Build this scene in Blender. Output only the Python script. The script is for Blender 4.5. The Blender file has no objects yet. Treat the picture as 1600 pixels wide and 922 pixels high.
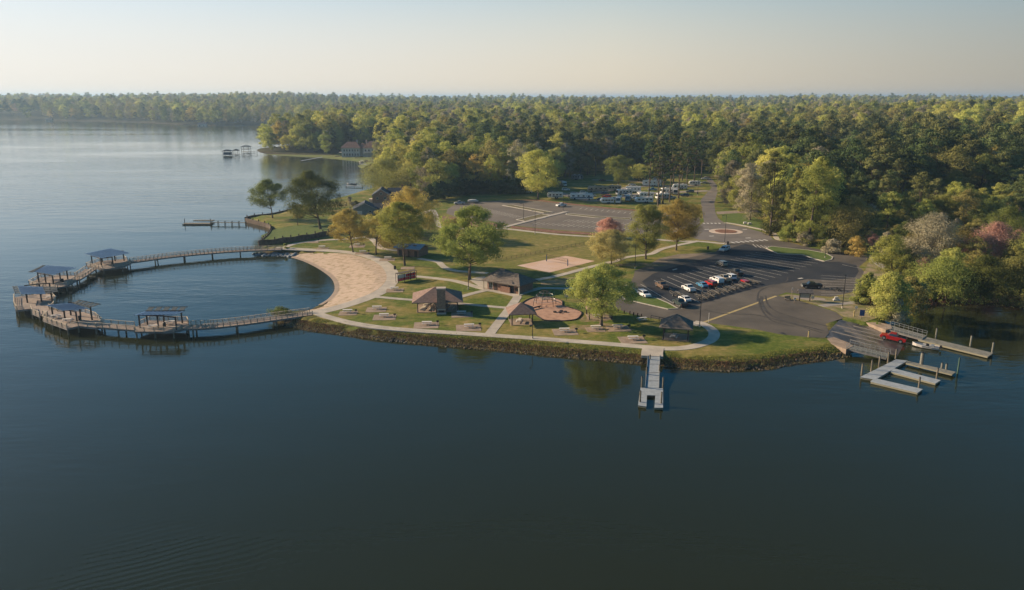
import bpy, bmesh, math, random
import numpy as np
from mathutils import Vector, Matrix
from mathutils.geometry import delaunay_2d_cdt

R = math.radians
scene = bpy.context.scene
col = scene.collection

# ------------------------------------------------------------ camera, world, sun, exposure
CAM_H = 55.0
F = 1200.0
TH = math.atan(309.0 / F)
cd = bpy.data.cameras.new("camera")
cd.sensor_width = 36.0
cd.lens = 27.0
cd.clip_start = 0.5
cd.clip_end = 60000.0
cam = bpy.data.objects.new("camera", cd)
cam.location = (0, 0, CAM_H)
cam.rotation_euler = (R(90) - TH, 0, 0)
col.objects.link(cam)
scene.camera = cam

SUN_EL = 22.0
SUN_VEC = Vector((-0.95 * math.cos(R(SUN_EL)), 0.31 * math.cos(R(SUN_EL)), math.sin(R(SUN_EL))))
world = bpy.data.worlds.new("World")
scene.world = world
world.use_nodes = True
wt = world.node_tree
wt.nodes.clear()
wo = wt.nodes.new("ShaderNodeOutputWorld")
bg = wt.nodes.new("ShaderNodeBackground")
sky = wt.nodes.new("ShaderNodeTexSky")
sky.sky_type = 'NISHITA'
sky.sun_disc = False
sky.sun_elevation = R(SUN_EL)
sky.sun_rotation = math.atan2(SUN_VEC.x, SUN_VEC.y)
sky.altitude = 50
sky.air_density = 0.7
sky.dust_density = 0.8
sky.ozone_density = 1.1
bg.inputs['Strength'].default_value = 0.10
# morning haze low in the sky, brighter towards the sun
tc = wt.nodes.new("ShaderNodeTexCoord")
sep = wt.nodes.new("ShaderNodeSeparateXYZ"); wt.links.new(tc.outputs['Generated'], sep.inputs[0])
def wmath(op, a, b=None, clamp=False):
    n = wt.nodes.new("ShaderNodeMath"); n.operation = op; n.use_clamp = clamp
    for i, q in enumerate((a, b)):
        if q is None: continue
        if isinstance(q, (int, float)): n.inputs[i].default_value = q
        else: wt.links.new(q, n.inputs[i])
    return n.outputs[0]
zz0 = wmath('MAXIMUM', sep.outputs['Z'], 0.0)
veil = wmath('MULTIPLY', wmath('EXPONENT', wmath('MULTIPLY', wmath('POWER', wmath('MULTIPLY', zz0, 1 / 0.17), 3.0), -1.0)), 0.93)
dotp = wt.nodes.new("ShaderNodeVectorMath"); dotp.operation = 'DOT_PRODUCT'; dotp.inputs[1].default_value = (SUN_VEC.x, SUN_VEC.y, 0)
wt.links.new(tc.outputs['Generated'], dotp.inputs[0])
azr = wt.nodes.new("ShaderNodeValToRGB")
K = 1.0 / 0.10
for e, (p, c) in zip([azr.color_ramp.elements[0], azr.color_ramp.elements[1], azr.color_ramp.elements.new(0.5)], [(0.12, (0.12, 0.125, 0.115)), (0.9, (0.92, 0.85, 0.74)), (0.5, (0.77, 0.65, 0.485))]):
    e.position = p; e.color = (*c, 1)
# the ramp runs from the far side (0) to the sun side (1)
wt.links.new(wmath('ADD', wmath('MULTIPLY', dotp.outputs['Value'], 0.45), 0.42, True), azr.inputs[0])
vs_ = wt.nodes.new("ShaderNodeVectorMath"); vs_.operation = 'SCALE'; vs_.inputs['Scale'].default_value = K * 0.665
wt.links.new(azr.outputs[0], vs_.inputs[0])
mxs = wt.nodes.new("ShaderNodeMix"); mxs.data_type = 'RGBA'; mxs.clamp_result = False
hsv = wt.nodes.new("ShaderNodeHueSaturation"); hsv.inputs['Saturation'].default_value = 1.5; hsv.inputs['Hue'].default_value = 0.482; hsv.inputs['Value'].default_value = 0.78
wt.links.new(sky.outputs[0], hsv.inputs['Color'])
vt = wt.nodes.new("ShaderNodeMix"); vt.data_type = 'RGBA'; vt.clamp_result = False
vt.inputs[6].default_value = (1, 1, 1, 1); vt.inputs[7].default_value = (0.74, 1.03, 1.42, 1)
sunny = wmath('MULTIPLY', wmath('ADD', wmath('MULTIPLY', dotp.outputs['Value'], 0.45), 0.42, True), 1.05, True)
wt.links.new(wmath('MULTIPLY', wmath('MULTIPLY', zz0, 1 / 0.13, True), wmath('SUBTRACT', 1.15, sunny, True)), vt.inputs[0])
vm = wt.nodes.new("ShaderNodeVectorMath"); vm.operation = 'MULTIPLY'
wt.links.new(vs_.outputs[0], vm.inputs[0]); wt.links.new(vt.outputs[2], vm.inputs[1])
wt.links.new(veil, mxs.inputs[0]); wt.links.new(hsv.outputs[0], mxs.inputs[6]); wt.links.new(vm.outputs[0], mxs.inputs[7])
wt.links.new(mxs.outputs[2], bg.inputs[0])
wt.links.new(bg.outputs[0], wo.inputs[0])

sl = bpy.data.lights.new("sun", 'SUN')
sl.energy = 5.0
sl.angle = R(0.6)
sl.color = (1.0, 0.79, 0.55)
sun = bpy.data.objects.new("sun", sl)
sun.rotation_euler = SUN_VEC.to_track_quat('Z', 'Y').to_euler()
sun.location = (-300, 100, 200)
col.objects.link(sun)

scene.view_settings.view_transform = 'Standard'
scene.view_settings.look = 'None'
scene.view_settings.gamma = 1.0
scene.view_settings.exposure = 0.68
scene.view_settings.use_curve_mapping = False
scene.render.engine = 'CYCLES'
cy = scene.cycles
cy.use_denoising = True
try:
    cy.denoiser = 'OPENIMAGEDENOISE'
except Exception:
    pass
cy.max_bounces = 5
cy.diffuse_bounces = 2
cy.glossy_bounces = 2
cy.transmission_bounces = 3
cy.transparent_max_bounces = 4
cy.volume_bounces = 0
cy.caustics_reflective = False
cy.caustics_refractive = False

# ------------------------------------------------------------ helpers
G = 1.6            # ground level of the park above the lake
_c, _s = math.cos(TH), math.sin(TH)

def at(px, py, z=G):
    """ground point (real metres) seen at a pixel of the 1600x922 photo, at height z"""
    r = (px - 800.0) / F
    u = (461.0 - py) / F
    dy = _c + u * _s
    dz = -_s + u * _c
    t = (z - CAM_H) / dz
    return Vector((r * t, dy * t, z))

def hgt(p, ytop):
    """height above p of a point that reaches image row ytop"""
    k = (461.0 - ytop) / F
    return CAM_H + p.y * (k * _c - _s) / (_c + k * _s) - p.z

def tag(o, label=None, cat=None, group=None, kind=None):
    if label: o['label'] = label
    if cat: o['category'] = cat
    if group: o['group'] = group
    if kind: o['kind'] = kind
    return o

def empty(name, loc, rz=0.0):
    o = bpy.data.objects.new(name, None)
    o.location = loc
    o.rotation_euler = (0, 0, rz)
    o.empty_display_size = 0.5
    col.objects.link(o)
    return o

def thing(name, label, cat, loc=(0, 0, 0), rz=0.0, group=None):
    return tag(empty(name, loc, rz), label, cat, group)

def copy_tree(o, parent=None, loc=None, rz=None):
    c = o.copy()
    col.objects.link(c)
    c.parent = parent
    for ch in list(o.children):
        copy_tree(ch, c)
    if loc is not None: c.location = loc
    if rz is not None: c.rotation_euler = (0, 0, rz)
    return c

class MB:
    def __init__(s):
        s.v = []; s.f = []
    def add(s, vs, fs):
        n = len(s.v)
        s.v += [tuple(v) for v in vs]
        s.f += [tuple(i + n for i in f) for f in fs]
        return s
    def box(s, cx, cy, cz, sx, sy, sz, rz=0.0):
        """centre x,y ; z is the bottom"""
        ca, sa = math.cos(rz), math.sin(rz)
        vs = []
        for z in (cz, cz + sz):
            for a, b in ((-1, -1), (1, -1), (1, 1), (-1, 1)):
                x, y = a * sx / 2, b * sy / 2
                vs.append((cx + x * ca - y * sa, cy + x * sa + y * ca, z))
        return s.add(vs, [(3, 2, 1, 0), (4, 5, 6, 7), (0, 1, 5, 4), (1, 2, 6, 5), (2, 3, 7, 6), (3, 0, 4, 7)])
    def tube(s, p0, p1, r0, r1=None, n=8):
        r1 = r0 if r1 is None else r1
        p0, p1 = Vector(p0), Vector(p1)
        d = (p1 - p0)
        if d.length < 1e-6: return s
        d.normalize()
        a = d.orthogonal().normalized(); b = d.cross(a)
        vs = []
        for p, r in ((p0, r0), (p1, r1)):
            for i in range(n):
                t = 2 * math.pi * i / n
                vs.append(p + a * (r * math.cos(t)) + b * (r * math.sin(t)))
        fs = [(i, (i + 1) % n, n + (i + 1) % n, n + i) for i in range(n)]
        fs += [tuple(range(n))[::-1], tuple(range(n, 2 * n))]
        return s.add(vs, fs)
    def beam(s, p0, p1, w, h=None):
        h = w if h is None else h
        p0, p1 = Vector(p0), Vector(p1)
        d = p1 - p0
        if d.length < 1e-6: return s
        d.normalize()
        up = Vector((0, 0, 1)) if abs(d.z) < 0.95 else Vector((0, 1, 0))
        a = d.cross(up).normalized() * (w / 2); b = a.cross(d).normalized() * (h / 2)
        vs = []
        for p in (p0, p1):
            vs += [p - a - b, p + a - b, p + a + b, p - a + b]
        return s.add(vs, [(0, 1, 2, 3), (7, 6, 5, 4), (0, 4, 5, 1), (1, 5, 6, 2), (2, 6, 7, 3), (3, 7, 4, 0)])
    def prism(s, pts, z0, z1):
        n = len(pts)
        vs = [(p[0], p[1], z0) for p in pts] + [(p[0], p[1], z1) for p in pts]
        fs = [tuple(range(n))[::-1], tuple(range(n, 2 * n))] + [(i, (i + 1) % n, n + (i + 1) % n, n + i) for i in range(n)]
        return s.add(vs, fs)
    def slab(s, quad, t):
        """thick panel from top corner points, thickness t downwards"""
        n = len(quad)
        q = [Vector(p) for p in quad]
        vs = q + [p - Vector((0, 0, t)) for p in q]
        return s.add(vs, [tuple(range(n)), tuple(range(n, 2 * n))[::-1]] + [(i, n + i, n + (i + 1) % n, (i + 1) % n) for i in range(n)])
    def extr(s, prof, y0, y1, taper=None):
        """profile of (x,z) swept along y; taper(z)->scale of y"""
        n = len(prof)
        g = taper or (lambda z: 1.0)
        vs = [(x, y0 * g(z), z) for x, z in prof] + [(x, y1 * g(z), z) for x, z in prof]
        return s.add(vs, [tuple(range(n)), tuple(range(n, 2 * n))[::-1]] + [(i, n + i, n + (i + 1) % n, (i + 1) % n) for i in range(n)])
    def build(s, name, m, parent=None, smooth=False, loc=None, bevel=0):
        me = bpy.data.meshes.new(name)
        me.from_pydata(s.v, [], s.f)
        bm = bmesh.new(); bm.from_mesh(me)
        bmesh.ops.recalc_face_normals(bm, faces=bm.faces)
        bm.to_mesh(me); bm.free()
        if smooth:
            for p in me.polygons: p.use_smooth = True
        me.materials.append(m)
        o = bpy.data.objects.new(name, me)
        col.objects.link(o)
        if parent is not None: o.parent = parent
        if loc is not None: o.location = loc
        if bevel:
            b = o.modifiers.new("bevel", 'BEVEL'); b.width = bevel; b.segments = 2; b.limit_method = 'ANGLE'
        return o

# ------------------------------------------------------------ materials
MATS = {}
def mat(name, c, rough=0.8, c2=None, scale=1.0, detail=4.0, bump=0.0, bscale=None, metal=0.0, spec=0.25, stretch=(1, 1, 1), lo=0.35, hi=0.65, coord='pos', c3=None):
    if name in MATS: return MATS[name]
    m = bpy.data.materials.new(name); m.use_nodes = True
    nt = m.node_tree; N = nt.nodes; L = nt.links
    b = N["Principled BSDF"]
    b.inputs['Base Color'].default_value = (*c, 1)
    b.inputs['Roughness'].default_value = rough
    b.inputs['Metallic'].default_value = metal
    b.inputs['Specular IOR Level'].default_value = spec
    if c2 is not None or bump:
        if coord == 'pos':
            g = N.new("ShaderNodeNewGeometry"); src = g.outputs['Position']
        else:
            g = N.new("ShaderNodeTexCoord"); src = g.outputs['Object']
        mp = N.new("ShaderNodeMapping"); mp.inputs['Scale'].default_value = stretch
        L.new(src, mp.inputs[0])
    if c2 is not None:
        n = N.new("ShaderNodeTexNoise"); n.inputs['Scale'].default_value = scale; n.inputs['Detail'].default_value = detail
        n.inputs['Roughness'].default_value = 0.6
        L.new(mp.outputs[0], n.inputs['Vector'])
        r = N.new("ShaderNodeValToRGB")
        r.color_ramp.elements[0].position = lo; r.color_ramp.elements[0].color = (*c, 1)
        r.color_ramp.elements[1].position = hi; r.color_ramp.elements[1].color = (*c2, 1)
        if c3 is not None:
            e = r.color_ramp.elements.new((lo + hi) / 2); e.color = (*c3, 1)
        L.new(n.outputs['Fac'], r.inputs[0]); L.new(r.outputs[0], b.inputs['Base Color'])
    if bump:
        n2 = N.new("ShaderNodeTexNoise"); n2.inputs['Scale'].default_value = bscale or scale * 6; n2.inputs['Detail'].default_value = 3
        L.new(mp.outputs[0], n2.inputs['Vector'])
        bp = N.new("ShaderNodeBump"); bp.inputs['Strength'].default_value = bump; bp.inputs['Distance'].default_value = 0.1
        L.new(n2.outputs['Fac'], bp.inputs['Height']); L.new(bp.outputs[0], b.inputs['Normal'])
    MATS[name] = m
    return m

def leaf_mat(name, ca, cb, trans=0.46, var=0.32):
    ca = tuple(v * 2.2 for v in ca); cb = tuple(v * 2.2 for v in cb)
    if name in MATS: return MATS[name]
    m = bpy.data.materials.new(name); m.use_nodes = True
    nt = m.node_tree; N = nt.nodes; L = nt.links; N.clear()
    out = N.new("ShaderNodeOutputMaterial")
    at_ = N.new("ShaderNodeAttribute"); at_.attribute_name = "tint"
    oi = N.new("ShaderNodeObjectInfo")
    mx = N.new("ShaderNodeMix"); mx.data_type = 'RGBA'
    mx.inputs[6].default_value = (*ca, 1); mx.inputs[7].default_value = (*cb, 1)
    L.new(at_.outputs['Fac'], mx.inputs[0])
    hs = N.new("ShaderNodeHueSaturation")
    mr = N.new("ShaderNodeMapRange"); mr.inputs[3].default_value = 1 - var; mr.inputs[4].default_value = 1 + var
    L.new(oi.outputs['Random'], mr.inputs[0])
    mh = N.new("ShaderNodeMath"); mh.operation = 'MULTIPLY_ADD'; mh.inputs[1].default_value = 7.31; mh.inputs[2].default_value = 0.0
    L.new(oi.outputs['Random'], mh.inputs[0])
    fr = N.new("ShaderNodeMath"); fr.operation = 'FRACT'; L.new(mh.outputs[0], fr.inputs[0])
    mr2 = N.new("ShaderNodeMapRange"); mr2.inputs[3].default_value = 0.488; mr2.inputs[4].default_value = 0.512
    L.new(fr.outputs[0], mr2.inputs[0]); L.new(mr2.outputs[0], hs.inputs['Hue'])
    L.new(mr.outputs[0], hs.inputs['Value']); L.new(mx.outputs[2], hs.inputs['Color'])
    d = N.new("ShaderNodeBsdfDiffuse"); t = N.new("ShaderNodeBsdfTranslucent")
    L.new(hs.outputs[0], d.inputs[0]); L.new(hs.outputs[0], t.inputs[0])
    ms = N.new("ShaderNodeMixShader"); ms.inputs[0].default_value = trans
    L.new(d.outputs[0], ms.inputs[1]); L.new(t.outputs[0], ms.inputs[2]); L.new(ms.outputs[0], out.inputs[0])
    MATS[name] = m
    return m

M_wood = mat("weathered_wood", (0.30, 0.24, 0.18), 0.85, (0.20, 0.16, 0.125), 1.3, bump=0.2)
M_deck = mat("deck_boards", (0.36, 0.28, 0.225), 0.85, (0.24, 0.19, 0.16), 0.9)
M_rail = mat("rail_wood", (0.52, 0.43, 0.32), 0.8, (0.36, 0.30, 0.22), 0.7)
M_pile = mat("piling_wood", (0.13, 0.11, 0.085), 0.9, (0.22, 0.19, 0.14), 1.5)
M_fascia = mat("fascia_wood", (0.28, 0.26, 0.25), 0.8, (0.18, 0.165, 0.155), 0.8)
M_bluemetal = mat("blue_grey_metal_roof", (0.08, 0.145, 0.25), 0.4, (0.11, 0.19, 0.31), 0.8, metal=0.1)
M_darkslat = mat("dark_slat_wood", (0.06, 0.075, 0.08), 0.7)
M_concrete = mat("pale_concrete", (0.50, 0.44, 0.36), 0.9, (0.38, 0.335, 0.28), 0.35, bump=0.1)
M_slab = mat("slab_concrete", (0.36, 0.27, 0.20), 0.9, (0.24, 0.18, 0.13), 0.9)
M_curb = mat("kerb_concrete", (0.52, 0.48, 0.40), 0.9, (0.40, 0.36, 0.30), 0.8)
M_asphalt = mat("old_asphalt", (0.070, 0.061, 0.050), 0.85, (0.15, 0.127, 0.10), 0.09, detail=8, bump=0.15, bscale=8, lo=0.3, hi=0.72)
M_asphalt2 = mat("faded_asphalt", (0.125, 0.106, 0.085), 0.88, (0.20, 0.168, 0.132), 0.08, detail=8, lo=0.3, hi=0.72)
M_roadasph = mat("road_asphalt", (0.13, 0.115, 0.105), 0.88, (0.20, 0.175, 0.15), 0.12, detail=8, lo=0.3, hi=0.7)
M_ramp = mat("wet_ramp_concrete", (0.06, 0.052, 0.045), 0.35, (0.18, 0.15, 0.125), 0.22, lo=0.4, hi=0.6, stretch=(1.6, 0.5, 1))
M_white = mat("white_paint", (0.62, 0.60, 0.55), 0.7)
M_line = mat("worn_line_paint", (0.60, 0.56, 0.48), 0.8, (0.30, 0.28, 0.25), 1.2, lo=0.45, hi=0.75)
M_yellow = mat("yellow_paint", (0.50, 0.38, 0.16), 0.8, (0.34, 0.27, 0.13), 0.8)
M_skid = mat("tyre_rubber_mark", (0.048, 0.044, 0.039), 0.8, (0.085, 0.076, 0.066), 1.0)
M_mulch = mat("red_mulch", (0.15, 0.068, 0.042), 0.95, (0.26, 0.14, 0.09), 0.7)
M_playmulch = mat("playground_mulch", (0.46, 0.28, 0.19), 0.95, (0.33, 0.19, 0.13), 0.6, c3=(0.42, 0.25, 0.17))
M_sandcourt = mat("court_sand", (0.60, 0.44, 0.36), 0.95, (0.55, 0.36, 0.24), 0.15, detail=8)
M_shingle = mat("brown_shingles", (0.12, 0.098, 0.08), 0.9, (0.19, 0.155, 0.125), 1.6, bump=0.2)
M_shingle2 = mat("purple_brown_shingles", (0.19, 0.125, 0.10), 0.9, (0.27, 0.185, 0.15), 1.4)
M_brick = mat("red_brick", (0.22, 0.12, 0.085), 0.9, (0.31, 0.18, 0.125), 2.5)
M_brick2 = mat("dark_brick", (0.13, 0.085, 0.06), 0.9, (0.19, 0.13, 0.09), 2.5)
M_stone = mat("chimney_stone", (0.30, 0.21, 0.155), 0.9, (0.19, 0.135, 0.105), 3)
M_capstone = mat("cap_stone", (0.45, 0.38, 0.32), 0.9)
M_black = mat("black_metal", (0.02, 0.02, 0.022), 0.5)
M_darkbrown = mat("dark_brown_paint", (0.05, 0.035, 0.028), 0.6)
M_grey = mat("galvanised_metal", (0.40, 0.41, 0.40), 0.45, metal=0.6)
M_dock = mat("grey_dock_decking", (0.34, 0.37, 0.39), 0.75, (0.26, 0.285, 0.30), 1.4)
M_dockold = mat("old_dock_boards", (0.24, 0.23, 0.19), 0.85, (0.16, 0.155, 0.13), 1.2)
M_float = mat("dock_float", (0.26, 0.24, 0.17), 0.8)
M_glass = mat("dark_glass", (0.02, 0.025, 0.03), 0.12, spec=0.8)
M_tyre = mat("tyre_rubber", (0.018, 0.018, 0.018), 0.9)
M_rim = mat("alloy_rim", (0.45, 0.45, 0.46), 0.3, metal=0.8)
M_lamp = mat("lamp_lens", (0.7, 0.68, 0.6), 0.2)
M_tail = mat("tail_lamp", (0.35, 0.02, 0.015), 0.3)
M_red = mat("life_jacket_red", (0.80, 0.04, 0.04), 0.7)
M_trunk = mat("bark", (0.085, 0.062, 0.046), 0.95, (0.15, 0.115, 0.085), 2.0, bump=0.3)
M_palebark = mat("pale_bark", (0.22, 0.19, 0.155), 0.95, (0.13, 0.11, 0.09), 2.0, bump=0.3)
M_rock = mat("riprap_rock", (0.035, 0.030, 0.024), 0.9, (0.13, 0.11, 0.085), 1.1)
M_rockblue = mat("blue_grey_rock", (0.14, 0.155, 0.175), 0.9, (0.25, 0.27, 0.29), 0.8)
M_offwhite = mat("offwhite_siding", (0.58, 0.54, 0.50), 0.8)
M_cream = mat("cream_siding", (0.52, 0.46, 0.36), 0.8)
M_redroof = mat("terracotta_shingle", (0.26, 0.15, 0.115), 0.9, (0.18, 0.11, 0.09), 0.6)
M_darkroof = mat("slate_shingles", (0.045, 0.05, 0.06), 0.85, (0.075, 0.08, 0.09), 1.0)
M_bulk = mat("bulkhead_timber", (0.07, 0.052, 0.042), 0.95, (0.14, 0.105, 0.08), 0.8)
M_reed = mat("reed", (0.1, 0.07, 0.05), 0.95)

L_deepgreen = leaf_mat("leaves_deep_green", (0.055, 0.070, 0.019), (0.098, 0.108, 0.032))
L_green = leaf_mat("leaves_green", (0.088, 0.102, 0.026), (0.15, 0.158, 0.042))
L_lime = leaf_mat("leaves_lime", (0.16, 0.17, 0.04), (0.25, 0.24, 0.065))
L_yell = leaf_mat("leaves_yellow_green", (0.14, 0.155, 0.04), (0.21, 0.20, 0.06))
L_olive = leaf_mat("leaves_olive", (0.10, 0.095, 0.03), (0.17, 0.15, 0.05))
L_orange = leaf_mat("leaves_orange_brown", (0.16, 0.13, 0.038), (0.25, 0.2, 0.062))
L_amber = leaf_mat("leaves_amber", (0.19, 0.15, 0.042), (0.29, 0.23, 0.066))
L_gold = leaf_mat("blossom_gold", (0.19, 0.168, 0.06), (0.28, 0.25, 0.10))
L_pink = leaf_mat("blossom_pink", (0.19, 0.105, 0.082), (0.27, 0.165, 0.125))
L_bare = leaf_mat("budding_twigs", (0.115, 0.10, 0.064), (0.185, 0.162, 0.108), 0.15)
L_pine = leaf_mat("pine_needles", (0.028, 0.042, 0.016), (0.06, 0.075, 0.026), 0.12)
L_pineb = leaf_mat("pine_needles_olive", (0.05, 0.056, 0.02), (0.085, 0.085, 0.03), 0.12)
L_hedge = leaf_mat("hedge_leaves", (0.02, 0.032, 0.013), (0.045, 0.058, 0.02), 0.1)

# ------------------------------------------------------------ 2d tools
def smooth(pts, n=6, closed=False):
    """Catmull-Rom through 2d/3d points"""
    P = [Vector(p[:2]) for p in pts]
    out = []
    m = len(P)
    rng = range(m) if closed else range(m - 1)
    for i in rng:
        p0 = P[(i - 1) % m] if (closed or i > 0) else P[0] * 2 - P[1]
        p1 = P[i]; p2 = P[(i + 1) % m]
        p3 = P[(i + 2) % m] if (closed or i + 2 < m) else P[-1] * 2 - P[-2]
        for k in range(n):
            t = k / n
            out.append(0.5 * ((2 * p1) + (p2 - p0) * t + (2 * p0 - 5 * p1 + 4 * p2 - p3) * t * t + (3 * p1 - p0 - 3 * p2 + p3) * t ** 3))
    if not closed: out.append(P[-1])
    return out

def pxl(pts, z=G):
    return [at(x, y, z).to_2d() for x, y in pts]

def inside(P, poly):
    """vectorised point in polygon, P (n,2)"""
    P = np.asarray(P, float); poly = np.asarray([tuple(p[:2]) for p in poly], float)
    x, y = P[:, 0], P[:, 1]
    r = np.zeros(len(P), bool)
    j = len(poly) - 1
    for i in range(len(poly)):
        xi, yi = poly[i]; xj, yj = poly[j]
        if yi != yj:
            c = ((yi > y) != (yj > y)) & (x < (xj - xi) * (y - yi) / (yj - yi) + xi)
            r ^= c
        j = i
    return r

def dist_poly(P, poly, closed=True):
    P = np.asarray(P, float); poly = np.asarray([tuple(p[:2]) for p in poly], float)
    best = np.full(len(P), 1e12)
    n = len(poly)
    for i in range(n if closed else n - 1):
        a = poly[i]; b = poly[(i + 1) % n]
        ab = b - a; l2 = float(ab @ ab) or 1e-9
        ap = P - a
        t = np.clip((ap @ ab) / l2, 0, 1)
        d = ap - t[:, None] * ab
        best = np.minimum(best, (d * d).sum(1))
    return np.sqrt(best)

def sheet(name, pts, m, z=0.0, zf=None, step=0, skirt=0.0, kind='structure', parent=None, label=None, cat=None, group=None):
    """flat or draped polygon, exact outline, optional vertical skirt"""
    pts = [Vector(p[:2]) for p in pts]
    n = len(pts)
    verts = list(pts)
    if step:
        xs = [p.x for p in pts]; ys = [p.y for p in pts]
        gx = np.arange(min(xs), max(xs), step); gy = np.arange(min(ys), max(ys), step)
        Q = np.array([(x, y) for x in gx for y in gy])
        if len(Q):
            k = inside(Q, pts)
            Q = Q[k]
            if len(Q):
                Q = Q[dist_poly(Q, pts) > step * 0.4]
            verts += [Vector(q) for q in Q]
    res = delaunay_2d_cdt(verts, [(i, (i + 1) % n) for i in range(n)], [], 1, 1e-4)
    V, _, Fc = res[0], res[1], res[2]
    zz = (lambda x, y: z) if zf is None else zf
    vs = [(v.x, v.y, zz(v.x, v.y)) for v in V]
    fs = [tuple(f) for f in Fc]
    if skirt:
        b = len(vs)
        # outline vertices are found by position
        vs += [(p.x, p.y, zz(p.x, p.y)) for p in pts] + [(p.x, p.y, zz(p.x, p.y) - skirt) for p in pts]
        fs += [(b + i, b + (i + 1) % n, b + n + (i + 1) % n, b + n + i) for i in range(n)]
    me = bpy.data.meshes.new(name)
    me.from_pydata(vs, [], fs)
    bm = bmesh.new(); bm.from_mesh(me)
    bmesh.ops.remove_doubles(bm, verts=bm.verts, dist=0.001)
    bmesh.ops.recalc_face_normals(bm, faces=bm.faces)
    up = sum(f.normal.z * f.calc_area() for f in bm.faces)
    if up < 0: bmesh.ops.reverse_faces(bm, faces=bm.faces)
    bm.to_mesh(me); bm.free()
    me.materials.append(m)
    o = bpy.data.objects.new(name, me); col.objects.link(o)
    if parent is not None: o.parent = parent
    if kind: o['kind'] = kind
    if label: tag(o, label, cat, group)
    return o

def offset_line(P, w):
    """left and right offset of a polyline"""
    L_, R_ = [], []
    for i, p in enumerate(P):
        a = P[max(i - 1, 0)]; b = P[min(i + 1, len(P) - 1)]
        t = (b - a)
        t = t.normalized() if t.length > 1e-6 else Vector((1, 0))
        nrm = Vector((-t.y, t.x))
        ww = w[i] if isinstance(w, (list, tuple)) else w
        L_.append(p + nrm * ww / 2); R_.append(p - nrm * ww / 2)
    return L_, R_

def ribbon_mb(P, w, z, skirt=0.3):
    L_, R_ = offset_line(P, w)
    mb = MB()
    n = len(P)
    vs = []
    for a, b in zip(L_, R_):
        vs += [(a.x, a.y, z), (b.x, b.y, z), (a.x, a.y, z - skirt), (b.x, b.y, z - skirt)]
    fs = []
    for i in range(n - 1):
        k = 4 * i
        fs += [(k, k + 1, k + 5, k + 4), (k, k + 4, k + 6, k + 2), (k + 1, k + 3, k + 7, k + 5)]
    fs += [(0, 2, 3, 1), (4 * n - 4, 4 * n - 3, 4 * n - 1, 4 * n - 2)]
    mb.add(vs, fs)
    return mb

_pz = [0]
def path(name, px, w, m=None, z=None, n=6, skirt=0.25):
    P = smooth(pxl(px), n)
    if z is None:
        _pz[0] += 1
        z = G + 0.030 + 0.004 * _pz[0]
    o = ribbon_mb(P, w, z, skirt).build(name, m or M_concrete)
    o['kind'] = 'structure'
    return o
# ------------------------------------------------------------ shoreline and terrain
shore_px = [(1800, 476), (1600, 479), (1560, 473), (1500, 471), (1440, 480), (1407, 492), (1384, 500), (1396, 512),
            (1416, 524), (1404, 540), (1388, 556), (1345, 550), (1326, 553), (1322, 558), (1290, 563), (1240, 569),
            (1200, 577), (1140, 580), (1090, 578), (1035, 572), (1000, 569), (930, 562), (900, 560), (840, 554),
            (780, 548), (720, 543), (660, 538), (600, 532), (560, 527), (520, 521), (480, 516), (445, 508), (420, 500),
            (424, 493), (450, 490), (480, 484), (500, 477), (516, 467), (526, 453), (523, 438), (510, 426),
            (490, 414), (468, 405), (440, 398), (412, 397), (404, 390), (408, 382), (421, 370), (424, 362), (410, 354),
            (385, 347), (382, 344), (398, 341), (425, 338), (450, 332), (475, 325), (500, 318), (525, 311), (545, 306), (562, 300),
            (580, 296), (586, 284), (584, 270), (574, 256), (560, 251), (520, 247), (470, 243), (430, 241), (404, 238), (399, 234)]
SHORE = pxl(shore_px, 0.0)
yT = SHORE[-1].y
SHORE += [Vector((-262, yT + 60)), Vector((-255, yT + 160)), Vector((-270, 1080)), Vector((-330, 1260)), Vector((-300, 1420)),
          Vector((-420, 1580))]
SHORE += pxl([(440, 195), (400, 195.5), (330, 196), (270, 194.5), (215, 191), (160, 190), (80, 188), (0, 187), (-120, 186)], 0.0)
SHORE += [Vector((-2600, 2300)), Vector((-5200, 3200)), Vector((-24000, 9000)), Vector((-24000, 26000)), Vector((26000, 26000)), Vector((26000, 2000)), Vector((2500, 150))]
beach_px = [(436, 389), (470, 391), (510, 394), (548, 398), (572, 404), (592, 413), (603, 426), (603, 438), (590, 452), (565, 465),
            (535, 476), (508, 484), (490, 486), (476, 492), (440, 500), (455, 488), (480, 478), (505, 470), (514, 460), (512, 446), (498, 432), (478, 420), (455, 410), (430, 405), (420, 396)]
BEACH = smooth(pxl(beach_px), 4, True)
ramp_px = [(1290, 506), (1311, 497), (1350, 503), (1384, 500), (1416, 512), (1440, 530), (1404, 562), (1350, 549), (1312, 536), (1296, 527)]
# ramp runs down along this axis
RA = at(1300, 512).to_2d(); RB = at(1412, 540, 0.0).to_2d()
RDIR = (RB - RA).normalized(); RLEN = (RB - RA).length
RN = Vector((-RDIR.y, RDIR.x))
RW = 17.0
RC = [RA + RN * RW / 2, RA + RDIR * (RLEN + 8) + RN * RW / 2, RA + RDIR * (RLEN + 8) - RN * RW / 2, RA - RN * RW / 2]
def ramp_z(x, y):
    t = (Vector((x, y)) - RA).dot(RDIR)
    return G - 0.004 - max(0, t) * (G / RLEN)

def sstep(a, b, x):
    t = np.clip((x - a) / (b - a), 0, 1)
    return t * t * (3 - 2 * t)

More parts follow.
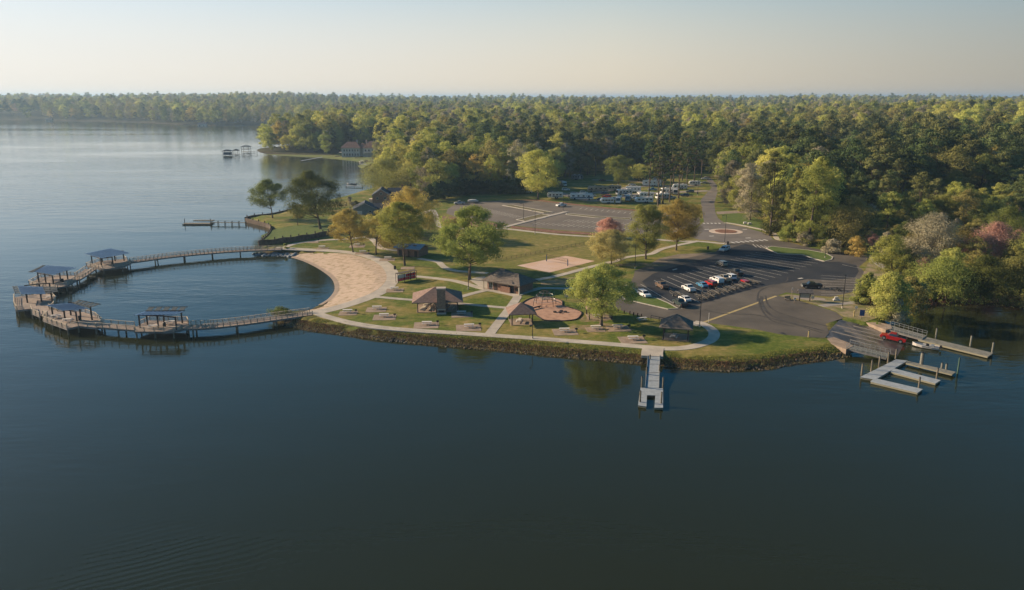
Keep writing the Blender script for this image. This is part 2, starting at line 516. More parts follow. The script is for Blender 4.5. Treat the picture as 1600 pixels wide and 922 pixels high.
def terr(X, Y):
    X = np.asarray(X, float); Y = np.asarray(Y, float)
    P = np.stack([X.ravel(), Y.ravel()], 1)
    near = (P[:, 1] < 3500)
    sd = dist_poly(P, SHORE)
    ins = inside(P, SHORE)
    sd = np.where(ins, sd, -sd)
    x, y = P[:, 0], P[:, 1]
    z = -2.0 + (2.0 + G) * sstep(-4.0, 4.5, sd)
    # beach
    bm_ = inside(P, BEACH)
    zb = np.minimum(G - 0.05, np.clip(sd, -30, 100) * 0.13 + 0.02)
    z = np.where(bm_, zb - 0.12, z)
    # ramp cut
    t = (x - RA.x) * RDIR.x + (y - RA.y) * RDIR.y
    q = np.abs((x - RA.x) * RN.x + (y - RA.y) * RN.y)
    rm = (t > -0.5) & (t < RLEN + 9) & (q < RW / 2 + 0.4)
    z = np.where(rm, np.minimum(z, G - t * G / RLEN - 0.35), z)
    # gentle hills behind
    r = np.hypot(x, y)
    h = 5 * sstep(600, 1500, r) + 5 * sstep(1500, 4000, r)
    n = (np.sin(x * 0.0041 + 1.3) * np.cos(y * 0.0033 + 0.4) + 0.6 * np.sin(x * 0.0093 - y * 0.0067 + 2.1) + 0.5 * np.cos(x * 0.0021 + y * 0.0052)) * 0.5
    h = h + n * (5.0 * sstep(550, 1200, r) + 8.0 * sstep(1400, 2400, r))
    # far left shore is higher
    h = h + 11 * sstep(20, 260, sd) * sstep(-350, -900, x) * sstep(1400, 1700, y)
    # right side bank behind the road
    h = h + 4.0 * sstep(0, 90, (x - 0.30 * y - 40)) * sstep(300, 360, y) * sstep(0, 30, sd)
    h = np.clip(h, 0, 60) * sstep(6, 60, sd)
    z = z + np.where(ins, h, 0)
    return z.reshape(X.shape), sd.reshape(X.shape)

def tz(x, y):
    return float(terr(np.array([x]), np.array([y]))[0][0])

def build_ground():
    rows = list(np.arange(128, 330, 1.6))
    d = rows[-1]
    while d < 21000:
        d *= 1.016
        rows.append(d)
    us = np.linspace(-1.05, 1.05, 330)
    Y = np.repeat(np.array(rows)[:, None], len(us), 1)
    X = Y * us[None, :]
    Z, SD = terr(X, Y)
    nr, nc = X.shape
    V = np.stack([X, Y, Z], 2).reshape(-1, 3)
    idx = np.arange(nr * nc).reshape(nr, nc)
    A = idx[:-1, :-1].ravel(); B = idx[:-1, 1:].ravel(); C_ = idx[1:, 1:].ravel(); D = idx[1:, :-1].ravel()
    FQ = np.stack([A, B, C_, D], 1)
    keep = (SD.ravel()[FQ].max(1) > -14)
    FQ = FQ[keep]
    me = mesh_np("ground", V, FQ)
    me.polygons.foreach_set('use_smooth', np.ones(len(FQ), bool))
    me.materials.append(ground_mat())
    o = bpy.data.objects.new("ground", me); col.objects.link(o)
    o['kind'] = 'structure'
    return o

def mesh_np(name, V, Fq, tint=None):
    V = np.asarray(V, np.float32); Fq = np.asarray(Fq, np.int32)
    me = bpy.data.meshes.new(name)
    k = Fq.shape[1]
    me.vertices.add(len(V)); me.vertices.foreach_set('co', V.ravel())
    me.loops.add(Fq.size); me.loops.foreach_set('vertex_index', Fq.ravel())
    me.polygons.add(len(Fq))
    me.polygons.foreach_set('loop_start', np.arange(0, Fq.size, k, dtype=np.int32))
    me.polygons.foreach_set('loop_total', np.full(len(Fq), k, np.int32))
    if tint is not None:
        a = me.attributes.new('tint', 'FLOAT', 'FACE')
        a.data.foreach_set('value', np.asarray(tint, np.float32))
    me.update(calc_edges=True)
    return me

def ground_mat():
    m = bpy.data.materials.new("park_grass"); m.use_nodes = True
    nt = m.node_tree; N = nt.nodes; L = nt.links
    b = N["Principled BSDF"]; b.inputs['Roughness'].default_value = 0.95; b.inputs['Specular IOR Level'].default_value = 0.1
    g = N.new("ShaderNodeNewGeometry")
    def noise(sc, det=6, rough=0.6, sx=(1, 1, 1)):
        mp = N.new("ShaderNodeMapping"); mp.inputs['Scale'].default_value = sx
        L.new(g.outputs['Position'], mp.inputs[0])
        n = N.new("ShaderNodeTexNoise"); n.inputs['Scale'].default_value = sc; n.inputs['Detail'].default_value = det; n.inputs['Roughness'].default_value = rough
        L.new(mp.outputs[0], n.inputs['Vector']); return n.outputs['Fac']
    def ramp(src, stops):
        r = N.new("ShaderNodeValToRGB")
        while len(r.color_ramp.elements) < len(stops): r.color_ramp.elements.new(0.5)
        for e, (p, c) in zip(r.color_ramp.elements, stops): e.position = p; e.color = (*c, 1)
        L.new(src, r.inputs[0]); return r.outputs[0]
    def mix(fac, a, c):
        x = N.new("ShaderNodeMix"); x.data_type = 'RGBA'
        L.new(fac, x.inputs[0]); L.new(a, x.inputs[6]); L.new(c, x.inputs[7]); return x.outputs[2]
    lush = ramp(noise(0.9, 8, 0.7), [(0.32, (0.055, 0.085, 0.014)), (0.5, (0.105, 0.135, 0.022)), (0.66, (0.17, 0.18, 0.04))])
    dry = ramp(noise(0.5, 8, 0.7), [(0.32, (0.13, 0.13, 0.03)), (0.52, (0.24, 0.195, 0.06)), (0.68, (0.36, 0.25, 0.11))])
    f = ramp(noise(0.06, 9, 0.7, (1, 1.5, 1)), [(0.46, (0, 0, 0)), (0.58, (1, 1, 1))])
    dvf = N.new("ShaderNodeVectorMath"); dvf.operation = 'DISTANCE'; dvf.inputs[1].default_value = (10, 276, 0)
    L.new(g.outputs['Position'], dvf.inputs[0])
    mf = N.new("ShaderNodeMapRange"); mf.inputs[1].default_value = 18; mf.inputs[2].default_value = 46; mf.inputs[3].default_value = 0.75; mf.inputs[4].default_value = 0.0
    L.new(dvf.outputs['Value'], mf.inputs[0])
    ad = N.new("ShaderNodeMath"); ad.operation = 'MAXIMUM'
    L.new(f, ad.inputs[0]); L.new(mf.outputs[0], ad.inputs[1])
    c = mix(ad.outputs[0], lush, dry)
    # woodland floor away from the park
    dv = N.new("ShaderNodeVectorMath"); dv.operation = 'DISTANCE'; dv.inputs[1].default_value = (10, 290, 0)
    L.new(g.outputs['Position'], dv.inputs[0])
    mr = N.new("ShaderNodeMapRange"); mr.inputs[1].default_value = 330; mr.inputs[2].default_value = 420
    L.new(dv.outputs['Value'], mr.inputs[0])
    wood = ramp(noise(0.3, 6), [(0.35, (0.03, 0.034, 0.012)), (0.65, (0.06, 0.055, 0.022))])
    c = mix(mr.outputs[0], c, wood)
    # muddy bank near the water line
    sx = N.new("ShaderNodeSeparateXYZ"); L.new(g.outputs['Position'], sx.inputs[0])
    mz = N.new("ShaderNodeMapRange"); mz.inputs[1].default_value = 0.35; mz.inputs[2].default_value = 1.1
    L.new(sx.outputs['Z'], mz.inputs[0])
    mud = ramp(noise(0.8, 6), [(0.35, (0.035, 0.028, 0.016)), (0.65, (0.085, 0.065, 0.04))])
    c = mix(mz.outputs[0], mud, c)
    L.new(c, b.inputs['Base Color'])
    bp = N.new("ShaderNodeBump"); bp.inputs['Strength'].default_value = 0.35; bp.inputs['Distance'].default_value = 0.15
    L.new(noise(3.0, 4), bp.inputs['Height']); L.new(bp.outputs[0], b.inputs['Normal'])
    return m

def water_mat():
    m = bpy.data.materials.new("lake_water"); m.use_nodes = True
    nt = m.node_tree; N = nt.nodes; L = nt.links
    b = N["Principled BSDF"]
    b.inputs['Base Color'].default_value = (0.020, 0.023, 0.009, 1)
    b.inputs['IOR'].default_value = 1.333
    b.inputs['Roughness'].default_value = 0.06
    b.inputs['Specular Tint'].default_value = (0.2, 0.9, 1.0, 1)
    g = N.new("ShaderNodeNewGeometry")
    def noise(sc, det, sx=(1, 1, 1), rz=0.0):
        mp = N.new("ShaderNodeMapping"); mp.inputs['Scale'].default_value = sx; mp.inputs['Rotation'].default_value = (0, 0, rz)
        L.new(g.outputs['Position'], mp.inputs[0])
        n = N.new("ShaderNodeTexNoise"); n.inputs['Scale'].default_value = sc; n.inputs['Detail'].default_value = det
        L.new(mp.outputs[0], n.inputs['Vector']); return n.outputs['Fac']
    def math_(op, a, c_):
        x = N.new("ShaderNodeMath"); x.operation = op
        for i, q in enumerate((a, c_)):
            if isinstance(q, (int, float)): x.inputs[i].default_value = q
            else: L.new(q, x.inputs[i])
        return x.outputs[0]
    small = noise(0.55, 4, (0.45, 1.5, 1), 0.35)
    big = noise(0.10, 3, (0.5, 1.4, 1), 0.3)
    # local wave trains in the near left corner
    mp = N.new("ShaderNodeMapping"); mp.inputs['Rotation'].default_value = (0, 0, R(-28))
    L.new(g.outputs['Position'], mp.inputs[0])
    wv = N.new("ShaderNodeTexWave"); wv.wave_type = 'BANDS'; wv.bands_direction = 'Y'
    wv.inputs['Scale'].default_value = 0.26; wv.inputs['Distortion'].default_value = 9.0; wv.inputs['Detail'].default_value = 2.0; wv.inputs['Detail Scale'].default_value = 0.25
    L.new(mp.outputs[0], wv.inputs['Vector'])
    dv = N.new("ShaderNodeVectorMath"); dv.operation = 'DISTANCE'; dv.inputs[1].default_value = (-43, 80, 0)
    L.new(g.outputs['Position'], dv.inputs[0])
    mk = N.new("ShaderNodeMapRange"); mk.inputs[1].default_value = 1; mk.inputs[2].default_value = 19; mk.inputs[3].default_value = 1; mk.inputs[4].default_value = 0
    L.new(dv.outputs['Value'], mk.inputs[0])
    wave = math_('MULTIPLY', math_('MULTIPLY', wv.outputs['Fac'], mk.outputs[0]), 0.11)
    # slicks: calmer patches further out on the lake
    sl_ = noise(0.0032, 4, (0.6, 1.9, 1), 0.25)
    mr = N.new("ShaderNodeMapRange"); mr.inputs[1].default_value = 0.44; mr.inputs[2].default_value = 0.58; mr.inputs[3].default_value = 0.25; mr.inputs[4].default_value = 1.0
    L.new(sl_, mr.inputs[0])
    hgt_ = math_('ADD', math_('MULTIPLY', small, 0.55), math_('MULTIPLY', big, 1.3))
    hgt_ = math_('MULTIPLY', hgt_, mr.outputs[0])
    hgt_ = math_('ADD', hgt_, wave)
    bp = N.new("ShaderNodeBump"); bp.inputs['Strength'].default_value = 0.32; bp.inputs['Distance'].default_value = 0.55
    L.new(hgt_, bp.inputs['Height']); L.new(bp.outputs[0], b.inputs['Normal'])
    return m

build_ground()
w = MB(); w.add([(-24000, -1500, 0), (24000, -1500, 0), (24000, 21500, 0), (-24000, 21500, 0)], [(0, 1, 2, 3)])
wo_ = w.build("water", water_mat()); wo_['kind'] = 'structure'

# ------------------------------------------------------------ beach, lots, roads, paths
M_sand = mat("beach_sand", (0.52, 0.385, 0.29), 0.95, (0.30, 0.225, 0.13), 0.6, detail=13, c3=(0.46, 0.35, 0.255), bump=0.5, bscale=1.2, lo=0.36, hi=0.66)
def beach_z(x, y):
    P = np.array([[x, y]])
    sd = dist_poly(P, SHORE)[0] * (1 if inside(P, SHORE)[0] else -1)
    return min(G + 0.022, max(-30, sd) * 0.13 + 0.05)
sheet("beach", BEACH, M_sand, zf=beach_z, step=2.5)
# wet rim of the beach
wet = smooth(pxl([(440, 398.3), (468, 405), (490, 414), (510, 426), (523, 438), (526, 453), (516, 467), (500, 477)], 0.0), 6)
L_, R_ = offset_line(wet, 1.3)
mb = MB(); vs = []
for a, b_ in zip(L_, R_):
    vs += [(a.x, a.y, beach_z(a.x, a.y) + 0.04), (b_.x, b_.y, beach_z(b_.x, b_.y) + 0.04)]
mb.add(vs, [(2 * i, 2 * i + 1, 2 * i + 3, 2 * i + 2) for i in range(len(L_) - 1)])
o = mb.build("wet_sand", mat("wet_sand", (0.38, 0.28, 0.20), 0.5, (0.30, 0.23, 0.165), 0.6)); o['kind'] = 'structure'

lot = pxl([(962, 470), (972, 456), (984, 444), (990, 432), (992, 423), (1012, 415), (1044, 409), (1082, 401), (1118, 394), (1124, 388),
           (1136, 381), (1160, 378), (1207, 374), (1235, 379), (1270, 388), (1305, 393), (1340, 396), (1358, 402), (1353, 408), (1342, 417),
           (1350, 424), (1346, 435), (1352, 444), (1330, 457), (1298, 464), (1262, 461), (1228, 457), (1215, 462), (1250, 470), (1280, 479),
           (1307, 488), (1318, 497), (1290, 506), (1296, 520), (1289, 528), (1263, 527), (1217, 522), (1180, 514.5), (1103, 504), (1068, 503),
           (1051, 502), (1015, 497), (985, 490), (962, 482)])
sheet("parking_lot_lower", lot, M_asphalt, z=G + 0.004, skirt=0)
sheet("parking_lot_dark_seal", pxl([(1003, 440), (1020, 428), (1050, 418), (1085, 409), (1115, 400), (1140, 388), (1165, 381), (1195, 389), (1215, 397), (1255, 399), (1285, 409.5), (1310, 409), (1338, 414), (1342, 424), (1336, 434), (1300, 438), (1262, 436), (1235, 441), (1205, 445), (1175, 452), (1135, 463), (1098, 474), (1080, 480), (1062, 480), (1046, 471), (1020, 458)]),
      mat("dark_sealed_asphalt", (0.022, 0.025, 0.030), 0.8, (0.042, 0.043, 0.046), 0.12, detail=8), z=G + 0.007)
road = pxl([(1137, 380.5), (1118, 377), (1092, 374.5), (1081, 370.5), (1078, 364), (1086, 358), (1100, 347), (1098, 336), (1096, 325), (1095, 312), (1108, 298), (1112, 293),
            (1106, 284), (1100, 276), (1108, 276), (1116, 284), (1121, 291), (1121, 300), (1116, 318), (1118, 333), (1122, 341), (1133, 349), (1165, 355.5), (1192, 363.5), (1205, 370), (1208, 374.2), (1160, 378.3)])
sheet("entrance_road", road, M_roadasph, z=G + 0.008)
sheet("side_road", pxl([(1119, 331), (1150, 329), (1185, 328), (1185, 331.5), (1150, 333), (1121, 335)]), mat("pale_gravel_road", (0.30, 0.24, 0.19), 0.95, (0.22, 0.18, 0.14), 0.3), z=G + 0.012)
# campground loop roads
M_gravel = mat("camp_gravel", (0.33, 0.28, 0.23), 0.95, (0.24, 0.20, 0.165), 0.3)
path("campground_road", [(1108, 298), (1085, 299), (1060, 300), (1020, 302), (985, 305), (950, 311), (920, 313), (880, 303), (862, 300)], 7.0, M_gravel, z=G + 0.014)
path("campground_road_spur", [(1098, 290), (1070, 290.5), (1030, 291), (990, 292), (950, 298), (920, 302), (890, 300)], 6.0, M_gravel, z=G + 0.018)
path("campground_road_rear", [(1030, 291), (1000, 284), (960, 282), (925, 281)], 5.0, M_gravel, z=G + 0.022)
upper = pxl([(697, 333), (700, 326), (715, 318), (760, 314.5), (792, 313), (840, 314), (890, 320), (960, 327), (1010, 331), (1050, 333), (1093, 340), (1094, 350), (1080, 358),
             (1045, 365), (1000, 366.5), (925, 363), (870, 359), (820, 354), (795, 351), (770, 346), (735, 341), (710, 338)])
sheet("parking_lot_upper", upper, M_asphalt2, z=G + 0.004)
# mulch beds with kerbs
def bed(name, px, m=M_mulch, h=0.13):
    P = pxl(px)
    return sheet(name, P, m, z=G + h, skirt=h + 0.1)
bed("mulch_bed_front", [(798, 353.3), (822, 355.5), (870, 360.5), (925, 364.5), (990, 367.8), (990, 370), (925, 367.3), (870, 364.6), (830, 360.5), (800, 356.6)])
bed("mulch_bed_left", [(688, 348), (692, 338), (712, 340), (735, 343.5), (770, 348.5), (788, 352.5), (780, 355.5), (720, 356), (696, 354)])
bed("mulch_bed_far", [(792, 312.6), (840, 312.2), (890, 318), (960, 325.4), (1010, 329), (1010, 330.8), (960, 326.9), (890, 319.8), (840, 313.8), (792, 312.9)])
def kerbed(name, px, w=0.6):
    P = pxl(px)
    ribbon_o = ribbon_mb(P + [P[0]], w, G + 0.17, 0.3).build(name + "_kerb", M_curb); ribbon_o['kind'] = 'structure'
kerbed("median_strip", [(785, 321), (800, 320.5), (864, 332), (850, 333)])
bed("median_mulch", [(787, 321), (800, 320.7), (862, 332), (851, 332.8)], mat("bed_soil", (0.13, 0.10, 0.06), 0.95, (0.17, 0.15, 0.06), 0.5))
kerbed("median_strip_right", [(886, 333.5), (930, 338), (985, 341), (985, 343.5), (930, 340.5), (884, 335.5)])
bed("median_mulch_right", [(887, 333.7), (930, 338.2), (984, 341.2), (984, 343.3), (930, 340.3), (886, 335.5)], MATS["bed_soil"])
kerbed("island_left", [(807, 343.5), (823, 346.5), (850, 341), (862, 336.5), (845, 334.5)])
bed("island_mulch", [(809, 343.3), (823, 346), (848, 341), (859, 336.6), (845, 335)], MATS["bed_soil"])
path("lot_walkway", [(788, 355.5), (809, 350), (823, 346.5), (855, 338.5), (886, 331)], 2.2, M_concrete, z=G + 0.19, n=2, skirt=0.3)
# upper lot stall lines
lm = MB()
A = at(832, 350.5).to_2d(); B = at(985, 360.5).to_2d()
A2 = at(850, 343.0).to_2d(); B2 = at(1000, 352.5).to_2d()
def stripe(lm, a, b, w, z):
    d = (b - a).normalized(); n = Vector((-d.y, d.x)) * w / 2
    lm.add([(p.x, p.y, z) for p in (a + n, a - n, b - n, b + n)], [(0, 1, 2, 3)])
for i in range(20):
    t = i / 19
    p = A.lerp(B, t); q = p + (A2 - A).normalized() * 5.5 + Vector((1.4, 0))
    stripe(lm, p, q, 0.24, G + 0.012)
    if 2 < i < 19:
        q2 = p + (A2 - A).normalized() * 17 + Vector((4.3, 0)); p2 = p + (A2 - A).normalized() * 11.5 + Vector((2.9, 0))
        stripe(lm, p2, q2, 0.24, G + 0.012)
for i in range(16):
    t = i / 15
    p = at(740, 326).to_2d().lerp(at(800, 340).to_2d(), t); stripe(lm, p, p + Vector((4.5, 4.0)), 0.24, G + 0.012)
for i in range(14):
    p = at(905, 327).to_2d().lerp(at(1020, 338).to_2d(), i / 13); stripe(lm, p, p + Vector((2.0, 5.2)), 0.24, G + 0.012)
o = lm.build("stall_lines_upper", M_line); o['kind'] = 'structure'
# lower lot stall lines
lm = MB()
S0 = at(1001, 444).to_2d(); S1 = at(1180, 394.5).to_2d(); E0 = at(1066, 482).to_2d(); E1 = at(1286, 408.5).to_2d()
NST = 20
STALL = []
for i in range(NST + 1):
    a = S0.lerp(S1, i / NST); b_ = E0.lerp(E1, i / NST)
    STALL.append((a, b_))
    if i == 1: continue
    stripe(lm, a, b_, 0.16, G + 0.010)
for k in range(8):
    p = at(1283, 430 + k * 4.4).to_2d(); q = at(1338, 434.5 + k * 3.6).to_2d()
    stripe(lm, p, q, 0.15, G + 0.010)
for k in range(6):
    p = at(1176 + k * 6, 381.5 + k * 0.9).to_2d(); stripe(lm, p, at(1182 + k * 7, 386.5 + k * 0.7).to_2d(), 0.3, G + 0.010)
for k in range(7):
    p = at(1316 + k * 5, 413.5 + k * 1.0).to_2d(); stripe(lm, p, p + Vector((1.8, -3.2)), 0.25, G + 0.010)
stripe(lm, at(1051, 422).to_2d(), at(1058, 420).to_2d(), 0.7, G + 0.010)
stripe(lm, at(1247, 435.5).to_2d(), at(1254, 434.5).to_2d(), 0.8, G + 0.010)
o = lm.build("stall_lines_lower", M_line); o['kind'] = 'structure'
lm = MB()
def bars(lm, p, q, n, wd, ln, z):
    p, q = at(*p).to_2d(), at(*q).to_2d()
    d = (q - p).normalized(); nn = Vector((-d.y, d.x))
    for i in range(n):
        c = p.lerp(q, i / (n - 1)); stripe(lm, c - nn * ln / 2, c + nn * ln / 2, wd, z)
bars(lm, (1145, 379), (1196, 375), 8, 0.9, 2.6, G + 0.014)
bars(lm, (1100, 349), (1124, 349), 5, 0.8, 2.2, G + 0.014)
for p in ((1101, 358.5), (1160, 358.5), (1165, 372), (1108, 369)):
    a = at(*p).to_2d(); stripe(lm, a, a + Vector((2.0, 0.3)), 0.9, G + 0.014)
stripe(lm, at(985, 468.5).to_2d(), at(990, 469).to_2d(), 0.7, G + 0.014)
o = lm.build("crosswalk_markings", M_white); o['kind'] = 'structure'
lm = MB(); stripe(lm, at(1096, 505).to_2d(), at(1213, 462.5).to_2d(), 0.75, G + 0.018)
o = lm.build("yellow_lane_line", M_yellow); o['kind'] = 'structure'
# tyre marks
skids = [[(1183, 470), (1187, 455), (1205, 447), (1228, 440), (1231, 433)], [(1190, 463), (1192, 478), (1206, 493), (1238, 505), (1275, 514), (1320, 528)],
         [(1196, 462), (1200, 476), (1216, 488), (1250, 499), (1300, 512), (1350, 528)], [(1180, 492), (1210, 499), (1245, 508), (1290, 522)],
         [(1186, 466), (1188, 480), (1200, 497), (1216, 505), (1240, 510)], [(1100, 484), (1130, 490), (1180, 492), (1220, 502)], [(1202, 463), (1212, 480), (1240, 492), (1288, 504)]]
for i, s_ in enumerate(skids[:6]):
    P = smooth(pxl(s_), 8)
    P = [p for p in P if (p - RA).dot(RDIR) < -0.5] 
    if len(P) < 3: continue
    L1, R1 = offset_line(P, 0.45 if i != 1 else 0.8)
    mb = MB(); z = G + 0.022 + 0.004 * i
    mb.add([(p.x, p.y, z) for ab in zip(L1, R1) for p in ab], [(2 * j, 2 * j + 1, 2 * j + 3, 2 * j + 2) for j in range(len(L1) - 1)])
    o = mb.build("tyre_mark", M_skid); o['kind'] = 'structure'
# islands of grass in the lot
M_lawn = mat("island_lawn", (0.07, 0.115, 0.018), 0.95, (0.12, 0.15, 0.03), 0.7)
def island(name, px, kerb=True, m=M_lawn):
    P = pxl(px)
    if kerb:
        ribbon_mb(P + [P[0]], 0.4, G + 0.16, 0.3).build(name + "_kerb", M_curb)['kind'] = 'structure'
    sheet(name, P, m, z=G + 0.13, skirt=0.2)
island("grass_island_near", [(962, 452), (980, 446), (992, 452), (1000, 462), (1026, 466.5), (1044, 474), (1059, 482.5), (1044, 483.5), (1002, 474), (975, 467)])
island("grass_island_far", [(1197, 388), (1206, 385.5), (1235, 388.5), (1262, 391), (1290, 396), (1301, 402), (1299, 406), (1288, 408.5), (1270, 404), (1255, 398.5), (1215, 396.5)])
kiosk_isl = pxl([(1219, 462.5), (1232, 459.5), (1262, 463), (1298, 466.5), (1330, 459), (1350, 452), (1385, 462), (1384, 492), (1352, 503), (1318, 494.5), (1305, 486), (1280, 477), (1250, 468.5)])
sheet("kiosk_verge", kiosk_isl, mat("thin_verge", (0.12, 0.13, 0.03), 0.95, (0.30, 0.23, 0.15), 0.35, detail=8), z=G + 0.028, skirt=0.1)
sheet("kiosk_gravel", pxl([(1240, 461.5), (1262, 464.5), (1288, 466), (1290, 470), (1262, 469), (1240, 465.5)]), M_gravel, z=G + 0.034)
sheet("verge_strip_right", pxl([(1350, 424), (1356, 412), (1366, 403), (1378, 412), (1396, 428), (1400, 436), (1375, 440), (1352, 444), (1346, 435)]), MATS["thin_verge"], z=G + 0.012)
path("footpath_by_road_end", [(1364, 400), (1369, 408), (1378, 416), (1395, 424), (1412, 430)], 2.6, mat("grey_path", (0.30, 0.27, 0.24), 0.9), z=G + 0.05)
path("path_to_kiosk", [(1283, 478.5), (1300, 476), (1325, 474), (1352, 470)], 2.2, MATS["grey_path"], z=G + 0.055)
sheet("worn_ground", pxl([(845, 440), (870, 436), (905, 432), (925, 436), (905, 444), (870, 447), (845, 446)]), mat("worn_soil", (0.36, 0.25, 0.15), 0.95, (0.17, 0.15, 0.05), 0.25, detail=8), z=G + 0.01)
for i_, (c_, a_, b_) in enumerate((((946, 512), 7.5, 3.6), ((924, 499), 4.5, 2.6), ((735, 441), 3.0, 2.0), ((1000, 414), 8.0, 3.0), ((556, 397), 4.0, 2.4))):
    q_ = at(*c_); rw_ = random.Random(i_ + 3)
    sheet("bare_soil", smooth([Vector((q_.x + a_ * math.cos(t_ * 0.5236) * (0.6 + 0.6 * rw_.random()), q_.y + b_ * math.sin(t_ * 0.5236) * (0.6 + 0.6 * rw_.random()))) for t_ in range(12)], 3, True),
          mat("bare_soil", (0.27, 0.19, 0.11), 0.95, (0.13, 0.13, 0.035), 0.8, detail=10, lo=0.4, hi=0.6), z=G + 0.007)
sheet("lot_apron_worn", pxl([(1012, 414.8), (1030, 404), (1060, 397), (1090, 396), (1118, 393.6), (1082, 401.2), (1044, 409)]), mat("dusty_apron", (0.24, 0.19, 0.14), 0.95, (0.17, 0.14, 0.10), 0.3), z=G + 0.006)
sheet("grass_by_bench", pxl([(1150, 332), (1128, 337), (1128, 345), (1140, 350), (1165, 352), (1192, 358), (1205, 365), (1205, 352), (1180, 340)]), M_lawn, z=G + 0.008)
# roundabout
rc = at(1134, 361.8); 
circ = lambda c, r, n=48: [Vector((c.x + r * math.cos(2 * math.pi * i / n), c.y + r * math.sin(2 * math.pi * i / n))) for i in range(n)]
sheet("roundabout_apron", circ(rc, 6.7), mat("apron_concrete", (0.58, 0.47, 0.38), 0.9, (0.5, 0.40, 0.32), 0.5), z=G + 0.08, skirt=0.2)
sheet("roundabout_bed", circ(rc, 4.4), M_mulch, z=G + 0.20, skirt=0.2)
# ramp
o = sheet("boat_ramp", RC, M_ramp, zf=ramp_z, step=3.0, skirt=0.3)
rl = MB()
for off, a0 in ((-2.9, 0.0), (2.9, 0.0), (0.0, 0.15), (5.8, 0.2), (-5.8, 0.3)):
    a = RA + RDIR * (RLEN * a0 + 0.5) + RN * off; b_ = RA + RDIR * RLEN * (0.72 + 0.05 * off / 3) + RN * off
    n = RN * 0.42
    rl.add([(p.x, p.y, ramp_z(p.x, p.y) + 0.014) for p in (a + n, a - n, b_ - n, b_ + n)], [(0, 1, 2, 3)])
rl.build("ramp_dry_joint_lines", mat("ramp_dry_concrete", (0.30, 0.25, 0.20), 0.9, (0.22, 0.185, 0.15), 0.6))['kind'] = 'structure'

# footpaths
path("promenade", [(430, 387.5), (450, 388.5), (480, 390), (520, 392), (555, 396), (585, 403.5), (605, 415.5), (614, 430), (611, 442), (596, 455.5), (570, 467), (540, 477), (510, 485), (484, 489)], 3.9)
path("footpath_upper_left", [(446, 386), (460, 381), (480, 378), (510, 375), (544, 373.5), (572, 370.5), (584, 376), (590, 383), (597, 388.5), (621, 391.5)], 2.4)
path("footpath_behind_trees", [(588, 368), (620, 352), (650, 340), (674, 328), (681, 337), (683, 346), (688, 354), (705, 357.5), (740, 357), (778, 357), (800, 358.5), (830, 362), (880, 367), (930, 370), (975, 371.5), (1020, 374), (1060, 377), (1096, 377.5), (1137, 381.5)], 2.4)
path("footpath_restroom", [(654, 404), (683, 409), (690, 414), (697, 419), (712, 423), (733, 425), (762, 427)], 2.2)
path("footpath_central", [(640, 431), (650, 432), (671, 434), (704, 438), (723, 442), (740, 447), (762, 453)], 2.4)
path("footpath_pavilion", [(712, 466), (730, 461), (743, 457.5), (760, 453.5)], 2.0)
path("footpath_from_promenade", [(585, 464), (600, 465), (615, 466.5), (646, 469), (655, 470)], 1.8)
path("footpath_pavilion_east", [(712, 474), (740, 476.5), (766, 479), (795, 481.5)], 1.8)
path("footpath_diagonal", [(764, 523.5), (783, 499), (797, 481), (806, 468), (808, 463), (800, 460), (783, 457), (764, 452)], 2.4, n=3)
path("footpath_shore", [(494, 488), (502, 492), (514, 496), (543, 503.5), (577, 509.5), (605, 513), (648, 516.5), (720, 521), (764, 524), (831, 528.5), (917, 535), (979, 540), (1015, 543), (1046, 545), (1075, 543), (1096, 538), (1111, 531), (1116, 523), (1113, 516), (1105, 510), (1094, 505), (1085, 503.5)], 2.6)
path("footpath_east", [(838, 437.5), (867, 432), (889, 426.5), (920, 418), (948, 411), (960, 408.5), (975, 403), (994, 400), (1017, 397), (1032, 390), (1051, 385), (1075, 380), (1092, 376.5)], 2.2)
path("footpath_playground", [(804, 463.5), (818, 458), (831, 454), (848, 450.5), (883, 451), (900, 450.5)], 2.0)
path("footpath_by_roundabout", [(1133, 348), (1150, 350.5), (1165, 353.5), (1191, 359), (1209, 365), (1214, 373), (1222, 375.5)], 2.0)
sheet("paved_plaza", pxl([(733, 437), (745, 433), (757, 432), (764, 437), (770, 449), (806, 461), (800, 463), (777, 457), (760, 455)]), M_concrete, z=G + 0.026)
sheet("path_apron", pxl([(1064, 502), (1103, 503.5), (1098, 508), (1088, 509.5), (1078, 507)]), M_concrete, z=G + 0.028)
path("dock_landing", [(1021, 543), (1019, 551), (1019, 557)], 4.6, z=G + 0.12, n=2, skirt=0.6)
sheet("volleyball_sand", pxl([(808, 415), (884, 399.8), (929, 408), (858, 426)]), M_sandcourt, z=G + 0.016)
play = smooth(pxl([(799, 487), (812, 477), (826, 468), (846, 464), (868, 467), (878, 471), (880, 478), (893, 482), (908, 488), (906, 495), (898, 500), (876, 502), (852, 501), (842, 496), (830, 489), (815, 489)]), 5, True)
sheet("playground_surface", play, M_playmulch, z=G + 0.05)
o = ribbon_mb(play + [play[0]], 0.22, G + 0.22, 0.3).build("playground_edging", M_darkbrown); o['kind'] = 'structure'
lawn_back = pxl([(410, 370), (430, 352), (470, 345), (520, 345), (520, 365), (430, 375)])
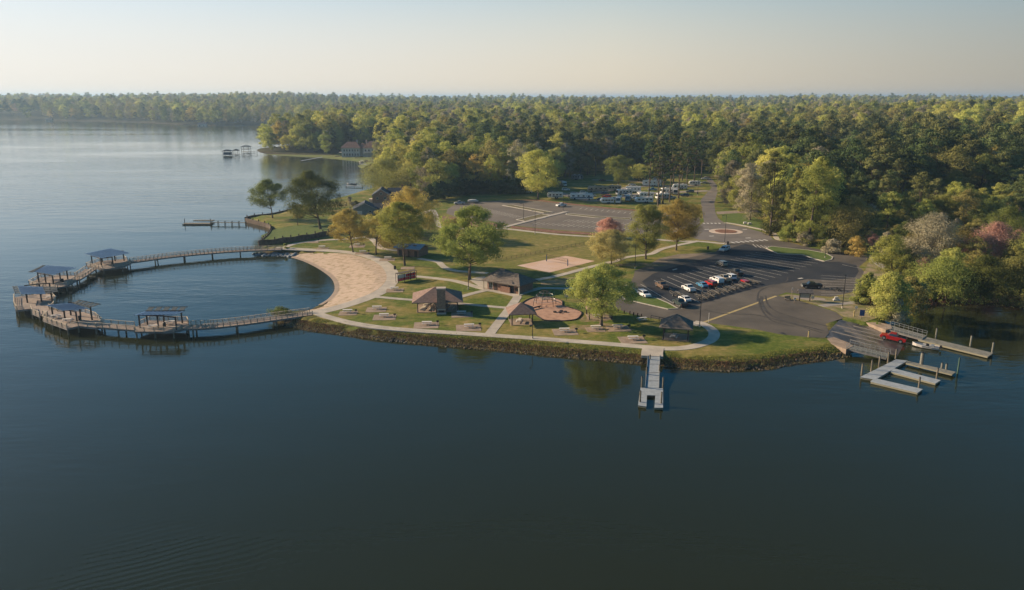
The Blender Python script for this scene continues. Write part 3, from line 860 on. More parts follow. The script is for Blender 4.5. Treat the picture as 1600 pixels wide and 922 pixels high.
# ------------------------------------------------------------ trees
def tube_np(V, Fq, pts, rads, n=5):
    pts = [np.array(p, float) for p in pts]
    base = len(V)
    for i, p in enumerate(pts):
        a = pts[max(i - 1, 0)]; b = pts[min(i + 1, len(pts) - 1)]
        d = b - a; d = d / (np.linalg.norm(d) + 1e-9)
        u = np.cross(d, (0.3, 0.9, 0.1)); u /= np.linalg.norm(u) + 1e-9
        v = np.cross(d, u)
        for k in range(n):
            t = 2 * math.pi * k / n
            V.append(tuple(p + rads[i] * (u * math.cos(t) + v * math.sin(t))))
    for i in range(len(pts) - 1):
        for k in range(n):
            q = base + i * n
            Fq.append((q + k, q + (k + 1) % n, q + n + (k + 1) % n, q + n + k))

PROF = {
    'round': lambda t: np.sqrt(np.clip(1 - (2 * t - 1) ** 2, 0, 1)) * (1 - 0.12 * t) + 0.05,
    'dome': lambda t: np.sqrt(np.clip(1 - np.clip(t, 0, 1) ** 3.0, 0, 1)) * np.clip(0.6 + t * 1.5, 0, 1),
    'vase': lambda t: np.clip(0.35 + 1.5 * t, 0, 1) * np.sqrt(np.clip(1 - np.clip((t - 0.5) / 0.5, 0, 1) ** 2.2, 0, 1)),
    'tall': lambda t: np.clip(1 - (2 * np.clip(t, 0, 1) - 1) ** 4, 0, 1) ** 0.6 * (1 - 0.22 * t) + 0.06,
    'cone': lambda t: np.clip(1.05 - t, 0, 1) ** 0.8 * np.clip(0.6 + 2.5 * t, 0, 1),
    'low': lambda t: np.sqrt(np.clip(1 - t ** 2.2, 0, 1)),
    'pine': lambda t: np.sqrt(np.clip(1 - (1.7 * t - 0.75) ** 2, 0.02, 1)),
}

def make_tree_meshes(name, seed, shape, H, W, z0, ncl, per, leaf, clr=0.16, flat=0.65, lmat=None, bark=None, lean=(0, 0), trunk_r=None, nlimb=14, lobes=5, gap=0.0):
    """crown and trunk meshes of one tree, trunk foot at the origin"""
    rg = np.random.default_rng(seed)
    per = int(per * 1.5); leaf = leaf * 0.8
    prof = PROF[shape]
    Rr = W / 2
    top_t = rg.random(ncl) ** 0.85
    ang = rg.random(ncl) * 2 * math.pi
    la = rg.random(lobes) * 2 * math.pi; ls = 0.72 + 0.38 * rg.random(lobes); lh = rg.random(lobes)
    lob = np.ones(ncl)
    for i in range(lobes):
        dd = np.abs((ang - la[i] + math.pi) % (2 * math.pi) - math.pi)
        wgt = np.exp(-(dd / 0.6) ** 2 - ((top_t - lh[i]) / 0.35) ** 2)
        lob = lob * (1 - wgt) + ls[i] * wgt
    rad = Rr * prof(top_t) * lob * (rg.random(ncl) ** 0.42)
    rad = np.maximum(rad - Rr * clr * 0.6, 0)
    rc = W * clr * (0.7 + 0.6 * rg.random(ncl)) * (0.6 if shape == 'pine' else 1) * np.where(top_t > 0.9, 0.8, 1)
    cz = z0 + (H - z0) * top_t - rc * 0.5 * (top_t > 0.75)
    hf = cz / H
    cx = rad * np.cos(ang) + lean[0] * hf; cyy = rad * np.sin(ang) + lean[1] * hf
    ctint = rg.random(ncl)
    # leaves
    n = ncl * per
    ci = np.repeat(np.arange(ncl), per)
    o = rg.normal(size=(n, 3)); o /= np.linalg.norm(o, axis=1)[:, None]
    rr = rg.random(n) ** 0.45
    off = o * rr[:, None] * rc[ci][:, None]
    off[:, 2] *= flat
    P = np.stack([cx[ci], cyy[ci], cz[ci]], 1) + off
    cdir = P - np.array([lean[0] * 0.5, lean[1] * 0.5, z0 + (H - z0) * 0.4]); cdir /= np.linalg.norm(cdir, axis=1)[:, None] + 1e-9
    nor = o * 0.8 + cdir * 0.8 + rg.normal(size=(n, 3)) * 0.5 + np.array([0, 0, 0.2])
    nor /= np.linalg.norm(nor, axis=1)[:, None]
    tv = np.cross(nor, rg.normal(size=(n, 3))); tv /= np.linalg.norm(tv, axis=1)[:, None] + 1e-9
    bv = np.cross(nor, tv)
    sz = leaf * (0.55 + 0.9 * rg.random(n))
    a = tv * sz[:, None] * 0.5; b = bv * sz[:, None] * 0.36
    V = np.stack([P - a, P - b * 1.0, P + a, P + b], 1)
    V[:, :, 2] = np.maximum(V[:, :, 2], 0.05)
    V = V.reshape(-1, 3)
    Fq = np.arange(n * 4).reshape(n, 4)
    tint = np.clip(ctint[ci] * 0.65 + rg.random(n) * 0.35, 0, 1)
    crown = mesh_np(name + "_crown", V, Fq, tint); crown.materials.append(lmat)
    # trunk and limbs
    TV, TF = [], []
    tr = trunk_r or H * 0.016
    ztop = z0 + (H - z0) * (0.9 if shape in ('pine', 'cone', 'tall') else 0.6)
    k = 7
    pts = []; rads = []
    for i in range(k):
        t = i / (k - 1)
        w_ = H * 0.008 * math.sin(3.1 * t + seed)
        pts.append((lean[0] * t * ztop / H + w_, lean[1] * t * ztop / H + w_ * 0.7, t * ztop - 0.25 * (i == 0)))
        rads.append(tr * (1.35 if i == 0 else 1) * (1 - 0.78 * t))
    tube_np(TV, TF, pts, rads, 7)
    sel = rg.permutation(ncl)[:nlimb]
    for j in sel:
        e = np.array([cx[j], cyy[j], cz[j]])
        zs = min(max(e[2] * 0.55, z0 * 0.75), ztop * 0.85)
        t = zs / ztop
        s_ = np.array([lean[0] * t * ztop / H, lean[1] * t * ztop / H, zs])
        m_ = s_ * 0.45 + e * 0.55 + np.array([0, 0, -0.06 * H * rg.random()])
        r0 = tr * 0.42 * (1 - 0.5 * t)
        tube_np(TV, TF, [s_, m_, e], [r0, r0 * 0.6, r0 * 0.18], 5)
    trunk = mesh_np(name + "_trunk", TV, TF); trunk.materials.append(bark or M_trunk)
    trunk.polygons.foreach_set('use_smooth', np.ones(len(TF), bool))
    return crown, trunk

def place_tree(kind, meshes, loc, label, cat, group=None, rz=0.0, sc=(1, 1, 1)):
    t = thing(kind, label, cat, loc, rz, group)
    t.scale = sc
    c = bpy.data.objects.new("crown", meshes[0]); col.objects.link(c); c.parent = t
    k = bpy.data.objects.new("trunk", meshes[1]); col.objects.link(k); k.parent = t
    return t

hero_i = [100]
def hero(kind, px, ytop, xl, xr, shape, lmat, label, z0f=0.2, ncl=70, per=130, leaf=0.42, cat="tree", lean_px=None, group=None, **kw):
    p = at(*px); H = hgt(p, ytop)
    W = (xr - xl) / F * p.y / _c * 1.12
    lx = ((xl + xr) / 2 - px[0]) / F * p.y / _c
    hero_i[0] += 1
    ms = make_tree_meshes(kind, hero_i[0], shape, H, W, H * z0f, int(ncl * 1.15), int(per * 1.75), leaf * 1.0, lmat=lmat, lean=(lx, 0), **kw)
    return place_tree(kind, ms, (p.x, p.y, G - 0.02 if (kw.get('zz') is None) else G), label, cat, group)

hero("shade_tree", (426, 341), 279, 391, 449, 'dome', L_deepgreen, "spreading dark green tree at the tip of the lawn behind the timber bulkhead", 0.33, 60, 120, clr=0.13, nlimb=22)
hero("shade_tree", (500, 358), 266, 443, 532, 'dome', L_deepgreen, "largest dark olive tree on the neighbouring lawn by the cove", 0.25, 90, 150, clr=0.12, nlimb=20, trunk_r=0.5)
hero("shade_tree", (420 + 45, 352), 318, 452, 482, 'round', L_olive, "small thin olive tree in front of the large tree on the lawn", 0.35, 26, 60, clr=0.15)
hero("budding_tree", (552, 394), 325, 513, 577, 'dome', L_amber, "orange brown budding tree beside the beach promenade", 0.22, 70, 110, leaf=0.36, clr=0.12, nlimb=26)
hero("budding_tree", (588, 398), 328, 572, 612, 'round', L_orange, "darker budding tree behind the small brick restroom's west side", 0.3, 46, 90, leaf=0.36, clr=0.14)
hero("shade_tree", (633, 415), 315, 588, 664, 'round', L_lime, "bright yellow green tree in front of the small brick restroom", 0.36, 90, 110, clr=0.11, nlimb=24)
hero("shade_tree", (733, 437), 320, 685, 792, 'round', L_green, "tall green tree with open crown beside the central footpath", 0.22, 70, 190, clr=0.11, nlimb=26, trunk_r=0.42)
hero("budding_tree", (656, 372), 291, 597, 680, 'round', L_amber, "broad orange brown tree between the dark roofed house and the upper lot", 0.12, 90, 110, clr=0.12)
hero("flowering_tree", (955, 413), 358, 917, 991, 'dome', L_gold, "pale golden flowering tree beside the volleyball court", 0.2, 90, 120, leaf=0.34, clr=0.11, nlimb=30)
hero("budding_tree", (1009, 405), 317, 975, 1042, 'round', L_yell, "olive green budding tree west of the parking lot corner", 0.14, 80, 110, leaf=0.36, clr=0.12, nlimb=30)
hero("budding_tree", (1057, 391), 309, 1020, 1100, 'round', L_amber, "golden brown tree between parking lot and roundabout", 0.22, 110, 120, leaf=0.36, clr=0.11, nlimb=34)
hero("shade_tree", (940, 509), 411, 886, 992, "dome", L_yell, "large olive green tree on the lawn above the shore footpath", 0.2, 110, 95, leaf=0.34, clr=0.1, nlimb=34, trunk_r=0.38)
hero("redbud_tree", (952, 371), 340, 930, 973, 'low', L_pink, "pink redbud tree in front of the upper parking lot", 0.1, 46, 110, leaf=0.36, clr=0.15)
hero("shade_tree", (840, 311), 233, 811, 871, 'tall', L_lime, "light green tree at the campground edge behind the upper lot", 0.2, 90, 90, leaf=0.6, clr=0.12)
hero("shade_tree", (966, 288), 241, 943, 988, 'tall', L_green, "upright green tree among the campground trailers", 0.15, 60, 80, leaf=0.6, clr=0.13)
hero("budding_tree", (998, 284), 256, 978, 1020, 'round', L_yell, "low yellow green tree beside the upright campground tree", 0.25, 36, 70, leaf=0.6)
hero("redbud_tree", (872, 296), 281, 862, 880, 'round', L_bare, "small bare tree at the west end of the campground", 0.25, 16, 50, leaf=0.5)

# tall pines standing in the campground
for i, (px, yb, yt, wd) in enumerate([(1014, 312, 222, 24), (1028, 322, 215, 26), (1036, 318, 226, 22), (1047, 316, 208, 28), (1060, 310, 214, 26), (1073, 296, 212, 26),
                                      (1085, 288, 205, 28), (1052, 290, 206, 26), (1096, 280, 210, 24), (1034, 288, 212, 24), (1066, 282, 206, 26), (1015, 283, 216, 22)]):
    p = at(px, yb); H = hgt(p, yt)
    ms = make_tree_meshes("tall_pine", 300 + i, 'pine', H, wd / F * p.y * 1.25, H * 0.40, 58, 62, 0.6, clr=0.19, flat=0.4, lmat=(L_pine, L_pineb)[i % 3 == 1], trunk_r=0.36, nlimb=16)
    place_tree("tall_pine", ms, (p.x, p.y, G - 0.02), "tall dark pine with a bare trunk among the campground trailers", "pine tree", "pines in the campground", rz=i)

# ---------------- tree kinds shared by the forest
KIND = {}
def kind(nm, *a, **k):
    KIND[nm] = make_tree_meshes(nm, *a, **k)
kind('pineA', 11, 'round', 25, 12.5, 9, 34, 100, 0.60, clr=0.2, flat=0.5, lmat=L_pine, trunk_r=0.33)
kind('pineB', 12, 'dome', 23, 14, 9, 36, 100, 0.60, clr=0.19, flat=0.5, lmat=L_pine, trunk_r=0.33)
kind('pineC', 13, 'round', 27, 11, 11, 34, 90, 0.60, clr=0.2, flat=0.45, lmat=L_pineb, trunk_r=0.33)
kind('greenA', 21, 'round', 23, 15.5, 3, 70, 74, 0.62, clr=0.13, lmat=L_green)
kind('greenB', 22, 'dome', 20, 16, 3, 70, 74, 0.62, clr=0.13, lmat=L_deepgreen)
kind('limeA', 23, 'round', 22, 15, 3, 66, 72, 0.62, clr=0.13, lmat=L_lime)
kind('yellA', 24, 'dome', 19, 15.5, 3, 70, 72, 0.62, clr=0.13, lmat=L_yell)
kind('oliveA', 25, 'round', 21, 15, 3, 66, 70, 0.62, clr=0.14, lmat=L_olive)
kind('orangeA', 26, 'dome', 19, 12.5, 3, 60, 60, 0.55, clr=0.13, lmat=L_orange)
kind('bareA', 27, 'dome', 20, 12.5, 3, 64, 54, 0.42, clr=0.12, lmat=L_bare, bark=M_palebark, nlimb=30)
kind('bareB', 28, 'tall', 21, 11, 3, 60, 50, 0.42, clr=0.13, lmat=L_bare, bark=M_palebark, nlimb=30)
kind('pinkA', 29, 'dome', 14, 11, 2, 46, 60, 0.5, clr=0.14, lmat=L_pink)
KL = {'pineA': "pine tree", 'pineB': "pine tree", 'pineC': "pine tree"}
WORD = {'pineA': "dark green pine with irregular crown", 'pineB': "dark green pine with broad crown", 'pineC': "olive tinted pine with narrow crown", 'greenA': "tall fresh green tree", 'greenB': "dome shaped deep green tree",
        'limeA': "tall light yellow green tree", 'yellA': "rounded yellow green tree", 'oliveA': "rounded olive tree", 'orangeA': "orange brown budding tree", 'bareA': "grey brown tree just budding",
        'bareB': "narrow grey tree just budding", 'pinkA': "small pinkish flowering tree"}

clear_px = [(380, 345), (400, 336), (520, 305), (563, 297), (585, 294), (615, 290), (640, 300), (672, 318), (700, 306), (760, 302), (815, 300), (833, 289), (870, 281), (905, 276),
            (940, 274), (975, 270), (1005, 266), (1040, 268), (1075, 266), (1104, 268), (1118, 278), (1130, 292), (1128, 308), (1150, 318), (1182, 324), (1186, 334), (1200, 352), (1226, 370), (1262, 379), (1300, 386),
            (1342, 389), (1366, 393), (1385, 408), (1404, 420), (1418, 432), (1420, 448), (1400, 520), (1330, 580), (1000, 600), (400, 540), (300, 400)]
CLEAR = pxl(clear_px)
# yard of the big house, shoreline lawn of the peninsula
CLEAR2 = [at(402, 236).to_2d() + Vector((-8, -12)), at(520, 243).to_2d(), at(533, 239).to_2d(), at(533, 234).to_2d(), at(608, 234).to_2d(), at(606, 243).to_2d(), at(588, 252).to_2d(), at(560, 262).to_2d(), at(470, 262).to_2d()]
rg = np.random.default_rng(7)
cand = []
d = 225.0
while d < 4300:
    s = 10.8 if d < 620 else max(11.8, d / 76.0)
    umax = 0.72 if d < 560 else 0.80
    n = int(2 * umax * d / s)
    us = (np.arange(n) + 0.5 * rg.random()) / n * 2 * umax - umax
    for u in us:
        cand.append((u * d + (rg.random() - 0.5) * s * 0.75, d + (rg.random() - 0.5) * s * 0.75, s))
    d += s
# beyond the picture's right and left edge, so that the wood does not stop there
C = np.array(cand)
_, SDc = terr(C[:, 0], C[:, 1])
ok = (SDc > 3.5) & ~inside(C[:, :2], CLEAR) & ~inside(C[:, :2], CLEAR2)
# belt near the far shore keeps a metre of bank
C = C[ok]; SDc = SDc[ok]
sheet('mansion_lawn', [p for p in CLEAR2], mat('far_lawn', (0.10, 0.13, 0.03), 0.95, (0.15, 0.16, 0.05), 0.1), zf=lambda x, y: max(-0.5, tz(x, y)) + 0.2, step=14)
Zc, _ = terr(C[:, 0], C[:, 1])
def nse(x, y, k, ph):
    return (np.sin(x * k + ph) * np.cos(y * k * 1.3 + ph * 2) + np.sin((x + y) * k * 0.6 + ph * 3) + 0.7 * np.sin((x - y) * k * 1.7 + ph)) / 2.7
kinds_all = ['pineA', 'pineB', 'pineC', 'greenA', 'greenB', 'limeA', 'yellA', 'oliveA', 'orangeA', 'bareA', 'bareB', 'pinkA']
def choose(x, y, dd, r):
    u = x / y
    n1 = float(nse(x, y, 0.012, 1.0)); n2 = float(nse(x, y, 0.02, 2.7)); n3 = float(nse(x, y, 0.006, 4.1))
    edge = dist_edge(x, y)
    pp = 0.16
    if y < 800:
        if u > 0.26 and y > 330 and not (u > 0.50 and y < 345): pp = 0.70 if edge > 22 else 0.25
        elif 0.17 < u <= 0.26: pp = 0.42 if edge > 14 else 0.15
        elif -0.02 < u < 0.17: pp = 0.60 if 440 < y < 640 else 0.2
        elif u < -0.02: pp = 0.10
        if u > 0.56 and y > 560: pp = 0.2
    else:
        pp = 0.10 + 0.22 * (n3 > 0.3)
    pp = pp + 0.25 * n1 * (0 < pp < 0.7)
    if r.random() < pp:
        return ['pineA', 'pineB', 'pineC'][int(r.random() * 2.99)]
    w = {'greenA': 1.1, 'greenB': 0.7, 'limeA': 1.3, 'yellA': 1.3, 'oliveA': 1.0, 'orangeA': 0.5, 'bareA': 0.5, 'bareB': 0.4, 'pinkA': 0.12}
    if n2 > 0.15: w['limeA'] += 1.3; w['yellA'] += 1.2
    if n2 < -0.25: w['bareA'] += 1.6; w['bareB'] += 1.0; w['orangeA'] += 0.8
    if y < 1100 and -0.36 < u < 0.05: w['limeA'] += 0.9; w['oliveA'] += 0.6; w['bareA'] += 0.5; w['yellA'] += 1
    if 1000 < y < 1700 and -0.35 < u < 0.0: w['bareA'] += 3.0; w['bareB'] += 2; w['pinkA'] += 0.9
    if y > 1500 and u < -0.3: w['orangeA'] += 1.5; w['oliveA'] += 1.0; w['bareA'] += 0.5
    if u > 0.54 and 450 < y < 1100: w['limeA'] += 2; w['yellA'] += 2
    ks = list(w); s_ = sum(w.values()); q = r.random() * s_
    for k_ in ks:
        q -= w[k_]
        if q <= 0: return k_
    return 'greenA'
EDGE = None
def dist_edge(x, y):
    i = int(round(x)), int(round(y))
    return _ed.get(i, 50.0)
_ed = {}
nearmask = C[:, 1] < 640
De = dist_poly(C[nearmask][:, :2], CLEAR)
for (x, y, s), dd in zip(C[nearmask], De): _ed[(int(round(x)), int(round(y)))] = float(dd)
order = np.argsort(C[:, 1] + 0.0)
rr_ = random.Random(5)
n_ind = {"pine tree": 0, "broadleaf tree": 0}
stuff = {k: [] for k in kinds_all}
def region(u, y):
    if u > 0.5: return "in the wood above the right inlet"
    if u > 0.3: return "in the dense wood behind the lower parking lot"
    if u > 0.17: return "in the wood edge beside the entrance road"
    if u > -0.02: return "in the wood behind the campground"
    return "in the wood behind the upper parking lot" if u > -0.12 else "in the wood along the cove"
for i in order:
    if rr_.random() < 0.05: continue
    x, y, s = C[i]; z = float(Zc[i]); u = x / y
    k = choose(x, y, 0, rr_)
    sc = 0.86 + 0.58 * rr_.random()
    if u > 0.385 and y < 300:
        k = ('yellA', 'oliveA', 'bareA', 'greenB', 'pinkA', 'oliveA')[int(rr_.random() * 5.99)]; sc *= 0.42
    elif u > 0.40 and y < 365: sc *= 0.62
    if SDc[i] < 14 and y < 1200: sc *= 0.7
    if y > 1500: sc *= 1 + (y - 1500) / 7000
    vis = abs(u) < 0.69
    c = KL.get(k, "broadleaf tree")
    # crowded candidates deep inside the wood are only seen from above
    if vis and y < 620 and n_ind[c] < 285:
        n_ind[c] += 1
        nm = "pine_tree" if c == "pine tree" else "broadleaf_tree"
        lab = WORD[k] + (" fronting" if _ed.get((int(round(x)), int(round(y))), 50) < 16 else " deep in") + region(u, y)[2:].replace('the wood', 'wood').replace('the dense wood', 'dense wood').replace('dense wood behind', 'wood behind')
        place_tree(nm, KIND[k], (x, y, z - 0.1), lab, c, lab.replace(" tree ", " trees ", 1).replace("pine ", "pines ", 1), rz=rr_.random() * 6.28, sc=(sc * 1.08, sc * 1.08, sc * (0.95 + 0.15 * rr_.random())))
    else:
        stuff[k].append((x, y, z - 0.1, rr_.random() * 6.28, sc * (0.9 if k in KL else 1.25) * (1.05 if y > 700 else 0.98) if y > 640 else sc * 1.05))
print({k: len(v) for k, v in stuff.items()}); print("individual trees", n_ind, "forest", sum(len(v) for v in stuff.values()))

# the far wood: one object whose points carry the same crowns
pts = []; vi = []; rz = []; scs = []
for j, k in enumerate(kinds_all):
    for (x, y, z, r_, s_) in stuff[k]:
        pts.append((x, y, z)); vi.append(j); rz.append(r_); scs.append(s_)
me = bpy.data.meshes.new("forest")
me.vertices.add(len(pts)); me.vertices.foreach_set('co', np.array(pts, np.float32).ravel())
for nm, tp, dat in (('kindno', 'INT', vi), ('turn', 'FLOAT', rz), ('size', 'FLOAT', scs)):
    a = me.attributes.new(nm, tp, 'POINT'); a.data.foreach_set('value', np.array(dat, np.int32 if tp == 'INT' else np.float32))
fo = bpy.data.objects.new("forest", me); col.objects.link(fo); fo['kind'] = 'stuff'
ng = bpy.data.node_groups.new("forest_nodes", 'GeometryNodeTree')
ng.interface.new_socket("Geometry", in_out='INPUT', socket_type='NodeSocketGeometry')
ng.interface.new_socket("Geometry", in_out='OUTPUT', socket_type='NodeSocketGeometry')
gi = ng.nodes.new("NodeGroupInput"); go = ng.nodes.new("NodeGroupOutput"); jn = ng.nodes.new("GeometryNodeJoinGeometry")
def named(nm, tp):
    a = ng.nodes.new("GeometryNodeInputNamedAttribute"); a.data_type = tp; a.inputs['Name'].default_value = nm
    return a
na = named('kindno', 'INT'); nr = named('turn', 'FLOAT'); ns = named('size', 'FLOAT')
cx_ = ng.nodes.new("ShaderNodeCombineXYZ"); ng.links.new(nr.outputs[0], cx_.inputs['Z'])
crown_of = {}
for o in bpy.data.objects:
    if o.name.startswith("crown"):
        crown_of.setdefault(o.data.name, o)
for j, k in enumerate(kinds_all):
    src = crown_of.get(KIND[k][0].name)
    if src is None: continue
    oi = ng.nodes.new("GeometryNodeObjectInfo"); oi.inputs['Object'].default_value = src; oi.transform_space = 'ORIGINAL'; oi.inputs['As Instance'].default_value = True
    cp = ng.nodes.new("FunctionNodeCompare"); cp.data_type = 'INT'; cp.operation = 'EQUAL'
    ng.links.new(na.outputs[0], cp.inputs['A'] if 'A' in cp.inputs else cp.inputs[2])
    for s_ in cp.inputs:
        if s_.enabled and s_.name == 'B': s_.default_value = j
    for s_ in cp.inputs:
        if s_.enabled and s_.name == 'A': ng.links.new(na.outputs[0], s_)
    ip = ng.nodes.new("GeometryNodeInstanceOnPoints")
    ng.links.new(gi.outputs[0], ip.inputs['Points']); ng.links.new(cp.outputs[0], ip.inputs['Selection'])
    ng.links.new(oi.outputs['Geometry'], ip.inputs['Instance']); ng.links.new(cx_.outputs[0], ip.inputs['Rotation']); ng.links.new(ns.outputs[0], ip.inputs['Scale'])
    ng.links.new(ip.outputs[0], jn.inputs[0])
ng.links.new(jn.outputs[0], go.inputs[0])
md = fo.modifiers.new("forest", 'NODES'); md.node_group = ng

# distant wooded ridges to the horizon
def ridge(name, y0, y1, z0, z1, seed, m, x0=-1.0, x1=1.0):
    rgn = np.random.default_rng(seed)
    n = 240
    us = np.linspace(x0, x1, n)
    V = []; Fc = []
    rows_ = 10
    for i in range(rows_):
        t = i / (rows_ - 1); y = y0 + (y1 - y0) * t
        prof = math.sin(math.pi * min(1, t * 1.0)) ** 0.7 if 0 < t < 1 else 0
        for u in us:
            x = u * y
            h = z0 + (z1 - z0) * (0.55 + 0.25 * math.sin(x * 0.0011 + seed) + 0.2 * math.sin(x * 0.0031 + seed * 2 + y * 0.001))
            V.append((x, y, h * prof + rgn.random() * 5 * prof))
    for i in range(rows_ - 1):
        for j in range(n - 1):
            a = i * n + j; Fc.append((a, a + 1, a + n + 1, a + n))
    me = mesh_np(name, V, Fc); me.materials.append(m)
    o = bpy.data.objects.new(name, me); col.objects.link(o); o['kind'] = 'structure'
M_far = mat("far_wood", (0.035, 0.045, 0.02), 0.95, (0.075, 0.075, 0.035), 0.02, detail=8)
ridge("hills", 4300, 9000, 30, 55, 3, M_far)
ridge("hills", 10000, 19000, 35, 62, 5, M_far)

# ---------------- dark hedge of evergreens between house and upper lot
hg = [make_tree_meshes("hedge_evergreen", 400 + i, 'round', 9, 8, 0.6, 40, 80, 0.5, clr=0.18, lmat=L_hedge) for i in range(2)]
for i in range(17):
    t = i / 16
    p = at(672 + 146 * t, 316 - 12 * min(1, t * 2.2))
    s_ = 0.9 + 0.25 * rr_.random()
    place_tree("evergreen_tree", hg[i % 2], (p.x, p.y + 2, G - 0.05), "dark evergreen in the hedge row behind the upper parking lot", "evergreen", "evergreens in the hedge row", rz=i, sc=(s_, s_, s_ * (1.1 if i < 6 else 0.95)))
# ---------------- bushes and trees picked out one by one along the right inlet and the road
def bush(px, ytop, xl, xr, lmat, label, shape='low', cat="bush", kind="bush", leaf=0.38, per=90, ncl=60, **kw):
    return hero(kind, px, ytop, xl, xr, shape, lmat, label, 0.03, ncl, per, leaf=leaf, cat=cat, **kw)
bush((1392, 500), 424, 1352, 1420, L_yell, "big yellow green bush on the bank above the boat ramp", ncl=80)
bush((1425, 488), 432, 1392, 1446, L_olive, "broad olive bush at the water's edge next to the inlet")
bush((1352, 476), 425, 1334, 1376, L_yell, "yellow green bush behind the parking lot's right end", ncl=50)
bush((1371, 478), 434, 1355, 1388, L_pink, "pink redbud showing between the bushes above the boat ramp", cat="redbud", kind="redbud_bush", ncl=40)
bush((1398, 502), 462, 1378, 1414, L_bare, "thin budding bush at the corner beside the boat ramp", ncl=40)
bush((1393, 424), 364, 1358, 1416, L_lime, "light green tree at the far corner of the parking lot", shape='dome', cat="tree", kind="shade_tree", nlimb=20)
bush((1412, 440), 398, 1396, 1432, L_green, "low green bush beside the grey footpath end", ncl=40)
bush((1448, 420), 330, 1408, 1495, L_bare, "large grey brown budding tree above the footpath end", shape='dome', cat="tree", kind="budding_tree", ncl=100, bark=M_palebark, nlimb=40)
bush((1478, 466), 400, 1418, 1520, L_green, "wide green bank tree left of the inlet's head", shape='low', cat="tree", kind="bank_tree", ncl=90)
bush((1545, 420), 345, 1505, 1590, L_pink, "large pink budding tree above the inlet", shape='dome', cat="tree", kind="redbud_tree", ncl=90, nlimb=30)
bush((1560, 400), 322, 1530, 1606, L_green, "green dome of a tree behind the large pink tree", shape='dome', cat="tree", kind="bank_tree")
bush((1530, 470), 398, 1495, 1575, L_deepgreen, "dark green bank tree under the large pink tree", cat="tree", kind="bank_tree", ncl=80)
bush((1590, 474), 392, 1550, 1640, L_olive, "olive bank tree at the picture's right edge", cat="tree", kind="bank_tree", ncl=80)
bush((1500, 412), 352, 1470, 1530, L_olive, "olive tree between the grey budding and the pink tree", shape='dome', cat="tree", kind="bank_tree")
bush((1445, 468), 428, 1428, 1462, L_yell, "small yellow green bush beside the wide green bank tree", ncl=40)
bush((1600, 430), 360, 1570, 1650, L_yell, "yellow green tree behind the olive bank tree", shape='dome', cat="tree", kind="bank_tree")
bush((1318, 386), 304, 1288, 1364, L_olive, "olive tree with layered crown at the wood's corner", shape='dome', cat="tree", kind="shade_tree", leaf=0.45)
bush((1262, 383), 243, 1244, 1300, L_green, "tallest fresh green tree at the wood edge", shape='tall', cat="tree", kind="shade_tree", leaf=0.5, ncl=90)
bush((1240, 378), 262, 1222, 1252, L_yell, "narrow yellow green tree left of the tallest green one", shape='tall', cat="tree", kind="shade_tree", leaf=0.5)
bush((1204, 368), 236, 1176, 1226, L_pineb, "bushy olive pine at the wood edge above the roundabout", shape='tall', cat="tree", kind="edge_pine", leaf=0.5)
bush((1172, 344), 252, 1146, 1192, L_bare, "grey brown budding tree beside the side road", shape='tall', cat="tree", kind="budding_tree", leaf=0.45, bark=M_palebark)
bush((1146, 322), 250, 1120, 1162, L_bare, "thin grey tree leaning over the entrance road", shape='tall', cat="tree", kind="budding_tree", leaf=0.45, ncl=50)
bush((1160, 330), 262, 1138, 1178, L_lime, "yellow green tree next to the side road's mouth", shape='tall', cat="tree", kind="shade_tree", leaf=0.5)
bush((1208, 362), 296, 1190, 1226, L_lime, "light green tree by the roundabout footpath", shape='tall', cat="tree", kind="shade_tree", leaf=0.45)
bush((1296, 388), 350, 1276, 1312, L_deepgreen, "round deep green bush on the wood's front edge", ncl=40)
bush((1232, 378), 348, 1218, 1250, L_green, "green bush at the foot of the wood by the road", ncl=36)
bush((1300, 394), 372, 1286, 1316, L_bare, "small grey green bush by the road bend", ncl=30)
bush((1256, 383), 360, 1244, 1272, L_bare, "grey leafed bush at the wood edge", ncl=30)
bush((1135, 310), 282, 1122, 1150, L_yell, "low yellow green bush on the entrance road verge", ncl=30)
bush((1335, 398), 368, 1322, 1352, L_orange, "brown bush under the trees past the far grass island", ncl=30)
# around the houses on the left
bush((600, 296), 246, 568, 640, L_yell, "broad sunlit yellow green tree behind the brick gabled house", shape='dome', cat="tree", kind="shade_tree", leaf=0.5, ncl=90)
bush((640, 300), 252, 615, 680, L_olive, "olive tree right of the broad sunlit one behind the houses", shape='dome', cat="tree", kind="shade_tree", leaf=0.5)
bush((700, 303), 252, 680, 725, L_lime, "light green tree above the hedge row's west part", shape='tall', cat="tree", kind="shade_tree", leaf=0.5)
bush((547, 333), 306, 538, 556, L_bare, "thin bare shrub on the neighbouring lawn near the cove", ncl=16, per=40)
bush((556, 328), 313, 548, 566, L_hedge, "dark shrub in front of the dark roofed house", ncl=16, per=50)
bush((608, 385), 352, 590, 640, L_orange, "brown shrub mass behind the bright yellow green tree", ncl=36)
bush((712, 362), 340, 690, 735, L_olive, "olive shrub at the left corner of the upper lot", ncl=30)
bush((437, 490), 483, 422, 458, L_deepgreen, "low brush beside the boardwalk's lower landing", ncl=26, per=60, leaf=0.3)
bush((446, 388), 380, 440, 452, L_yell, "small reed clump at the boardwalk's upper landing", ncl=10, per=50, leaf=0.3)
bush((1265, 533), 523, 1244, 1254, L_bare, "tiny brown shrub on the grass point", ncl=8, per=40, leaf=0.3) if False else None

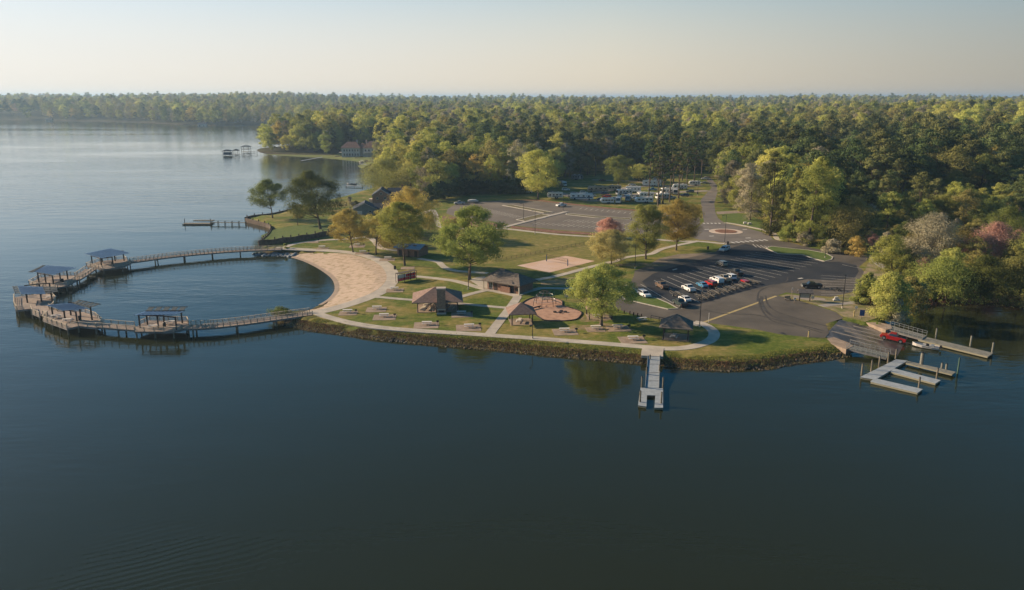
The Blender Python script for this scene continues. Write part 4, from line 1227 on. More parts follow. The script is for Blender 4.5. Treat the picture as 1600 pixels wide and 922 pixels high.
# ---------------- bank plants and rocks along the shoreline (uncountable)
def along(px, z=0.0):
    return np.array([tuple(p) for p in pxl(px, z)])
def scatter_line(P, n, lo, hi, r):
    seg = np.diff(P, axis=0); L_ = np.linalg.norm(seg, axis=1); cum = np.concatenate([[0], np.cumsum(L_)])
    t = r.random(n) * cum[-1]; k = np.clip(np.searchsorted(cum, t) - 1, 0, len(seg) - 1)
    f = (t - cum[k]) / L_[k]
    base = P[k] + seg[k] * f[:, None]
    nr_ = np.stack([-seg[k][:, 1], seg[k][:, 0]], 1) / L_[k][:, None]
    return base + nr_ * (lo + (hi - lo) * r.random(n))[:, None]
def tufts(name, pos, h, wd, m, r, blades=5):
    z, _ = terr(pos[:, 0], pos[:, 1])
    z = np.maximum(z, 0.0)
    n = len(pos) * blades
    p = np.repeat(np.column_stack([pos, z - 0.05]), blades, 0)
    p[:, :2] += r.normal(size=(n, 2)) * 0.22
    a = r.random(n) * 6.28; w_ = wd * (0.6 + 0.8 * r.random(n))
    hh = np.repeat(h * (0.5 + r.random(len(pos))), blades) * (0.6 + 0.6 * r.random(n))
    dx = np.cos(a) * w_; dy = np.sin(a) * w_
    tipx = r.normal(size=n) * 0.25 * hh; tipy = r.normal(size=n) * 0.25 * hh
    V = np.empty((n, 3, 3)); V[:, 0] = p - np.stack([dx, dy, 0 * dx], 1); V[:, 1] = p + np.stack([dx, dy, 0 * dx], 1)
    V[:, 2] = p + np.stack([tipx, tipy, hh], 1)
    me = mesh_np(name, V.reshape(-1, 3), np.arange(n * 3).reshape(n, 3), np.repeat(r.random(len(pos)), blades))
    me.materials.append(m)
    o = bpy.data.objects.new(name, me); col.objects.link(o); o['kind'] = 'stuff'
    return o
r4 = np.random.default_rng(44)
south = along([(1326, 553), (1322, 558), (1290, 563), (1240, 569), (1200, 577), (1140, 580), (1090, 578), (1036, 572)])
south2 = along([(1003, 569), (930, 562), (900, 560), (840, 554), (780, 548), (720, 543), (660, 538), (600, 532), (560, 527), (520, 521), (480, 516), (445, 508), (420, 500)])
L_brown = leaf_mat("bank_brown", (0.035, 0.022, 0.014), (0.15, 0.09, 0.055), 0.2, 0.0)
L_grassy = leaf_mat("bank_grass", (0.07, 0.085, 0.018), (0.17, 0.16, 0.045), 0.2, 0.0)
L_straw = leaf_mat("bank_straw", (0.08, 0.065, 0.03), (0.18, 0.15, 0.08), 0.2, 0.0)
def both(nm, lo, hi, n1, h, wd, m):
    pos = np.concatenate([scatter_line(south, n1, lo, hi, r4), scatter_line(south2, int(n1 * 2.0), lo, hi, r4)])
    # natural gaps
    g = nse(pos[:, 0], pos[:, 1], 0.35, lo + 2)
    pos = pos[g > -0.55]
    tufts(nm, pos, h, wd, m, r4)
both("bank_undergrowth", 0.1, -2.8, 3600, 0.19, 0.10, L_brown)
both("bank_grass", -1.6, -5.0, 3200, 0.13, 0.09, L_grassy)
both("bank_straw", 0.1, -1.4, 900, 0.35, 0.10, L_straw)
right = along([(1600, 479), (1560, 473), (1500, 471), (1440, 480), (1407, 492)])
tufts("inlet_bank_grass", scatter_line(right, 700, 0.3, -4.0, r4), 0.8, 0.12, L_brown, r4)
def rocks(name, pos, sz, m, r):
    ico = bmesh.new(); bmesh.ops.create_icosphere(ico, subdivisions=1, radius=1.0)
    bv = np.array([v.co[:] for v in ico.verts]); bf = np.array([[v.index for v in f.verts] for f in ico.faces]); ico.free()
    n = len(pos); z, _ = terr(pos[:, 0], pos[:, 1]); z = np.maximum(z, -0.1)
    s_ = sz * (0.35 + 1.3 * r.random((n, 1, 1)) ** 2 + 0.4 * r.random((n, 1, 3))) * np.array([1, 1, 0.7])
    V = bv[None] * (1 + 0.25 * r.normal(size=(n, len(bv), 1))) * s_
    a = r.random(n) * 6.28; ca, sa = np.cos(a)[:, None], np.sin(a)[:, None]
    X = V[:, :, 0] * ca - V[:, :, 1] * sa; Y = V[:, :, 0] * sa + V[:, :, 1] * ca
    V = np.stack([X + pos[:, None, 0], Y + pos[:, None, 1], V[:, :, 2] + z[:, None] + 0.05], 2)
    Fc = (bf[None] + (np.arange(n) * len(bv))[:, None, None]).reshape(-1, 3)
    me = mesh_np(name, V.reshape(-1, 3), Fc); me.materials.append(m)
    o = bpy.data.objects.new(name, me); col.objects.link(o); o['kind'] = 'stuff'
rocks("shoreline_rocks", np.concatenate([scatter_line(south, 300, 0.4, -1.0, r4), scatter_line(south2, 640, 0.4, -1.0, r4)]), 0.25, M_rock, r4)
rk = along([(404, 396), (412, 398), (425, 397.5), (440, 398), (452, 399), (461, 400)])
rocks("blue_grey_riprap", scatter_line(rk, 210, 1.0, -2.6, r4) , 0.55, M_rockblue, r4)
# bank of the neighbour's lawn continues behind; leaf litter patches under trees are part of the ground

# ---------------- people-made structures
def rail_section(P, z, h=1.05, post=2.4):
    """list of posts/rails along 3d polyline P; returns MB"""
    mb = MB()
    n = len(P)
    for i in range(n - 1):
        a = Vector((P[i].x, P[i].y, z)); b = Vector((P[i + 1].x, P[i + 1].y, z))
        mb.beam(a + Vector((0, 0, h)), b + Vector((0, 0, h)), 0.22, 0.07)
        for q in (0.18, 0.45, 0.72):
            mb.beam(a + Vector((0, 0, q)), b + Vector((0, 0, q)), 0.045, 0.06)
        L_ = (b - a).length; k = max(1, int(round(L_ / post)))
        for j in range(k + (i == n - 2)):
            p = a.lerp(b, j / k)
            mb.beam(p + Vector((0, 0, -0.3)), p + Vector((0, 0, h + 0.02)), 0.15, 0.15)
    return mb

DZ = 1.75
wA = smooth(pxl([(486, 489.5), (455, 493.5), (420, 498.5), (380, 504), (340, 508.5), (318, 510), (288, 511)], DZ), 4)
wB = pxl([(218, 513), (190, 511), (156, 508)], DZ)
wC = pxl([(86, 492), (72, 486), (58, 480), (46, 473)], DZ)
wD = pxl([(60, 462), (72, 453), (86, 444)], DZ)
wE = pxl([(116, 437), (130, 428.5), (142, 420)], DZ)
wF = smooth(pxl([(198, 409.5), (225, 406), (250, 402.5), (275, 399.5), (300, 397), (325, 394.8), (350, 392.8), (375, 391.2), (400, 390), (440, 388.8)], DZ), 4)
plats = [pxl([(209.5, 518), (272, 518), (297, 511), (293, 501), (234, 500.5), (217, 508)], DZ),
         pxl([(66, 499.6), (104.6, 513.5), (122.5, 509.4), (152, 512), (161, 504), (150, 494.5), (127, 486.5), (90, 484), (74, 492)], DZ),
         pxl([(22, 477.6), (26, 484.5), (48, 482.5), (50, 489), (62, 494), (72, 488), (84, 479), (88, 470), (80, 459), (46, 461), (22, 465)], DZ),
         pxl([(45, 443.5), (64, 433.5), (90, 430), (121, 430.4), (122.5, 436), (104.6, 446.7), (90, 449), (57.4, 448)], DZ),
         pxl([(134.6, 415.5), (155, 408.5), (195, 404.5), (205, 411), (192, 416.5), (160.7, 421)], DZ)]
bw = thing("boardwalk", "long curved timber boardwalk on pilings encircling the swimming lagoon", "boardwalk")
runs = [(wA, 3.2), (wB, 3.0), (wC, 3.6), (wD, 3.4), (wE, 3.2), (wF, 3.0)]
polys = []
for k, (P, w_) in enumerate(runs):
    a, b = offset_line(P, w_)
    polys.append(list(a) + list(b)[::-1])
    ribbon_mb(P, w_, DZ - 0.004 * (k % 2), 0.10).build("walkway_deck", M_deck, bw)
    ribbon_mb(P, w_ - 0.14, DZ - 0.115, 0.36).build("walkway_joists", M_fascia, bw)
for k, pl in enumerate(plats):
    polys.append(pl)
    mb = MB(); mb.prism(pl, DZ - 0.09, DZ + 0.012 + 0.004 * k); mb.build("platform_deck", M_deck, bw)
    cxy = sum(pl, Vector((0, 0))) / len(pl)
    mb = MB(); mb.prism([cxy + (p - cxy) * 0.985 for p in pl], DZ - 0.5, DZ - 0.095); mb.build("platform_fascia", M_fascia, bw)
def rail_edges(P, own, closed):
    m = len(P); runs_ = []; cur = []
    for i in range(m if closed else m - 1):
        a, b = P[i], P[(i + 1) % m]
        k = max(1, int(round((b - a).length / 2.4)))
        for j in range(k):
            p, q = a.lerp(b, j / k), a.lerp(b, (j + 1) / k)
            mid = np.array([tuple((p + q) / 2)])
            blocked = any(inside(mid, po)[0] for kk, po in enumerate(polys) if kk != own)
            if blocked:
                if len(cur) > 1: runs_.append(cur)
                cur = []
            else:
                if not cur: cur = [p]
                cur.append(q)
    if len(cur) > 1: runs_.append(cur)
    return runs_
for k, (P, w_) in enumerate(runs):
    a, b = offset_line(P, w_ - 0.15)
    for side in (a, b):
        for r_ in rail_edges(side, k, False):
            rail_section(r_, DZ).build("railing", M_rail, bw)
for k, pl in enumerate(plats):
    cxy = sum(pl, Vector((0, 0))) / len(pl)
    for r_ in rail_edges([cxy + (p - cxy) * 0.985 for p in pl], len(runs) + k, True):
        rail_section(r_, DZ + 0.02).build("railing", M_rail, bw)
# pilings
npile = 0
for k, (P, w_) in enumerate(runs):
    a, b = offset_line(P, w_ - 0.5)
    acc = 0; last = P[0]; stepd = 9.0 if k in (0, 5) else 3.4
    for i in range(1, len(P)):
        seg = (P[i] - P[i - 1]).length; acc += seg
        if acc > stepd and dist_poly(np.array([tuple(P[i])]), SHORE)[0] > 0.5 and not inside(np.array([tuple(P[i])]), SHORE)[0]:
            acc = 0
            for q in (a[i], b[i]):
                MB().tube((q.x, q.y, -2), (q.x, q.y, DZ - 0.45), 0.2, n=8).build("pile", M_pile, bw); npile += 1
            MB().beam((a[i].x, a[i].y, DZ - 0.6), (b[i].x, b[i].y, DZ - 0.6), 0.3, 0.35).build("pile_cap", M_pile, bw)
for pl in plats:
    cxy = sum(pl, Vector((0, 0))) / len(pl)
    m = len(pl)
    for i in range(m):
        a, b = pl[i], pl[(i + 1) % m]
        kk = max(1, int((b - a).length / 4.2))
        for j in range(kk):
            q = cxy + (a.lerp(b, j / kk) - cxy) * 0.93
            if npile < 96:
                MB().tube((q.x, q.y, -2), (q.x, q.y, DZ - 0.45), 0.19, n=8).build("pile", M_pile, bw); npile += 1
# shelters on the boardwalk
def V3(px, py, z): return at(px, py, z)
def shelter(label, roof_px, zr, slats_px, zs, posts, m=M_bluemetal, nsl=6):
    """roof corners given with their real heights"""
    rc_ = [at(p[0], p[1], z) for p, z in zip(roof_px, zr)]
    cen = sum(rc_, Vector()) / 4
    base = Vector((cen.x, cen.y, DZ + 0.03))
    t = thing("shade_shelter", label, "shelter", base, 0.0, "shade shelters along the boardwalk")
    loc = [p - base for p in rc_]
    MB().slab(loc, 0.12).build("roof", m, t)
    # standing seams
    sm = MB()
    for i in range(1, 10):
        f = i / 10
        a = loc[0].lerp(loc[1], f) + Vector((0, 0, 0.03)); b = loc[3].lerp(loc[2], f) + Vector((0, 0, 0.03))
        sm.beam(a, b, 0.06, 0.06)
    sm.build("roof_seams", m, t)
    for sp, z_ in zip(slats_px, zs):
        q = [at(p[0], p[1], z) - base for p, z in zip(sp, z_)]
        sl_ = MB()
        for i in range(nsl):
            f0 = (i + 0.12) / nsl; f1 = (i + 0.78) / nsl
            sl_.slab([q[0].lerp(q[1], f0), q[0].lerp(q[1], f1), q[3].lerp(q[2], f1), q[3].lerp(q[2], f0)], 0.08)
        sl_.build("slatted_roof", M_darkslat, t)
        e = MB(); e.beam(q[0], q[1], 0.12, 0.16); e.beam(q[3], q[2], 0.12, 0.16); e.build("slat_beam", M_darkslat, t)
    def zroof(x, y):
        # plane through three corners
        a, b, c = loc[0], loc[1], loc[3]
        n = (b - a).cross(c - a)
        return a.z - (n.x * (x - a.x) + n.y * (y - a.y)) / n.z
    tops = []
    for (px_, py_) in posts:
        p = at(px_, py_, DZ + 0.03) - base
        zt = min(max(zroof(p.x, p.y) - 0.14, 2.2), 3.5)
        MB().box(p.x, p.y, 0, 0.28, 0.28, zt).build("post", M_darkbrown, t)
        tops.append(Vector((p.x, p.y, zt - 0.15)))
    h = len(tops) // 2
    for grp in (tops[:h], tops[h:]):
        for a, b in zip(grp[:-1], grp[1:]):
            MB().beam(a, b, 0.16, 0.28).build("beam", M_darkbrown, t)
    return t
shelter("blue grey metal roofed shelter nearest the boardwalk's lower landing", [(208.7, 492.3), (273, 491.5), (287.6, 486.6), (226, 486.6)], (5.15, 5.15, 5.2, 5.2),
        [[(226, 485.8), (289, 485.2), (294, 479.4), (232, 479.8)]], [(5.25, 5.25, 5.5, 5.5)], [(219, 512), (247.7, 512.6), (276, 515), (230.6, 507), (257, 506), (285, 505)], nsl=5)
shelter("shelter with half slatted roof on the southwest platform of the boardwalk", [(72, 476.5), (98, 485), (137, 481.7), (111, 473.6)], (5.2, 4.9, 5.1, 5.5),
        [[(113, 473.2), (140, 481.2), (158, 475.5), (122, 468.6)]], [(5.5, 5.1, 5.3, 5.9)], [(83, 496), (102, 500.5), (121, 505.5), (111, 492.5), (126, 494), (144, 500)], nsl=5)
shelter("steeply tilted blue roofed shelter at the boardwalk's far west corner", [(28, 446.7), (33, 459), (71.3, 459), (66.4, 448.3)], (5.15, 4.5, 4.5, 5.15),
        [[(66.8, 448), (71.6, 459), (90, 456), (87, 447.5)], [(19.5, 447.2), (24, 459), (31, 459), (26.5, 446.7)]], [(5.15, 4.5, 4.5, 5.15), (5.15, 4.5, 4.5, 5.15)],
        [(43, 473), (65, 471), (82, 472), (42, 464), (64, 462), (80, 461)], nsl=4)
shelter("wide flat blue roofed shelter on the northwest platform", [(52, 424), (82.6, 428.8), (119, 418), (72, 414.5)], (4.9, 4.8, 5.4, 5.5),
        [[(44.4, 424.7), (51, 425.3), (70.5, 415), (66, 414.7)]], [(4.9, 4.9, 5.5, 5.5)], [(61, 441), (72, 443), (84, 445), (71, 437), (95, 440), (106, 436)], nsl=4)
shelter("blue roofed shelter farthest up the boardwalk, before the long curve", [(132, 396.3), (159, 403), (203, 395), (172, 388)], (5.0, 4.9, 5.1, 5.5), [], [],
        [(144.4, 413), (159, 417), (177, 416), (160, 409), (180, 408), (194, 407.5)])

def table(px, z=G, label="", rz=0.0, group="picnic tables", mt=None, kind_="picnic_table"):
    p = at(px[0], px[1], z)
    t = thing(kind_, label, "picnic table", p, rz, group)
    mt = mt or M_offwhite
    MB().box(0, 0, 0.74, 2.4, 0.8, 0.06).build("table_top", mt, t)
    for s_ in (-1, 1):
        MB().box(0, s_ * 0.72, 0.42, 2.4, 0.3, 0.05).build("bench", mt, t)
        mb = MB(); x = s_ * 0.8
        mb.beam((x, -0.75, 0), (x, -0.25, 0.74), 0.07); mb.beam((x, 0.75, 0), (x, 0.25, 0.74), 0.07); mb.beam((x, -0.8, 0.40), (x, 0.8, 0.40), 0.06)
        mb.build("leg", M_grey, t)
    return t
def bin_(px, label, z=G, s_=1.0):
    p = at(px[0], px[1], z)
    t = thing("litter_bin", label, "litter bin", p, 0, "black litter bins")
    MB().tube((0, 0, 0), (0, 0, 1.0 * s_), 0.36, 0.38, 12).build("drum", M_black, t)
    MB().tube((0, 0, 1.0 * s_), (0, 0, 1.25 * s_), 0.42, 0.15, 12).build("lid", M_black, t)
for px_, lab in (((98, 441), "dark litter bin under the northwest shelter"), ((257, 510.5), "dark litter bin under the shelter nearest the lower landing"), ((125, 500), "dark litter bin under the southwest shelter"), ((176, 414), "dark litter bin under the uppermost boardwalk shelter")):
    bin_(px_, lab, DZ + 0.03, 0.9)
for px_, lab in (((240, 513), "pale picnic table under the lower landing shelter"), ((88, 497), "pale picnic table by the southwest platform's rail"), ((106, 503), "pale picnic table at the southwest platform's front rail"), ((80, 467), "sunlit pale picnic table beside the far west shelter"),
                 ((88, 441), "picnic table under the northwest shelter"), ((168, 413), "picnic table under the uppermost boardwalk shelter"), ((266, 506.5), "picnic table at the back rail under the lower shelter")):
    table(px_, DZ + 0.035, lab, 0.15, "picnic tables on the boardwalk")
bin_((617, 421), "black litter bin beside the promenade near the life jacket stand")
bin_((1137, 382), "black litter bin at the roundabout crosswalk")
bin_((1106, 390), "dark litter bin on the grass left of the white camper pickup")
bin_((1090, 303), "black litter bin beside the campground road")
bin_((1356, 407), "black litter bin at the lot's far corner")

# picnic pads, tables, grills
pads = [((544, 489.5), "pad nearest the beach end of the shore path", 3.4), ((588, 484), "pad between promenade and stone chimney pavilion", 3.8), ((601, 496), "pad midway between promenade and shore path", 4.2), ((666, 508.5), "pad below the chimney pavilion", 4.4),
        ((722, 492), "pad right of the stone chimney", 4.0), ((732, 512.5), "pad west of the diagonal path", 4.4), ((883, 519), "pad south of the playground", 4.2), ((930, 515), "pad west of the big tree trunk's foot", 3.2), ((966, 513.5), "pad east of the big tree", 4.0),
        ((988, 531.5), "pad near the floating pier landing", 4.4), ((617, 454), "pad by the promenade below the life jacket stand", 3.6), ((605, 406), "pad across from the beach centre", 3.8), ((637, 419), "slab beside the yellow green tree", 3.2),
        ((490, 378.5), "pad by the upper left path", 2.8), ((504, 388.5), "pad beside the promenade's upper end", 3.2), ((566, 396), "pad next to the orange brown tree", 3.6), ((558, 385), "pad beneath the budding trees", 4.2)]
for i, (p, where, w_) in enumerate(pads):
    c = at(*p)
    t = thing("picnic_pad", "square concrete picnic " + where, "picnic pad", (c.x, c.y, G), 0.08, "concrete picnic pads")
    MB().box(0, 0, -0.2, w_ * 1.35, w_ * 1.2, 0.25).build("slab", M_slab, t)
    if i not in (12, 13):
        table((p[0] + (1 if i % 2 else -1), p[1] - 1.2), G + 0.055, "pale picnic table on the " + where, 0.05 + 0.03 * (i % 3), "picnic tables on concrete pads")
    if i not in (1, 7, 10, 11, 12, 14):
        q = c + Vector((w_ * 0.62, 0.4 if i % 2 else -0.4, 0))
        g_ = thing("park_grill", "black park grill beside the " + where, "grill", (q.x, q.y, G + 0.05), 0.2, "black park grills")
        MB().tube((0, 0, -0.05), (0, 0, 0.75), 0.05).build("post", M_black, g_)
        mb = MB(); mb.box(0, 0, 0.75, 0.6, 0.5, 0.06); mb.box(0, 0.24, 0.78, 0.6, 0.04, 0.25); mb.box(-0.28, 0, 0.78, 0.04, 0.5, 0.22); mb.box(0.28, 0, 0.78, 0.04, 0.5, 0.22)
        mb.build("firebox", M_black, g_)
table((1003, 501), G + 0.01, "white picnic table standing on grass by the pipe fence", 0.2, "picnic tables on grass")
table((559, 381), G + 0.01, "brown picnic table in the shade behind the budding tree", 0.2, "picnic tables on grass", M_wood)

# picnic pavilions
def pavilion(px, sx, sy, hp, hr, label, roofm, rz=0.0, hip=0.0, nposts=4, oh=0.9, over=None):
    p = at(*px)
    t = thing("picnic_pavilion", label, "pavilion", (p.x, p.y, G), rz, "hip roofed picnic pavilions")
    MB().box(0, 0, -0.2, sx + 0.6, sy + 0.6, 0.28).build("floor_slab", M_slab, t)
    ex, ey = sx / 2 + oh, sy / 2 + oh
    e = [(-ex, -ey, hp), (ex, -ey, hp), (ex, ey, hp), (-ex, ey, hp)]
    r_ = [(-hip, 0, hr), (hip, 0, hr)]
    mb = MB()
    vs = e + r_ + [(v[0], v[1], v[2] - 0.18) for v in e] 
    mb.add(vs, [(0, 1, 5, 4), (1, 2, 5), (2, 3, 4, 5), (3, 0, 4), (0, 6, 7, 1), (1, 7, 8, 2), (2, 8, 9, 3), (3, 9, 6, 0), (6, 9, 8, 7)])
    mb.build("roof", roofm, t)
    xs = [-sx / 2, sx / 2] if nposts == 4 else [-sx / 2, -sx / 6, sx / 6, sx / 2]
    for x in xs:
        for y in (-sy / 2, sy / 2):
            MB().box(x, y, 0.08, 0.24, 0.24, hp - 0.3).build("post", M_darkbrown, t)
    return t
pb = pavilion((684, 481), 10.2, 8.0, 2.9, 5.7, "large brown hip roofed pavilion with the stone chimney", M_shingle2, rz=0.10, nposts=8, oh=1.4, hip=0.6)
ch = thing("stone_chimney", "tall square stone chimney in front of the large pavilion's roof", "chimney", tuple(at(690, 489.5)), 0.05)
MB().box(0, 0, -0.1, 2.1, 1.6, 6.5).build("stack", M_stone, ch)
MB().box(0, 0, 6.4, 2.4, 1.9, 0.35).build("cap", M_capstone, ch)
mb = MB(); mb.box(0, -0.9, 0, 2.4, 0.5, 0.4); mb.build("hearth_base", M_capstone, ch); MB().box(0, -0.86, 1.05, 2.35, 0.35, 0.25).build("mantel", M_capstone, ch)
MB().box(0, -0.815, 0.42, 1.3, 0.05, 0.6).build("fire_opening", M_black, ch)
for k, (dx, dy) in enumerate([(-3.4, -2), (-1, -2.2), (1.6, -2), (3.6, -1.5), (-3, 1.6), (-0.5, 1.4), (2.2, 1.6)]):
    p = at(684, 481)
    t = thing("picnic_table", ("pale picnic table in the front row" if k < 4 else "pale picnic table in the back row") + " under the chimney pavilion", "picnic table", (p.x + dx, p.y + dy, G + 0.08), 1.4, "picnic tables, front row of the pavilion" if k < 4 else "picnic tables, back row of the pavilion")
    MB().box(0, 0, 0.74, 2.2, 0.8, 0.06).build("table_top", M_cream, t)
    for s_ in (-1, 1):
        MB().box(0, s_ * 0.72, 0.42, 2.2, 0.3, 0.05).build("bench", M_cream, t)
        MB().beam((s_ * 0.8, -0.7, 0.2), (s_ * 0.8, 0.7, 0.2), 0.08, 0.4).build("leg", M_grey, t)
pavilion((814, 503), 5.0, 5.0, 2.9, 5.0, "small brown pyramid roofed pavilion beside the playground", M_shingle2, rz=0.12, oh=0.9)
table((812, 503.5), G + 0.09, "picnic table under the playground pavilion", 1.45, "picnic tables under small pavilions")
pavilion((936, 495), 5.6, 5.0, 2.9, 5.0, "pavilion half hidden behind the large olive tree's crown", M_shingle2, rz=0.05, oh=0.8)
table((934, 496), G + 0.09, "picnic table under the pavilion behind the olive tree", 0.1, "picnic tables under small pavilions")
pavilion((1056, 527), 5.4, 5.0, 3.1, 5.6, "dark shingled pavilion near the floating pier landing", M_shingle, rz=-0.25, oh=1.0)
table((1053, 528), G + 0.09, "picnic table under the pavilion near the floating pier", 1.2, "picnic tables under small pavilions")
# ---------------- buildings in the park
def hip(mb, x0, x1, y0, y1, z0, z1, ridge, axis='x'):
    cx_, cy_ = (x0 + x1) / 2, (y0 + y1) / 2
    if axis == 'x': r_ = [(cx_ - ridge, cy_, z1), (cx_ + ridge, cy_, z1)]
    else: r_ = [(cx_, cy_ - ridge, z1), (cx_, cy_ + ridge, z1)]
    e = [(x0, y0, z0), (x1, y0, z0), (x1, y1, z0), (x0, y1, z0)]
    lo = [(v[0], v[1], z0 - 0.25) for v in e]
    if axis == 'x': f = [(0, 1, 5, 4), (1, 2, 5), (2, 3, 4, 5), (3, 0, 4)]
    else: f = [(0, 1, 4), (1, 2, 5, 4), (2, 3, 5), (3, 0, 4, 5)]
    mb.add(e + r_ + lo, f + [(0, 6, 7, 1), (1, 7, 8, 2), (2, 8, 9, 3), (3, 9, 6, 0), (6, 9, 8, 7)])
def gable(mb, x0, x1, y0, y1, z0, z1, axis='x', t=0.2):
    if axis == 'x':
        cy_ = (y0 + y1) / 2
        mb.slab([(x0, y0, z0), (x1, y0, z0), (x1, cy_, z1), (x0, cy_, z1)], t)
        mb.slab([(x0, cy_, z1 + 0.003), (x1, cy_, z1 + 0.003), (x1, y1, z0), (x0, y1, z0)], t)
    else:
        cx_ = (x0 + x1) / 2
        mb.slab([(x0, y0, z0), (cx_, y0, z1), (cx_, y1, z1), (x0, y1, z0)], t)
        mb.slab([(cx_, y0, z1 + 0.003), (x1, y0, z0), (x1, y1, z0), (cx_, y1, z1 + 0.003)], t)
def window(b, x, y, z, w_, h_, nx, ny, frame=None, glass=None, th=0.06):
    """window on a wall whose outward normal is (nx,ny)"""
    fr = empty_child("window", b)
    a = math.atan2(ny, nx) + math.pi / 2
    fr.location = (x + nx * 0.01, y + ny * 0.01, z); fr.rotation_euler = (0, 0, a)
    g_ = MB().box(0, 0, 0, w_, th, h_).build("pane", glass or M_glass, fr)
    mb = MB(); mb.box(0, 0.0, -0.08, w_ + 0.2, th + 0.06, 0.08); mb.box(0, 0, h_, w_ + 0.2, th + 0.06, 0.1); mb.box(-w_ / 2 - 0.05, 0, 0, 0.1, th + 0.04, h_); mb.box(w_ / 2 + 0.05, 0, 0, 0.1, th + 0.04, h_); mb.box(0, 0, 0, 0.06, th + 0.03, h_)
    mb.build("frame", frame or M_white, fr)
def empty_child(nm, b):
    o = bpy.data.objects.new(nm, None); col.objects.link(o); o.parent = b; return o

# main restroom / concession building
p = at(797, 452)
b = thing("park_building", "low brick building with dark hipped shingle roof beside the paved plaza", "building", (p.x, p.y, G), -0.62)
# local x runs along the long front, local -y faces the camera's left
MB().box(0, 0, -0.1, 11.0, 7.0, 2.8).build("wall", M_brick, b)
mb = MB(); hip(mb, -6.9, 6.6, -4.6, 4.4, 2.75, 5.1, 3.2); mb.build("roof", M_shingle, b)
MB().box(-6.2, 4.6, -0.1, 4.6, 4.6, 2.6).build("wing_wall", M_brick2, b)
mb = MB(); hip(mb, -9.4, -3.0, 1.8, 7.7, 2.7, 4.5, 0.8); mb.build("wing_roof", M_shingle, b)
MB().box(1.2, -3.9, -0.1, 3.2, 0.35, 1.9).build("screen_wall", M_brick, b)
MB().box(-2.6, -3.54, 0, 1.0, 0.1, 2.1).build("door", M_darkbrown, b)
MB().box(2.9, -3.54, 0, 1.8, 0.1, 2.2).build("open_doorway", M_black, b)
window(b, -4.3, -3.5, 0.5, 1.1, 1.7, 0, -1)
MB().box(4.8, -3.62, 0.9, 0.9, 0.25, 0.7).build("vending_box", M_black, b)
for x in (-6.4, 6.1): MB().box(x, -4.2, 0, 0.3, 0.3, 2.5).build("post", M_cream, b)
# small restroom
p = at(645, 398)
b = thing("small_restroom", "small brick restroom with blue grey metal roof behind the yellow green tree", "building", (p.x, p.y, G), -0.42)
MB().box(0, 0, -0.1, 8.6, 6.4, 3.0).build("wall", M_brick, b)
mb = MB(); gable(mb, -5.3, 5.3, -4.2, 4.2, 2.95, 4.1); mb.build("roof", mat("metal_roof_light", (0.20, 0.26, 0.31), 0.35, (0.14, 0.18, 0.22), 0.5, metal=0.3), b)
MB().box(3.2, -3.26, 0, 1.1, 0.12, 2.1).build("door", M_darkbrown, b)
MB().box(-3.0, -3.26, 0, 1.1, 0.12, 2.1).build("door", M_darkbrown, b)
MB().box(0.4, -3.8, -0.1, 0.3, 1.2, 2.2).build("screen_wall", M_brick, b)
MB().box(1.9, -0.6, 3.62, 1.3, 2.6, 0.14).build("skylight", M_glass, b)
# life jacket loaner stand
p0, p1 = at(621, 442), at(650, 436)
d = (p1 - p0); L_ = d.length; az = math.atan2(d.y, d.x); mid = (p0 + p1) / 2
b = thing("life_jacket_stand", "black framed loaner stand hung with red life jackets beside the promenade", "stand", (mid.x, mid.y, G), az)
mb = MB()
for x in (-L_ / 2, -L_ / 6, L_ / 6, L_ / 2):
    for y in (-0.4, 0.7):
        MB().box(x, y, 0, 0.12, 0.12, 2.6).build("post", M_black, b)
MB().slab([(-L_ / 2 - 0.2, -0.3, 2.75), (L_ / 2 + 0.2, -0.3, 2.75), (L_ / 2 + 0.2, 0.8, 2.9), (-L_ / 2 - 0.2, 0.8, 2.9)], 0.1).build("roof", M_shingle, b)
MB().box(0, 0.1, 0.3, L_ - 0.2, 0.05, 2.0).build("back_board", M_white, b)
rj = random.Random(3)
for i in range(11):
    x = -L_ / 2 + 0.35 + i * (L_ - 0.7) / 10
    for lv in range(2):
        if lv == 1 and i < 5: continue
        z = 0.45 + 0.95 * lv
        j = MB(); j.box(x, -0.1, z, 0.36, 0.22, 0.62); j.box(x - 0.1, -0.1, z + 0.62, 0.1, 0.18, 0.14); j.box(x + 0.1, -0.1, z + 0.62, 0.1, 0.18, 0.14)
        j = j.build("life_jacket", M_red, None); j.location = (mid.x, mid.y, G); j.rotation_euler = (0, 0, az)
        tag(j, "red life jacket hanging on the " + ("upper" if lv else "lower") + " row of the loaner stand", "life jacket", "red life jackets, " + ("upper" if lv else "lower") + " row")
# playground climber
p = at(851, 477)
b = thing("playground_climber", "dark domed rope climbing frame on the playground mulch", "playground climber", (p.x, p.y, G + 0.05), 0.3)
rn = 6
for k in range(rn):
    a = math.pi * 2 * k / rn
    pts = [Vector((3.2 * math.cos(a) * math.cos(t), 2.6 * math.sin(a) * math.cos(t), 4.0 * math.sin(t))) for t in [i * math.pi / 2 / 6 for i in range(7)]]
    mb = MB()
    for q, r_ in zip(pts[:-1], pts[1:]): mb.tube(q, r_, 0.07, n=6)
    mb.build("arch", M_darkbrown, b)
for t in (0.35, 0.75, 1.1):
    mb = MB()
    for k in range(18):
        a, a2 = math.pi * 2 * k / 18, math.pi * 2 * (k + 1) / 18
        mb.tube((3.2 * math.cos(a) * math.cos(t), 2.6 * math.sin(a) * math.cos(t), 4 * math.sin(t)), (3.2 * math.cos(a2) * math.cos(t), 2.6 * math.sin(a2) * math.cos(t), 4 * math.sin(t)), 0.045, n=5)
    mb.build("rope_ring", M_grey, b)
MB().box(0, 0, 1.7, 2.2, 2.2, 0.12).build("platform", M_wood, b)
